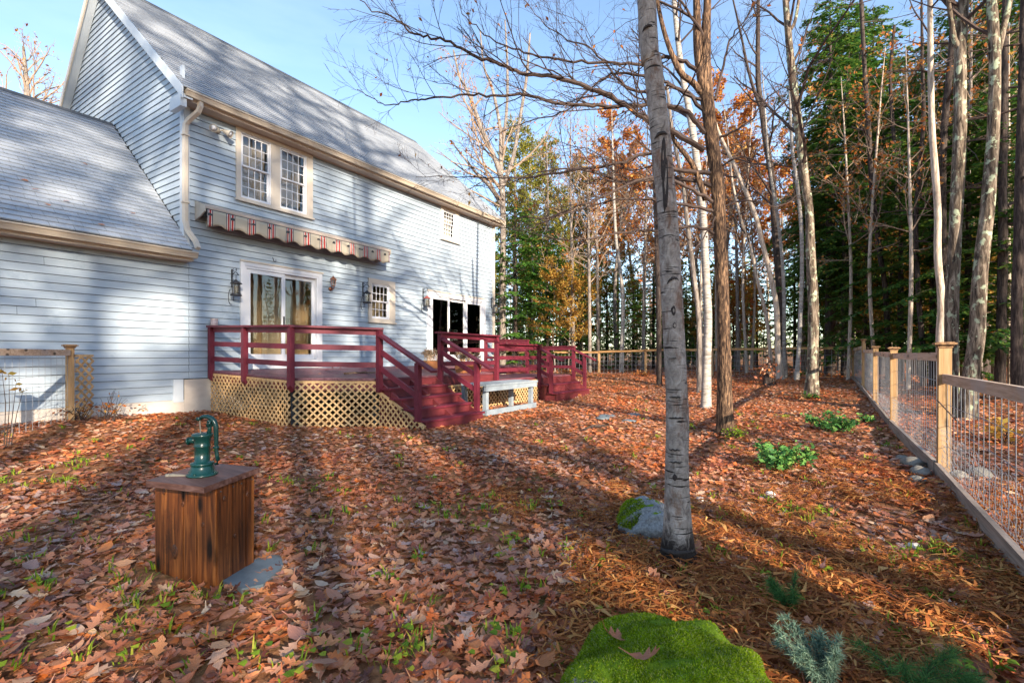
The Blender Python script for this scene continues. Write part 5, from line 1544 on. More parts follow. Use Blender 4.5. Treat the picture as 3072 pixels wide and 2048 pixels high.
dk = [([(2665, 1060, 16), (2663, 1000, 15), (2655, 860, 14), (2641, 768, 14), (2622, 620, 14), (2614, 545, 13), (2606, 383, 13), (2595, 230, 12), (2583, 0, 10)], 17, 'straight black conifer trunk just right of the fence corner'),
      ([(2686, 1060, 11), (2676, 960, 10), (2672, 850, 9), (2690, 574, 9), (2679, 383, 10), (2671, 230, 9), (2683, 77, 8)], 19, 'thin dark trunk behind the fence, second from the corner'),
      ([(2770, 1060, 15), (2760, 950, 14), (2752, 820, 13), (2748, 650, 12), (2760, 500, 11), (2771, 344, 10), (2767, 191, 9)], 15, 'dark trunk left of the cream trunk beyond the fence'),
      ([(2838, 1090, 20), (2836, 900, 20), (2830, 700, 19), (2828, 497, 18), (2836, 344, 18), (2847, 230, 16), (2856, 90, 13)], 14, 'dark trunk seen between the cream trunk and the lichened one'),
      ([(3000, 1130, 26), (3005, 950, 24), (3010, 760, 22), (3008, 560, 20), (3012, 300, 18)], 13, 'dark trunk behind the leaning lichened tree at the right'),
      ([(3052, 1150, 30), (3050, 980, 28), (3056, 760, 26), (3060, 500, 22), (3066, 250, 18)], 11.5, 'dark trunk at the right edge beyond the fence')]
for pts, d, lab in dk:
    px_tree('conifer_trunk_tree', pts, d, M['dark_bark'], lab, top=14, crown=dict(n=14, **{'from': 0.3}, L=1.8, lev=2, el=(-15, 20)), flare=1.3)

# the spreading pale tree behind the far end of the house
px_tree('spreading_tree', [(1508, 900, 20), (1509, 700, 18), (1507, 580, 18), (1500, 520, 17), (1478, 460, 14), (1450, 400, 15), (1432, 350, 12), (1405, 280, 9), (1379, 230, 7), (1360, 150, 5)], 24.0, M['grey_bark'],
    'pale spreading bare tree behind the far end of the house', crown=dict(n=26, **{'from': 0.5}, L=3.6, lev=3, el=(20, 65)), twig='pale_twig', leaves=('orange', 0.28, 0.07),
    forks=[[(1504, 540, 14), (1502, 440, 12), (1500, 380, 10), (1478, 270, 9), (1452, 200, 6), (1440, 90, 4)], [(1508, 560, 14), (1540, 470, 12), (1562, 344, 10), (1580, 230, 9), (1590, 100, 5)], [(1509, 620, 14), (1470, 560, 11), (1430, 520, 9), (1390, 470, 6), (1350, 420, 4)], [(1504, 470, 10), (1520, 330, 9), (1522, 200, 7), (1515, 60, 4)]])
# bare tree behind the wing
px_tree('bare_tree', [(90, 500, 20), (85, 330, 17), (80, 260, 14), (75, 200, 10), (70, 140, 6)], 30.0, M['grey_bark'], 'bare tree with a few russet leaves showing over the wing roof', top=20.5,
    crown=dict(n=34, **{'from': 0.45}, L=4.6, lev=3, el=(25, 70)), twig='pale_twig', leaves=('orange', 0.35, 0.10))

# -- whole trees modelled once about their own origin and copied
def hemlock_proto(H, label, dense=1.0, mat='hemlock', low=0.06, spread=0.30):
    t = thing('hemlock_tree', (0, 0, 0), label, 'tree', 'evergreen trees of the wood')
    g = G(); sp = np.array([(0, 0, -0.1, H * 0.014 * 1.4), (0, 0, 0.3, H * 0.014), (0.02, 0.02, H * 0.5, H * 0.009), (0, 0, H, 0.01)])
    rough_tube(g, smooth_path(sp, 6), 9)
    tr = g.build('trunk', M['dark_bark'], t, True)
    tg, fg = G(), G()
    n = int(H * 11 * dense)
    for i in range(n):
        u = low + (1 - low) * (i / n) ** 0.9
        z = H * u
        L = H * spread * (1 - u) ** 0.55 * rng.uniform(0.30, 1.2) + 0.25
        a = i * 2.39996 + rng.normal(0, 0.3)
        dirv = np.array((math.cos(a), math.sin(a), rng.uniform(-0.05, 0.25)))
        m = max(4, int(L / 0.25))
        path = wander((0, 0, z), dirv, L, m, 0.05, -0.055)
        tg.tube(path, np.linspace(0.006 + 0.006 * L, 0.003, m + 1), 3, False)
        # side sprays, nearly flat and drooping at the tips
        k = int(L * 22)
        uu = rng.uniform(0.12, 1, k); j = np.minimum((uu * m).astype(int), m - 1)
        base = path[j] + (path[j + 1] - path[j]) * (uu * m - j)[:, None]
        ax = path[j + 1] - path[j]; ax /= np.linalg.norm(ax, axis=1, keepdims=True)
        side = np.cross(ax, (0, 0, 1.0)) * rng.choice((-1, 1), k)[:, None]
        side /= np.maximum(np.linalg.norm(side, axis=1, keepdims=True), 1e-6)
        d = side * 0.8 + ax * 0.6 + np.array((0, 0, -0.18)) + rng.normal(0, 0.13, (k, 3))
        ln = (0.16 + 0.34 * (1 - uu) * min(1, L / 1.6) + 0.08) * rng.uniform(0.7, 1.3, k)
        d *= ln[:, None]
        q = 5
        for s in range(q):
            c = base + d * ((s + 0.5) / q) + np.array((0, 0, -0.03)) * (s / q) ** 2
            nn = len(c)
            w = np.cross(d, (0, 0, 1.0)) ; w /= np.maximum(np.linalg.norm(w, axis=1, keepdims=True), 1e-6)
            w = w * (0.052 * rng.uniform(0.5, 1.3, (nn, 1))) + rng.normal(0, 0.010, (nn, 3))
            f = d / q * 0.62 + rng.normal(0, 0.012, (nn, 3))
            v = np.stack([c - f - w * 0.6, c - f * 0.2 + w, c + f + w * 0.5, c + f * 0.3 - w], 1).reshape(-1, 3)
            ii = np.arange(nn)[:, None] * 4
            fg.add(v, ii + np.arange(4)[None, :])
    br = tg.build('branches', M['dark_bark'], t)
    cr = fg.build('crown', M[mat], t)
    return t
def broad_proto(H, name, label, leafkey, leafn, leafsize, bark_key, from_=0.4, L=0.22, n=26, twig='pale_twig', r=0.009, group='bare trees of the wood'):
    t = thing(name, (0, 0, 0), label, 'tree', group)
    g = G()
    w = [(0, 0, -0.1, H * r * 1.5), (0, 0, 0.4, H * r), (rng.normal(0, 0.12), rng.normal(0, 0.12), H * 0.35, H * r * 0.8), (rng.normal(0, 0.25), rng.normal(0, 0.25), H * 0.7, H * r * 0.5), (rng.normal(0, 0.3), rng.normal(0, 0.3), H, 0.012)]
    sp = smooth_path(w, 7); rough_tube(g, sp, 9)
    g.build('trunk', M[bark_key], t, True)
    cg, ends = G(), []
    for i in range(n):
        u = from_ + (0.97 - from_) * (i + rng.uniform(0, 1)) / n
        j = int(np.argmin(abs(sp[:, 2] - H * u)))
        a = i * 2.4 + rng.normal(0, 0.4); el = math.radians(rng.uniform(15, 62))
        d = np.array((math.cos(a) * math.cos(el), math.sin(a) * math.cos(el), math.sin(el)))
        grow(cg, sp[j, :3], d, H * L * (1.1 - 0.6 * u) * rng.uniform(0.6, 1.2), max(sp[j, 3] * 0.45, 0.01), 1, 3, dict(k=(0, 5, 4, 0), ang=(22, 55), ratio=0.6, wob=0.10, seg=0.45, lift=(0, 0.05, 0.06, 0.05)), ends)
    cg.build('crown', M[twig], t)
    if leafn:
        lg = G(); leaf_quads(lg, along(ends, leafn, 0.12), leafsize, 0.8)
        lg.build('foliage', M[leafkey], t)
    return t
def pine_proto(H, label):
    t = thing('white_pine', (0, 0, 0), label, 'tree', 'tall pines behind the back fence')
    g = G(); sp = smooth_path([(0, 0, -0.1, 0.24), (0.05, 0, H * 0.4, 0.17), (0, 0.08, H, 0.02)], 7); rough_tube(g, sp, 9)
    g.build('trunk', M['grey_bark'], t, True)
    tg, fg = G(), G()
    for i in range(70):
        u = 0.32 + 0.66 * i / 70; z = H * u
        L = H * 0.17 * (1.25 - u) * rng.uniform(0.5, 1.2)
        a = i * 2.4 + rng.normal(0, 0.4)
        path = wander((0, 0, z), (math.cos(a), math.sin(a), 0.25), L, 6, 0.08, 0.06)
        tg.tube(path, np.linspace(0.05 * L / 3, 0.008, 7), 4, False)
        k = int(L * 16)
        uu = rng.uniform(0.3, 1, k); j = np.minimum((uu * 6).astype(int), 5)
        c = path[j] + (path[j + 1] - path[j]) * (uu * 6 - j)[:, None] + rng.normal(0, 0.16, (k, 3))
        cc = np.repeat(c, 9, 0) + rng.normal(0, 0.085, (k * 9, 3))
        leaf_quads(fg, cc, 0.085, 1.0)
    tg.build('branches', M['grey_bark'], t); fg.build('crown', M['pine'], t)
    return t

hemA = hemlock_proto(9.5, 'dark green hemlock tree filling the wood beyond the fence', low=0.12)
hemB = hemlock_proto(15, 'dark green hemlock tree filling the wood beyond the fence', 0.85, low=0.20, spread=0.22)
hemC = hemlock_proto(7.0, 'bright green young hemlock right behind the far corner of the house', 1.15, 'hemlock_lit', 0.05, 0.30)
oakA = broad_proto(19, 'oak_tree', 'tall oak holding russet leaves behind the back fence', 'orange', 9.0, 0.125, 'grey_bark', 0.45, group='russet oaks behind the back fence')
oakB = broad_proto(17, 'oak_tree', 'tall oak holding russet leaves behind the back fence', 'orange', 6.0, 0.125, 'grey_bark', 0.4, group='russet oaks behind the back fence')
goldA = broad_proto(7.5, 'beech_sapling', 'small beech with golden leaves under the trees behind the deck', 'gold', 7.0, 0.085, 'grey_bark', 0.25, 0.30, 18, r=0.007, group='golden beeches behind the back fence')
bareA = broad_proto(17, 'bare_maple', 'bare grey maple in the wood behind the back fence', 'orange', 0.3, 0.09, 'grey_bark', 0.35, 0.2, 26, 'pale_twig', 0.0075)
bareB = broad_proto(15, 'bare_maple', 'bare grey maple in the wood behind the back fence', 'orange', 0.7, 0.09, 'pale_bark', 0.4, 0.18, 24, 'pale_twig', 0.006)
pineA = pine_proto(21, 'tall olive green pine rising behind the far end of the house')

USED = set(); PLACED = []
def put(proto, px, d, s=1.0, label=None, group=None, rz=None):
    p = P(px, HORIZON, d)
    loc = (p[0], p[1], gz(p[0], p[1]) - 0.05)
    rz = rng.uniform(0, 6.28) if rz is None else rz
    if proto.name not in USED:
        USED.add(proto.name)
        proto.location = loc; proto.rotation_euler = (0, 0, rz); proto.scale = (s, s, s)
        if label: proto['label'] = label
        if group: proto['group'] = group
        o = proto
    else:
        o = copy_tree(proto, loc, rz, s, label, group)
    PLACED.append((o, label, px, d))
    return o
# behind the back fence and beside the house
put(hemC, 1545, 24.5, 1.22, 'bright young hemlock'); put(hemC, 1640, 31, 1.3, 'bright young hemlock')
for px, d, s in ((1735, 30, 0.75), (1590, 36, 0.95), (1820, 33, 0.8), (1900, 30, 0.62), (1960, 34, 0.8), (2050, 31, 0.55), (2200, 33, 0.7), (2270, 36, 0.85), (2140, 38, 0.8), (1700, 42, 1.0), (2385, 34, 0.95), (2060, 45, 0.9), (1500, 40, 1.0)):
    put(hemA, px, d, s, 'dark hemlock', 'hemlocks behind the back fence')
for px, d, s in ((1545, 34, 0.85), (1640, 37, 0.85), (1740, 36, 0.75), (1850, 40, 0.85), (1590, 46, 1.05), (1690, 33, 0.6)):
    put(pineA, px, d, s, 'tall olive green pine')
for px, d, s in ((1760, 38, 0.95), (1990, 37, 0.9), (2080, 46, 1.05), (2240, 42, 1.0), (2340, 44, 1.0), (2420, 36, 0.95), (1900, 45, 1.0), (2520, 28, 0.95), (2180, 30, 0.9), (1850, 32, 0.85)):
    put(oakA if rng.uniform() < 0.6 else oakB, px, d, s, 'russet leaved oak')
for px, d, s in ((1665, 28, 0.85), (1705, 27, 0.75), (1800, 37, 0.9), (1900, 38, 0.9), (1750, 33, 0.9), (2010, 35, 0.95), (1620, 40, 1.1), (2230, 31, 0.8), (2120, 33, 0.8)):
    put(goldA, px, d, s, 'golden leaved beech')
for px, d, s in ((1720, 27.5, 0.9), (1640, 35, 1.0), (1795, 29, 0.9), (1930, 28, 0.9), (2010, 30, 0.95), (2150, 29, 0.9), (2215, 27, 0.85), (2255, 30, 0.95), (2180, 36, 1.0), (2460, 26, 0.9), (2490, 31, 1.0), (2090, 35, 1), (1850, 40, 1.1), (1680, 47, 1.1), (2300, 48, 1.1), (1960, 50, 1.2), (2110, 26, 0.9), (2240, 24.5, 0.9), (2410, 27, 1.0), (2030, 25.5, 0.85), (1770, 25.5, 0.8)):
    put(bareA if rng.uniform() < 0.5 else bareB, px, d, s, 'bare grey maple')
# the hemlock wood beyond the right-hand fence
RIGHT = [(2480, 25, 0.85, 0), (2535, 21, 0.8, 1), (2600, 19.5, 0.8, 0), (2650, 23, 0.9, 1), (2700, 17, 0.85, 0), (2745, 21, 0.9, 1), (2800, 15.5, 0.8, 0), (2850, 18.5, 0.9, 1), (2905, 14.5, 0.85, 0), (2950, 19, 1.0, 1), (3000, 13.5, 0.85, 0), (3060, 16.5, 0.95, 1), (2580, 30, 1.1, 1), (2770, 29, 1.15, 1), (2930, 27, 1.15, 1), (3080, 23, 1.1, 1), (2440, 38, 1.1, 1), (2490, 23, 1.15, 1), (2620, 26, 1.25, 1), (2545, 25, 1.2, 1)]
for px, d, s in ((2545, 18, 0.75), (2625, 16.5, 0.75), (2725, 14.5, 0.7), (2785, 19, 0.85), (2890, 16.5, 0.8), (2985, 17, 0.8), (3030, 14, 0.7), (2675, 25, 0.95), (2840, 24, 0.95), (2960, 23, 0.95)):
    put(bareA if rng.uniform() < 0.5 else bareB, px, d, s, 'bare grey maple', 'bare trees beyond the right-hand fence')
for px, d, s in ((2665, 19, 0.75), (2760, 17.5, 0.6), (2945, 15.5, 0.6), (3050, 20, 0.8), (2570, 24, 0.9)):
    put(goldA, px, d, s, 'golden leaved beech', 'golden beeches beyond the right-hand fence')
for px, d, s, k in RIGHT:
    put((hemA, hemB)[k], px, d, s * 1.05, 'dark green hemlock', 'hemlocks beyond the right-hand fence')

# say which of the look-alike trees each one is: by what stands in front of it, then by how near it is
MARKS = [(1500, 'the far corner of the house'), (1600, 'the low level of the deck'), (1690, 'the second flight of steps'), (1795, 'the first bare post of the back fence'), (1866, 'the slender white birch'), (1935, 'the fence left of the foreground birch'), (2010, 'the thick foreground birch'), (2095, 'the white paper birch'), (2165, 'the brown forked maple'), (2245, 'the gap right of the brown maple'), (2335, 'the pale clump at the back fence'), (2430, 'the lichened grey trunk'), (2500, 'the back fence end'), (2560, 'the fence corner'), (2630, 'the far fence posts'), (2700, 'the third fence post'), (2765, 'the wire left of the cream trunk'), (2820, 'the cream trunk'), (2875, 'the middle spotted trunk'), (2940, 'the leaning lichened trunk'), (3040, 'the right edge of the near fence')]
ORD = ['nearest', 'second nearest', 'third nearest', 'fourth nearest', 'fifth nearest', 'sixth nearest']
NUM = ['', 'one', 'two', 'three', 'four', 'five', 'six']
cells = {}
for o, lab, px, d in PLACED:
    mk = min(MARKS, key=lambda q: abs(q[0] - px))[1]
    cells.setdefault((lab, mk), []).append((d, o))
for (lab, mk), lst in cells.items():
    lst.sort(key=lambda q: q[0])
    for k, (d, o) in enumerate(lst):
        extra = '' if len(lst) == 1 else (', nearer of two' if len(lst) == 2 and k == 0 else ', farther of two' if len(lst) == 2 else ', %s of %s' % (ORD[k], NUM[len(lst)]))
        o['label'] = lab + ' behind ' + mk + extra

# ------------------------------------------------------------------ far wood (one mass) and the wood behind the photographer
def far_wood(name, ring, count, seed, hmin, hmax, leaf_n, mats, xc=10, yc=0, keep=None):
    r = np.random.default_rng(seed)
    tg, fg, og = G(), G(), G()
    for i in range(count):
        rad = math.sqrt(r.uniform(ring[0] ** 2, ring[1] ** 2)); a = r.uniform(0, 2 * math.pi)
        x, y = xc + rad * math.cos(a), yc + rad * math.sin(a)
        if keep and not keep(x, y): continue
        z0 = gz(x, y); H = r.uniform(hmin, hmax)
        tg.tube([(x, y, z0 - 0.2), (x + r.normal(0, 0.2), y + r.normal(0, 0.2), z0 + H * 0.5), (x + r.normal(0, 0.4), y + r.normal(0, 0.4), z0 + H)], [0.011 * H, 0.008 * H, 0.02], 6, False)
        for k in range(7):
            zz = z0 + H * r.uniform(0.4, 0.95); b = r.uniform(0, 6.28); L = H * 0.16
            tg.tube([(x, y, zz), (x + L * 0.5 * math.cos(b), y + L * 0.5 * math.sin(b), zz + L * 0.35), (x + L * math.cos(b), y + L * math.sin(b), zz + L * 0.8)], [0.003 * H, 0.002 * H, 0.01], 3, False)
        kind = r.uniform()
        tgt = fg if kind < mats[0] else (og if kind < mats[1] else None)
        if tgt is None: continue
        n = int(leaf_n * H / 15)
        if tgt is fg:
            u = r.uniform(0.1, 1, n); rr = H * 0.20 * (1 - u) ** 0.8 * np.sqrt(r.uniform(0.05, 1, n)); b = r.uniform(0, 6.28, n)
            b = np.round(b * 4) / 4 + r.normal(0, 0.06, n); u = np.round(u * 22) / 22 + r.normal(0, 0.006, n)
            c = np.stack([x + rr * np.cos(b), y + rr * np.sin(b), z0 + H * u - rr * 0.15], 1)
        else:
            k = 26; cc = np.stack([r.normal(x, H * 0.10, k), r.normal(y, H * 0.10, k), z0 + H * r.uniform(0.45, 1, k)], 1)
            c = cc[r.integers(0, k, n)] + r.normal(0, 0.45, (n, 3))
        leaf_quads(tgt, c, 0.16, 0.5)
    root = tg.build(name, M['grey_bark'], None, False, 'stuff')
    root['label'] = 'mass of distant trunks and crowns closing the view through the wood'; root['category'] = 'woodland'
    if fg.n: fg.build('evergreen_crowns', M['hemlock'], root, kind='stuff')
    if og.n: og.build('autumn_crowns', M['orange'], root, kind='stuff')
    return root
far_wood('distant_wood', (46, 95), 260, 5, 13, 22, 620, (0.45, 0.75), keep=lambda x, y: x > 8 or y < -8)
far_wood('understorey_wood', (24, 64), 430, 9, 4.5, 11, 620, (0.66, 0.92), keep=lambda x, y: (x > 25 or y < -9) and x > 2)

def near_wood():
    """Wood behind and beside the photographer, out of the picture; its shade falls on the yard and the house."""
    r = np.random.default_rng(23)
    tg, fg = G(), G()
    done = 0
    spots = SHADE_TREES
    for (x, y, H, rad, kind) in spots:
        z0 = gz(x, y)
        dx, dy = r.normal(0, 0.25, 2)
        tg.tube([(x, y, z0 - 0.2), (x + dx * 0.4, y + dy * 0.4, z0 + H * 0.4), (x + dx, y + dy, z0 + H)], [rad * 1.25, rad, 0.02], 9, False)
        if kind == 'bare':
            for k in range(26):
                u = r.uniform(0.52, 0.98); zz = z0 + H * u; b = r.uniform(0, 6.28); L = H * 0.20 * (1.3 - u)
                p0 = np.array((x + dx * u, y + dy * u, zz)); d = unit((math.cos(b), math.sin(b), r.uniform(0.3, 1.0)))
                p1 = p0 + d * L * 0.5; p2 = p1 + unit(d + r.normal(0, 0.25, 3)) * L * 0.5
                tg.tube([p0, p1, p2], [rad * 0.45, rad * 0.28, 0.02], 5, False)
                for q in range(7):
                    s0 = (p0, p1)[q % 2] + ((p1 - p0) if q % 2 == 0 else (p2 - p1)) * r.uniform(0.2, 1)
                    dd = unit(d + r.normal(0, 0.6, 3))
                    tg.tube([s0, s0 + dd * L * 0.25, s0 + unit(dd + r.normal(0, 0.3, 3)) * L * 0.45], [rad * 0.17, rad * 0.11, 0.010], 3, False)
        else:
            n = int(420 * H / 8)
            lowf = 0.66
            u = r.uniform(lowf, 1, n); rr = H * 0.30 * (1 - u) ** 0.8 * np.sqrt(r.uniform(0.03, 1, n)); b = r.uniform(0, 6.28, n)
            b = np.round(b * 3) / 3 + r.normal(0, 0.09, n); u = np.round(u * 16) / 16 + r.normal(0, 0.008, n)
            leaf_quads(fg, np.stack([x + rr * np.cos(b), y + rr * np.sin(b), z0 + H * u - rr * 0.2], 1), 0.15, 0.4)
    root = tg.build('near_wood', M['grey_bark'], None, False, 'stuff')
    root['label'] = 'wood behind and to the right of the photographer shading the yard'; root['category'] = 'woodland'
    if fg.n: fg.build('evergreen_crowns', M['hemlock'], root, kind='stuff')
SHADE_TREES = []
_r = np.random.default_rng(41)
# tall trees well behind the yard: trunks, limbs and crowns throw soft patches of shade on the house
_k = TO_SUN.x / -TO_SUN.y
for s_, y, H_, r_ in ((-1.75, -26.0, 32, 0.27), (-3.4, -30.0, 33, 0.24), (2.3, -28.0, 33, 0.26), (-6.0, -31.0, 33, 0.24)):
    SHADE_TREES.append((s_ - _k * y, y, H_, r_, 'bare'))
for k in range(26):
    y = _r.uniform(-36, -17); s_ = _r.uniform(-14, 8) if k < 20 else _r.uniform(10, 22)
    SHADE_TREES.append((s_ - _k * y, y, _r.uniform(17, 25), _r.uniform(0.11, 0.20), 'bare'))
SHADE_TREES = [q for q in SHADE_TREES if math.hypot(q[0], q[1]) > 6]
near_wood()

# ------------------------------------------------------------------ fallen leaves
LEAF_STOPS = [(0.0, (0.085, 0.024, 0.012)), (0.10, (0.24, 0.070, 0.028)), (0.22, (0.44, 0.155, 0.065)), (0.36, (0.60, 0.265, 0.135)), (0.47, (0.36, 0.165, 0.125)), (0.58, (0.52, 0.215, 0.105)), (0.70, (0.62, 0.19, 0.032)), (0.80, (0.68, 0.35, 0.17)), (0.90, (0.42, 0.28, 0.255)), (1.0, (0.74, 0.52, 0.32))]
def litter_mat():
    m, nt, b = new_mat('fallen_oak_leaves')
    r = ramp(nt, LEAF_STOPS); nt.links.new(island(nt), r.inputs['Fac'])
    col = r.outputs['Color']
    g1 = noise(nt, coords(nt), 0.55, 3, 0.5)      # drifts of more orange leaves
    rr = ramp(nt, [(0.42, (0, 0, 0)), (0.64, (1, 1, 1))]); nt.links.new(g1, rr.inputs['Fac'])
    col = mixc(nt, rr.outputs['Color'], col, mixc(nt, 1.0, col, (1.18, 0.80, 0.50), 'MULTIPLY'))
    v = noise(nt, coords(nt), 55, 3, 0.6)
    col = mixc(nt, math_n(nt, 'MULTIPLY', v, 0.35), col, (0.10, 0.045, 0.03))
    nt.links.new(col, b.inputs['Base Color'])
    b.inputs['Roughness'].default_value = 0.42
    b.inputs['Specular IOR Level'].default_value = 0.55
    tr = nd(nt, 'ShaderNodeBsdfTranslucent'); nt.links.new(col, tr.inputs['Color'])
    mx = nd(nt, 'ShaderNodeMixShader'); mx.inputs[0].default_value = 0.18
    nt.links.new(b.outputs[0], mx.inputs[1]); nt.links.new(tr.outputs[0], mx.inputs[2])
    nt.links.new(mx.outputs[0], nt.nodes['Material Output'].inputs['Surface'])
    return m
M['litter'] = litter_mat()
OAK_W = [0.015, 0.03, 0.20, 0.10, 0.34, 0.13, 0.31, 0.11, 0.15, 0.0]
OAK_S = [-0.30, 0.0, 0.22, 0.34, 0.50, 0.60, 0.74, 0.82, 0.90, 1.02]
MAP_W = [0.012, 0.02, 0.20, 0.30, 0.52, 0.22, 0.40, 0.14, 0.20, 0.0]
MAP_S = [-0.35, 0.0, -0.06, 0.16, 0.34, 0.36, 0.62, 0.56, 0.74, 1.0]
BEE_W = [0.01, 0.02, 0.20, 0.29, 0.27, 0.16, 0.0]
BEE_S = [-0.15, 0.0, 0.18, 0.42, 0.62, 0.82, 1.0]
def leaf_shape(kind, seed):
    r = np.random.default_rng(seed)
    S, W = {'oak': (OAK_S, OAK_W), 'maple': (MAP_S, MAP_W), 'beech': (BEE_S, BEE_W)}[kind]
    curl, cup, twist = r.uniform(-0.5, 0.9), r.uniform(-0.3, 0.9), r.uniform(-0.4, 0.4)
    v = []
    for s, w in zip(S, W):
        zc = curl * (s - 0.4) ** 2
        for sd in (-1, 0, 1):
            ww = w * (1 + r.normal(0, 0.10)) * sd
            lead = 0.10 * abs(w) if sd else 0
            v.append((s + lead, ww, zc + cup * ww * ww * 1.6 + twist * ww * s + r.normal(0, 0.012)))
    n = len(S); q = []
    for i in range(n - 1):
        for k in (0, 1):
            a = i * 3 + k; q.append((a, a + 1, a + 4, a + 3))
    return np.array(v) - (0.45, 0, 0), np.array(q)
FAR_V = np.array([(-0.5, 0, 0.0), (0.0, -0.34, 0.08), (0.1, 0, -0.02), (0.0, 0.34, 0.08), (0.52, 0, 0.04)]); FAR_T = np.array([(0, 1, 2), (0, 2, 3), (1, 4, 2), (2, 4, 3)])
def in_house(x, y):
    return (y > WY - 0.05) & (x < 15.1)
def under_deck(x, y):
    up = (x > DL + 0.05) & (y > DF) & (x < 14.2) & ~((x < 6.05) & (y < 7.72 - (x - DL) / 1.08 * 0.94))
    return up | ((x > 6.05) & (x < 7.64) & (y > 5.65) & (y <= DF)) | ((x > 11.8) & (x < 13.98) & (y > 6.2) & (y <= DF))
def on_box(x, y):
    d = np.stack([x - c0[0], y - c0[1]], -1); a, b2 = d @ ul_n, d @ ur_n
    return (a > -0.03) & (a < LL + 0.03) & (b2 > -0.03) & (b2 < LR + 0.03)
def frames(n, tilt):
    yaw = rng.uniform(0, 2 * math.pi, n); tx = rng.normal(0, tilt, n); ty = rng.normal(0, tilt, n)
    ex = np.stack([np.cos(yaw), np.sin(yaw), tx], 1); ex /= np.linalg.norm(ex, axis=1, keepdims=True)
    ez = np.stack([-tx * np.cos(yaw) + rng.normal(0, tilt, n), -tx * np.sin(yaw) + ty, np.ones(n)], 1)
    ey = np.cross(ez, ex); ey /= np.linalg.norm(ey, axis=1, keepdims=True)
    ez = np.cross(ex, ey)
    return ex, ey, ez
SHAPES = [leaf_shape('oak', s) for s in range(8)] + [leaf_shape('maple', s) for s in (11,)] + [leaf_shape('beech', s) for s in (21, 22, 23)]
bare_patch = lambda x, y: (np.sin(1.7 * x + 0.6 * y + 1.0) + np.sin(2.3 * y - 1.1 * x) + np.sin(3.9 * x + 2.0) * np.sin(3.1 * y + 0.5)) 
def scatter(n, xr, yr, rmin, rmax, dens):
    x = rng.uniform(*xr, n); y = rng.uniform(*yr, n); r = np.hypot(x, y)
    ok = (r > rmin) & (r < rmax) & ~in_house(x, y) & ~under_deck(x, y) & ~on_box(x, y)
    ok &= (rng.uniform(0, 1, n) < dens(x, y))
    return x[ok], y[ok]
litter = G()
def lay(x, y, size, tilt, lift, shapes=None):
    n = len(x)
    z = terrain(x, y) + rng.uniform(0.006, lift, n)
    ex, ey, ez = frames(n, tilt)
    s = size * rng.uniform(0.6, 1.25, n)
    if shapes is None:
        v = FAR_V
        w = (ex[:, None] * v[None, :, 0:1] + ey[:, None] * v[None, :, 1:2] + ez[:, None] * v[None, :, 2:3]) * s[:, None, None] + np.stack([x, y, z], 1)[:, None]
        t = FAR_T[None] + np.arange(n)[:, None, None] * 5
        litter.add(w.reshape(-1, 3), None, t.reshape(-1, 3)); return
    pick = rng.integers(0, len(shapes), n)
    for k, (v, q) in enumerate(shapes):
        m = pick == k
        if not m.any(): continue
        c = m.sum()
        w = (ex[m][:, None] * v[None, :, 0:1] + ey[m][:, None] * v[None, :, 1:2] + ez[m][:, None] * v[None, :, 2:3]) * s[m][:, None, None] + np.stack([x[m], y[m], z[m]], 1)[:, None]
        qq = q[None] + np.arange(c)[:, None, None] * len(v)
        litter.add(w.reshape(-1, 3), qq.reshape(-1, 4))
# near the camera every leaf has its lobes
near_d = lambda x, y: np.where(bare_patch(x, y) > 1.75, 0.55, 1.0)
x, y = scatter(60000, (-1.5, 7.5), (-3.0, 8.0), 0.6, 6.5, lambda x, y: near_d(x, y) * np.clip(1.25 - np.hypot(x, y) / 9, 0.3, 1))
lay(x, y, 0.082, 0.17, 0.030, SHAPES)
x, y = scatter(120000, (-2, 24), (-4.5, 10.6), 5.5, 26, lambda x, y: near_d(x, y) * np.clip(1.3 - np.hypot(x, y) / 26, 0.35, 1))
lay(x, y, 0.088, 0.25, 0.03)
x, y = scatter(30000, (2, 45), (-25, 30), 12, 48, lambda x, y: np.where((x > 22.4) | (y < -1), 1.0, 0.2))
lay(x, y, 0.16, 0.4, 0.05)
lit = litter.build('leaf_litter', M['litter'], GROUND, kind='stuff')
lit['label'] = 'carpet of fallen brown oak and maple leaves'
# the leaves lying uppermost in the foreground, one object each
shape_me = []
for v, q in SHAPES:
    g = G().add(v, q); me = g.mesh('leaf', True); shape_me.append(me)
def top_leaf_mat():
    m, nt, b = new_mat('single_fallen_leaf')
    r = ramp(nt, LEAF_STOPS[2:]); nt.links.new(obj_rand(nt), r.inputs['Fac'])
    v = coords(nt, (1, 14, 1), 'obj')
    f = noise(nt, v, 1.5, 4, 0.6)
    col = mixc(nt, math_n(nt, 'MULTIPLY', f, 0.5), r.outputs['Color'], (0.14, 0.06, 0.04))
    nt.links.new(col, b.inputs['Base Color']); b.inputs['Roughness'].default_value = 0.4
    bump(nt, b, f, 0.4, 0.05)
    return m
M['top_leaf'] = top_leaf_mat()
for me in shape_me: me.materials.append(M['top_leaf'])
cnt = 0
while cnt < 300:
    u, vv = rng.uniform(0, 3072), rng.uniform(1330, 2048) ** 1.0
    p, d = hit(u, vv)
    if d > 5.5 or in_house(p[0], p[1]) or on_box(np.array([p[0]]), np.array([p[1]]))[0] or p[1] < -0.9: continue
    k = rng.integers(0, len(SHAPES))
    o = bpy.data.objects.new('leaf', shape_me[k]); COL.objects.link(o); o.parent = GROUND
    o.location = (p[0], p[1], p[2] + rng.uniform(0.034, 0.05))
    o.rotation_euler = (rng.normal(0, 0.22), rng.normal(0, 0.22), rng.uniform(0, 6.28))
    s = 0.092 * rng.uniform(0.75, 1.3); o.scale = (s, s, s)
    cnt += 1

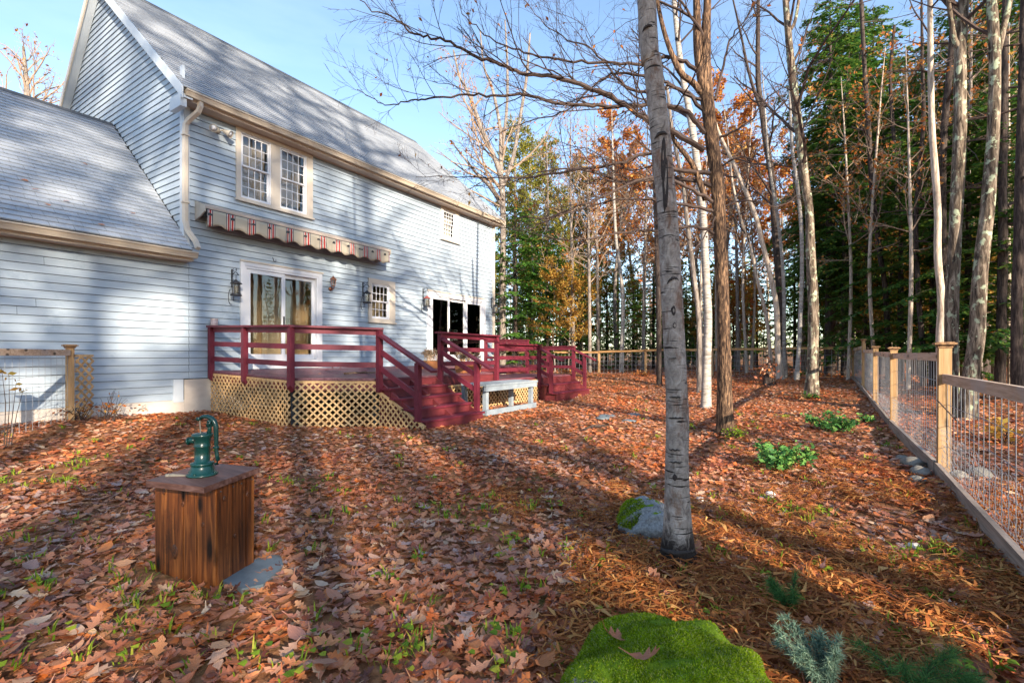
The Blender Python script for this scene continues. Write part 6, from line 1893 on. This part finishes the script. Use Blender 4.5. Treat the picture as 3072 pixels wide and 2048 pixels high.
# ------------------------------------------------------------------ grass, moss and dead ferns
def blades(g, x, y, z, n, h, spread, w, bend=0.5):
    for i in range(n):
        a = rng.uniform(0, 6.28); r0 = abs(rng.normal(0, spread)); hh = h * rng.uniform(0.5, 1.2)
        p0 = np.array((x + r0 * math.cos(a), y + r0 * math.sin(a), z)); d = np.array((math.cos(a), math.sin(a), 0)) * bend * hh * rng.uniform(0.3, 1.2)
        s = np.array((-math.sin(a), math.cos(a), 0)) * w
        p1 = p0 + d * 0.35 + (0, 0, hh * 0.7); p2 = p0 + d + (0, 0, hh)
        g.add([p0 - s, p0 + s, p1 + s * 0.7, p1 - s * 0.7, p2], [(0, 1, 2, 3)], [(3, 2, 4)])
M['grass'] = leafmat('grass_and_clover', [(0, (0.07, 0.15, 0.012)), (0.5, (0.20, 0.31, 0.02)), (0.85, (0.34, 0.40, 0.03)), (1, (0.42, 0.38, 0.05))], 0.4)
gg = G()
n = 0
for _ in range(4200):
    u, vv = rng.uniform(-100, 3072), rng.uniform(1160, 2048)
    p, d = hit(u, vv)
    b = bare_patch(p[0], p[1])
    if d > 11 or (b < 1.75 and rng.uniform() > 0.06) or (b >= 1.75 and rng.uniform() > 0.4) or p[1] > 10.3 or under_deck(p[0], p[1]): continue
    if p[1] < -0.9: continue
    blades(gg, p[0], p[1], p[2] + 0.015, 9, 0.055, 0.05, 0.0035 + 0.0006 * d, 1.0)
    if rng.uniform() < 0.4:                       # round clover leaves
        for _k in range(4):
            c = p + (rng.normal(0, 0.05), rng.normal(0, 0.05), 0.05)
            a = rng.uniform(0, 6.28); th = a + np.linspace(0, 2 * math.pi, 7)[:-1]; r0 = rng.uniform(0.012, 0.024)
            gg.add(np.stack([c[0] + r0 * np.cos(th), c[1] + r0 * np.sin(th), c[2] + 0.3 * r0 * np.cos(th * 2)], 1), [(0, 1, 2, 3), (0, 3, 4, 5)])
go = gg.build('grass', M['grass'], None, kind='stuff')
go['label'] = 'thin patches of green grass and clover among the leaves'; go['category'] = 'grass'

M['fern'] = leafmat('dead_brown_fern', [(0, (0.16, 0.042, 0.012)), (0.4, (0.36, 0.11, 0.026)), (0.8, (0.52, 0.20, 0.05)), (1, (0.62, 0.34, 0.11))], 0.3)
fg = G()
def frond(x, y, z, L, a):
    n = 9; rise = rng.uniform(0.15, 0.7)
    d = np.array((math.cos(a), math.sin(a), 0)); s = np.array((-math.sin(a), math.cos(a), 0))
    u = np.linspace(0, 1, n)
    pts = np.array([x, y, z]) + d * (L * u)[:, None] + np.array((0, 0, 1.0)) * (L * rise * (u - 1.1 * u * u))[:, None] + s * (0.1 * L * np.sin(u * 3) * rng.normal())[:, None]
    fg.tube(pts, np.linspace(0.0022, 0.0008, n), 3, False)
    for k in range(1, n):
        for sg in (-1, 1):
            l = L * 0.24 * math.sin(math.pi * (0.12 + 0.85 * u[k])) * rng.uniform(0.5, 1.2)
            e = pts[k] + s * sg * l + d * l * 0.5 + np.array((0, 0, rng.normal(-0.12, 0.25) * l))
            m = (pts[k] + e) / 2 + rng.normal(0, 0.12 * l, 3)
            w = d * 0.10 * l + rng.normal(0, 0.03 * l, 3)
            fg.add([pts[k] - w * 0.3, pts[k] + w * 0.3, m + w, e, m - w], [(0, 1, 2, 4)], [(4, 2, 3)])
for _ in range(4600):
    u, vv = rng.uniform(1480, 3200), rng.uniform(1330, 2060)
    p, d = hit(u, vv)
    if p[1] < -1.6 or d > 8: continue
    dens = np.sin(2.1 * p[0] + 1) + np.sin(2.9 * p[1] + 0.4) + 0.9 * np.sin(1.2 * p[0] - 2.2 * p[1]) + (0.9 if u > 1750 and vv > 1450 else -0.6)
    if dens < -0.1: continue
    frond(p[0], p[1], p[2] + rng.uniform(0.01, 0.04), rng.uniform(0.14, 0.36), rng.uniform(0, 6.28))
fo = fg.build('dead_ferns', M['fern'], None, kind='stuff')
fo['label'] = 'tangle of dead rust brown ferns over the leaves at the right'; fo['category'] = 'ferns'

# ------------------------------------------------------------------ boulders and stones
def blob(c, rx, ry, rz, n=(28, 16), amp=0.08, seed=0, sink=0.0):
    r = np.random.default_rng(seed); ph = r.uniform(0, 6, (8, 3)); fr = r.uniform(0.8, 3.4, (8, 3)) 
    th = np.linspace(0, 2 * math.pi, n[0], endpoint=False); la = np.linspace(-0.5 * math.pi, 0.5 * math.pi, n[1])
    T, Lt = np.meshgrid(th, la)
    d = np.stack([np.cos(Lt) * np.cos(T), np.cos(Lt) * np.sin(T), np.sin(Lt)], -1)
    k = np.ones(T.shape)
    for p, f in zip(ph, fr): k += amp * np.sin((d * f).sum(-1) * 2 + p[0]) * np.sin((d * f[::-1]).sum(-1) * 1.7 + p[1]) * 0.6
    v = np.asarray(c) + d * k[..., None] * (rx, ry, rz)
    i = np.arange(n[1] - 1)[:, None] * n[0]; j = np.arange(n[0])[None, :]; q = np.stack([i + j, i + (j + 1) % n[0], i + n[0] + (j + 1) % n[0], i + n[0] + j], -1).reshape(-1, 4)
    return v.reshape(-1, 3), q
def moss_rock_mat(name, rock1, rock2, thr, lo=0.35):
    m, nt, b = new_mat(name)
    f = noise(nt, coords(nt), 9, 7, 0.75); f2 = noise(nt, coords(nt), 60, 3, 0.7)
    r = ramp(nt, [(0.32, tuple(x * 0.35 for x in rock1)), (0.45, rock1), (0.62, rock2)]); nt.links.new(mixc(nt, 0.45, f, f2), r.inputs['Fac'])
    geo = nt.nodes.new('ShaderNodeNewGeometry'); sep = nd(nt, 'ShaderNodeSeparateXYZ'); nt.links.new(geo.outputs['Normal'], sep.inputs[0])
    g = noise(nt, coords(nt), 3.2, 5, 0.65)
    k = math_n(nt, 'ADD', math_n(nt, 'MULTIPLY', sep.outputs[2], 0.5), g)
    rr = ramp(nt, [(thr, (0, 0, 0)), (thr + 0.06, (1, 1, 1))]); nt.links.new(k, rr.inputs['Fac'])
    mc = ramp(nt, [(0.3, (0.07, 0.13, 0.008)), (0.6, (0.17, 0.26, 0.015)), (0.8, (0.28, 0.33, 0.03))]); nt.links.new(noise(nt, coords(nt), 26, 5, 0.7), mc.inputs['Fac'])
    nt.links.new(mixc(nt, rr.outputs['Color'], r.outputs['Color'], mc.outputs['Color']), b.inputs['Base Color'])
    b.inputs['Roughness'].default_value = 0.95; b.inputs['Specular IOR Level'].default_value = 0.15
    bump(nt, b, mixc(nt, 0.5, f, f2), 0.8, 0.03)
    return m
M['moss_rock'] = moss_rock_mat('mossy_boulder', (0.18, 0.18, 0.19), (0.30, 0.30, 0.31), 0.62)
M['lichen_rock'] = moss_rock_mat('lichened_grey_rock', (0.19, 0.195, 0.20), (0.36, 0.37, 0.37), 0.98)
# foreground boulder with moss cushions
pb = P(2015, 2080, 1.66); pb[2] = 0.0
rx = 0.42
bt = thing('mossy_boulder', (pb[0], pb[1], 0), 'big boulder covered in bright green moss at the bottom edge', 'boulder')
v, q = blob(pb, 0.46, 0.40, 0.275, (56, 34), 0.05, 3)
G().add(v, q).build('rock', M['moss_rock'], bt, True)
M['moss'] = leafmat('bright_moss', [(0, (0.10, 0.18, 0.006)), (0.35, (0.24, 0.37, 0.010)), (0.75, (0.40, 0.50, 0.018)), (0.92, (0.34, 0.40, 0.14)), (1, (0.48, 0.48, 0.08))], 0.4, 0.8, ((0.62, 0.66, 0.9), 9.0), 0.1)
mg = G()
vv = v.reshape(-1, 3)
nmask = vv[:, 2] > 0.12
def rock_dir(n):
    d = rng.normal(0, 1, (n, 3)); d[:, 2] = abs(d[:, 2]); return d / np.linalg.norm(d, axis=1, keepdims=True)
cand = rock_dir(95000)
from mathutils.bvhtree import BVHTree
bv = BVHTree.FromPolygons([tuple(x) for x in vv], [tuple(int(i) for i in f) for f in q])
MN = lambda p: math.sin(7 * p[0] + 2) + math.sin(9 * p[1] + 1) + math.sin(11 * p[2] + 4 * p[0]) + 0.8 * math.sin(19 * p[0] + 13 * p[1])
cs, ns = [], []
for d in cand:
    h = bv.ray_cast(Vector(pb), Vector(d))
    if h[0] is None or h[0].z < 0.05: continue
    if MN(h[0]) < -0.75 and rng.uniform() < 0.92: continue
    cs.append(h[0]); ns.append(h[1])
cs = np.array(cs); ns = np.array(ns)
k = len(cs)
tip = cs + ns * rng.uniform(0.002, 0.006, (k, 1)) * (1 + 0.6 * np.sin(cs[:, :1] * 60) * np.sin(cs[:, 1:2] * 70)) + rng.normal(0, 0.0022, (k, 3))
sd = np.cross(ns, rng.normal(0, 1, (k, 3))); sd /= np.linalg.norm(sd, axis=1, keepdims=True); sd *= 0.0030
mg.add(np.stack([cs - sd, cs + sd, tip], 1).reshape(-1, 3), None, np.arange(k * 3).reshape(-1, 3))
mg.build('moss', M['moss'], bt, kind='stuff')
for (px, py, s) in ((1850, 1925, 0.12), (1935, 1995, 0.11), (1760, 1905, 0.10)):
    hitp = None
    o = P(px, py, 1.0) - np.array((0, 0, EYE)); dirv = unit(o)
    h = bv.ray_cast(Vector((0, 0, EYE)), Vector(dirv))
    if h[0] is not None:
        lo = bpy.data.objects.new('leaf', shape_me[rng.integers(0, 7)]); COL.objects.link(lo)
        lo.location = h[0] + h[1] * 0.03; lo.rotation_euler = (rng.normal(0, 0.3), rng.normal(0, 0.3), rng.uniform(0, 6.28)); lo.scale = (s, s, s)
        tag(lo, ('curled tan leaf on the left shoulder of the mossy boulder', 'large pale leaf on top of the mossy boulder', 'small leaf at the left edge of the mossy boulder')[(1850, 1935, 1760).index(px)], 'leaf')
# the grey rock behind the birch
pr, _ = hit(1935, 1612); 
t = thing('granite_rock', (pr[0], pr[1], pr[2]), 'pale grey rock with a mossy left side behind the foreground birch', 'rock')
v2, q2 = blob(pr + (0.06, 0.02, 0.10), 0.195, 0.17, 0.15, (36, 22), 0.09, 8)
G().add(v2, q2).build('rock', M['lichen_rock'], t, True)
bv2 = BVHTree.FromPolygons([tuple(x) for x in v2], [tuple(int(i) for i in f) for f in q2])
mg = G(); c2 = []; n2 = []
lft = -np.array((SY, -CY, 0.0))
for d in rock_dir(16000):
    h = bv2.ray_cast(Vector(pr + (0.06, 0.02, 0.08)), Vector(d))
    if h[0] is None: continue
    if (d @ lft) + 0.55 * d[2] + 0.18 * MN(np.array(h[0])) < 0.62: continue
    c2.append(h[0]); n2.append(h[1])
c2 = np.array(c2); n2 = np.array(n2); k = len(c2)
tip = c2 + n2 * rng.uniform(0.006, 0.016, (k, 1)) + rng.normal(0, 0.005, (k, 3)); sd = np.cross(n2, rng.normal(0, 1, (k, 3))); sd /= np.linalg.norm(sd, axis=1, keepdims=True); sd *= 0.004
mg.add(np.stack([c2 - sd, c2 + sd, tip], 1).reshape(-1, 3), None, np.arange(k * 3).reshape(-1, 3)); mg.build('moss', M['moss'], t, kind='stuff')
ST = [(2735, 1398, 0.17, 'stone', 'rounded tan stone, highest of the stones by the fence post'), (2762, 1425, 0.14, 'stone', 'flat greenish stone against the near fence post'), (2750, 1448, 0.11, 'stone', 'dark round stone, lowest of the stones by the fence post'), (2706, 1380, 0.10, 'stone', 'small stone left of the pile by the fence post'), (2878, 1440, 0.15, 'stone', 'mossy stone just outside the wire right of the fence post'),
      (2308, 1487, 0.07, 'white_stone', 'white angular stone right of the foreground birch below the shrubs'), (2100, 1502, 0.06, 'white_stone', 'pale chip of stone beside the foreground birch trunk'), (2285, 1498, 0.04, 'white_stone', 'tiny white stone left of the white angular one'), (2740, 1640, 0.05, 'white_stone', 'white pebble among the leaves at lower right'), (2612, 1462, 0.07, 'stone', 'dark mossy stone in the leaves left of the fence stones'), (2935, 1432, 0.16, 'stone', 'grey stone behind the netting, farthest right of the fence stones')]
for px, py, s, mk, lab in ST:
    p, d = hit(px, py)
    v3, q3 = blob(p + (0, 0, s * 0.18), s * 0.85, s * 0.65, s * 0.45, (16, 10), 0.10, int(px))
    tag(G().add(v3, q3).build('field_stone', M[mk], None, True), lab, 'stone')
p, d = hit(1860, 1250)
g = G()
for k in range(5):
    c = p + rng.normal(0, 0.25, 3) * (1, 1, 0); v3, q3 = blob(c + (0, 0, 0.008), rng.uniform(0.09, 0.2), rng.uniform(0.08, 0.15), 0.03, (14, 8), 0.1, 60 + k)
    tag(G().add(v3, q3).build('flagstone', M['slate'], None, True), 'flat grey flagstone half buried in the leaves beyond the steps', 'stone', 'flagstones half buried in the leaves')

# ------------------------------------------------------------------ shrubs and seedlings
M['shrub'] = leafmat('evergreen_shrub_leaves', [(0, (0.03, 0.11, 0.03)), (0.5, (0.08, 0.22, 0.05)), (0.85, (0.16, 0.32, 0.07)), (1, (0.3, 0.38, 0.07))], 0.25, 0.6, gloss=0.2)
def shrub(px, py, w, h, label, n=420, mat='shrub', leaf=0.035):
    p, d = hit(px, py)
    t = thing('shrub', (p[0], p[1], p[2]), label, 'shrub')
    sg, lg = G(), G()
    for k in range(26):
        a = rng.uniform(0, 6.28); rr = w * math.sqrt(rng.uniform(0.05, 1)); e = p + (rr * math.cos(a), rr * math.sin(a), h * rng.uniform(0.45, 1.0) * (1 - 0.45 * (rr / w) ** 2))
        b0 = p + (rng.normal(0, w * 0.2), rng.normal(0, w * 0.2), 0)
        path = np.array([b0, (b0 + e) / 2 + (0, 0, h * 0.1), e]); sg.tube(path, [0.005, 0.004, 0.002], 4, False)
        m = n // 26
        u = rng.uniform(0.3, 1, m)[:, None]
        leaf_quads(lg, path[0] * (1 - u) ** 2 + 2 * path[1] * u * (1 - u) + path[2] * u * u, leaf, 0.45, 0.035)
    sg.build('stems', M['twig'], t); lg.build('foliage', M[mat], t)
shrub(2352, 1400, 0.40, 0.34, 'blue green evergreen shrub, nearer of the two at the right', 640)
shrub(2502, 1293, 0.42, 0.42, 'round dark green shrub, farther of the two at the right', 640)
shrub(2600, 1268, 0.15, 0.2, 'small green sprig right of the farther shrub', 110)
shrub(230, 1262, 0.30, 0.42, 'leggy weed with red leaves at the foot of the corner fence', 60, 'orange', 0.03)
shrub(330, 1262, 0.28, 0.55, 'thin reddish brambles against the wing foundation', 70, 'orange', 0.03)
shrub(405, 1245, 0.22, 0.45, 'second clump of reddish brambles nearer the house corner', 50, 'orange', 0.026)
shrub(1700, 1120, 0.6, 0.35, 'dry brown weeds along the back fence left of the slender birch', 120, 'fern', 0.05)
shrub(1925, 1128, 0.6, 0.32, 'dry brown weeds along the back fence behind the birch', 120, 'fern', 0.05)
shrub(2050, 1290, 0.16, 0.12, 'low yellow green tuft left of the brown maple', 160, 'grass', 0.022)
shrub(2205, 1312, 0.22, 0.16, 'bright yellow green tuft at the foot of the brown maple', 260, 'grass', 0.022)
shrub(2435, 1195, 0.30, 0.16, 'mossy green tuft at the foot of the lichened trunk', 220, 'hemlock_lit', 0.03)
# sapling with yellow leaves by the corner fence
p = P(12, 1300, 6.1); p[2] = gz(p[0], p[1])
t = thing('yellow_leaf_sapling', tuple(p), 'thin sapling with a few yellow leaves at the left edge by the fence', 'sapling')
sg, lg = G(), G()
for k in range(4):
    e = P(5 + 22 * k, 1105 + 20 * k, 6.0 + 0.05 * k); sg.tube([p + (0.02 * k, 0, 0), (p + e) / 2 + (0.03, 0.02, 0.05), e], [0.006, 0.004, 0.002], 5)
    leaf_quads(lg, np.array([e] * 4), 0.04, 0.6, 0.03)
sg.build('stem', M['twig'], t); lg.build('foliage', M['gold'], t)
# little pines at lower right
M['seedling'] = leafmat('pine_seedling_needles', [(0, (0.03, 0.10, 0.025)), (0.5, (0.06, 0.17, 0.04)), (1, (0.13, 0.25, 0.06))], 0.25)
M['juniper'] = leafmat('grey_green_juniper', [(0, (0.08, 0.14, 0.10)), (0.5, (0.15, 0.24, 0.16)), (1, (0.28, 0.36, 0.24))], 0.2)
def seedling(px, py, d, h, label, mat, stems=5, needle=0.06, w=0.0012, fan=0.6, name='pine_seedling', bend=(0, 0)):
    p = P(px, py, d); p[2] = gz(p[0], p[1])
    t = thing(name, tuple(p), label, 'seedling'); sg, ng = G(), G()
    for k in range(stems):
        a = rng.uniform(0, 6.28); e = p + np.array((math.cos(a) * fan * h + bend[0] * h, math.sin(a) * fan * h + bend[1] * h, h * rng.uniform(0.6, 1)))
        m = (p + e) / 2 + (0, 0, h * 0.12); u = np.linspace(0, 1, 9)[:, None]
        path = p * (1 - u) ** 2 + 2 * m * u * (1 - u) + e * u * u
        sg.tube(path, np.linspace(0.004, 0.0015, 9), 4)
        for q in range(2, 9):
            for _ in range(34):
                dv = unit(unit(path[q] - path[q - 1]) * rng.uniform(0.3, 1.0) + rng.normal(0, 0.6, 3)); b0 = path[q] + rng.normal(0, 0.004, 3)
                tp = b0 + dv * needle * rng.uniform(0.6, 1.2) - np.array((0, 0, 0.15 * needle)); s = unit(np.cross(dv, rng.normal(0, 1, 3))) * w
                ng.add([b0 - s, b0 + s, tp], None, [(0, 1, 2)])
    sg.build('stem', M['twig'], t); ng.build('needles', M[mat], t)
seedling(2370, 1825, 2.42, 0.17, 'round tuft of a tiny dark pine among the dead ferns', 'seedling', 9, 0.055, 0.0011, 0.5)
seedling(2480, 2075, 1.78, 0.24, 'grey green juniper sprig at the bottom beside the mossy boulder', 'juniper', 22, 0.032, 0.0018, 0.4, 'juniper_seedling', (-0.1, 0.25))
seedling(2725, 2065, 1.82, 0.20, 'green pine seedling with long needles at the bottom right', 'seedling', 6, 0.085, 0.0010, 0.75)
seedling(2830, 2060, 1.80, 0.12, 'smallest pine seedling right of the long needled one', 'seedling', 3, 0.075, 0.0010, 0.8)
# stump clump of curled dead leaves by the pale birches and a fallen twig
p, d = hit(2305, 1155)
t = thing('tree_stump', (p[0], p[1], p[2]), 'broken rust coloured stump left of the pale clump at the back fence', 'stump')
g = G(); rough_tube(g, smooth_path([(p[0], p[1], p[2] - 0.1, 0.22), (p[0], p[1], p[2] + 0.25, 0.17), (p[0] + 0.05, p[1], p[2] + 0.6, 0.12), (p[0] + 0.12, p[1] - 0.05, p[2] + 0.85, 0.03)], 5), 10, 0.12); g.build('trunk', M['dark_bark'], t, True)
lg = G(); leaf_quads(lg, p + rng.normal(0, 1, (150, 3)) * (0.16, 0.16, 0.2) + (0, 0, 0.5), 0.07, 1.0); lg.build('dead_leaves', M['litter'], t)
g = G(); a, b = hit(1775, 1290)[0], hit(1800, 1287)[0]
g.tube([hit(1755, 1297)[0] + (0, 0, 0.05), a + (0, 0, 0.07), b + (0, 0, 0.06), hit(1822, 1283)[0] + (0, 0, 0.05)], [0.012, 0.02, 0.02, 0.01], 6)
tag(g.build('fallen_branch', M['dark_bark'], None, True), 'short dark fallen branch on the leaves right of the steps', 'branch')
# long bramble stem arching over the near fence
g = G(); pts = smooth_path([(*P(2812, 1200, 4.6), 0.006), (*P(2880, 1270, 4.5), 0.006), (*P(2960, 1330, 4.3), 0.005), (*P(3060, 1390, 4.1), 0.004)], 5)
g.tube(pts[:, :3], pts[:, 3], 5); tag(g.build('bramble_stem', M['twig'], None, True), 'thin dark bramble stem slanting across the near fence wire', 'stem')
# young beech leaves outside the near fence
shrub(3030, 1330, 0.5, 0.5, 'beech seedling with golden leaves outside the near fence', 110, 'gold', 0.055)

for k in range(9):                                              # and onto the steps
    st_ = rng.integers(1, 5)
    o = bpy.data.objects.new('leaf', shape_me[rng.integers(0, 8)]); COL.objects.link(o)
    o.location = (rng.uniform(6.2, 7.5), DF - st_ * 0.29 + rng.uniform(0.0, 0.2), fz(DF) - st_ * fz(DF) / 5 + 0.015); o.rotation_euler = (rng.normal(0, 0.1), rng.normal(0, 0.1), rng.uniform(0, 6.28)); o.scale = (0.09,) * 3
    tag(o, 'stray brown leaf lying on a tread of the larger flight of steps', 'leaf', 'stray leaves on the larger steps')
# a few leaves blown onto the deck and the wing roof
for k in range(12):
    x, y = rng.uniform(5.3, 9.4), rng.uniform(7.9, 10.2)
    o = bpy.data.objects.new('leaf', shape_me[rng.integers(0, 8)]); COL.objects.link(o)
    o.location = (x, y, fz(y) + 0.02); o.rotation_euler = (rng.normal(0, 0.15), rng.normal(0, 0.15), rng.uniform(0, 6.28)); o.scale = (0.09,) * 3
    tag(o, 'stray brown leaf lying on the maroon deck boards', 'leaf', 'stray leaves on the deck')
for k in range(9):
    x, s = rng.uniform(1.6, 4.3), abs(rng.normal(0, 0.5)) + 0.08
    o = bpy.data.objects.new('leaf', shape_me[rng.integers(0, 8)]); COL.objects.link(o)
    o.location = (x, WE_Y + s, WE_Z + s * WS + 0.05); o.rotation_euler = (0.72 + rng.normal(0, 0.1), 0, rng.uniform(-0.6, 0.6)); o.scale = (0.09,) * 3
    tag(o, 'stray brown leaf lying on the shingles of the wing roof', 'leaf', 'stray leaves on the wing roof')
# a little building glimpsed far off between the trunks
p = P(2418, HORIZON, 46); z0 = gz(p[0], p[1])
t = thing('distant_shed', (p[0], p[1], z0), 'small white shed with a red base glimpsed between trunks beyond the back fence', 'shed')
G().box(p[0], p[0] + 2.0, p[1] - 0.7, p[1] + 0.7, z0 + 1.9, z0 + 3.5).build('wall', M['vinyl'], t)
G().box(p[0] - 0.02, p[0] + 2.0, p[1] - 0.72, p[1] + 0.72, z0 - 0.2, z0 + 1.9).build('base', M['red_plastic'], t)
G().prism([(p[0] - 0.2, p[1] - 0.95, z0 + 3.45), (p[0] - 0.2, p[1] + 0.95, z0 + 3.45), (p[0] - 0.2, p[1], z0 + 4.2)], (2.4, 0, 0)).build('roof', M['ridge'], t)
G().box(p[0] - 0.03, p[0] - 0.001, p[1] - 0.3, p[1] + 0.3, z0 + 2.2, z0 + 3.1).build('window', M['glass'], t)

for o in list(bpy.data.objects):
    if '_base' in o.keys(): del o['_base']
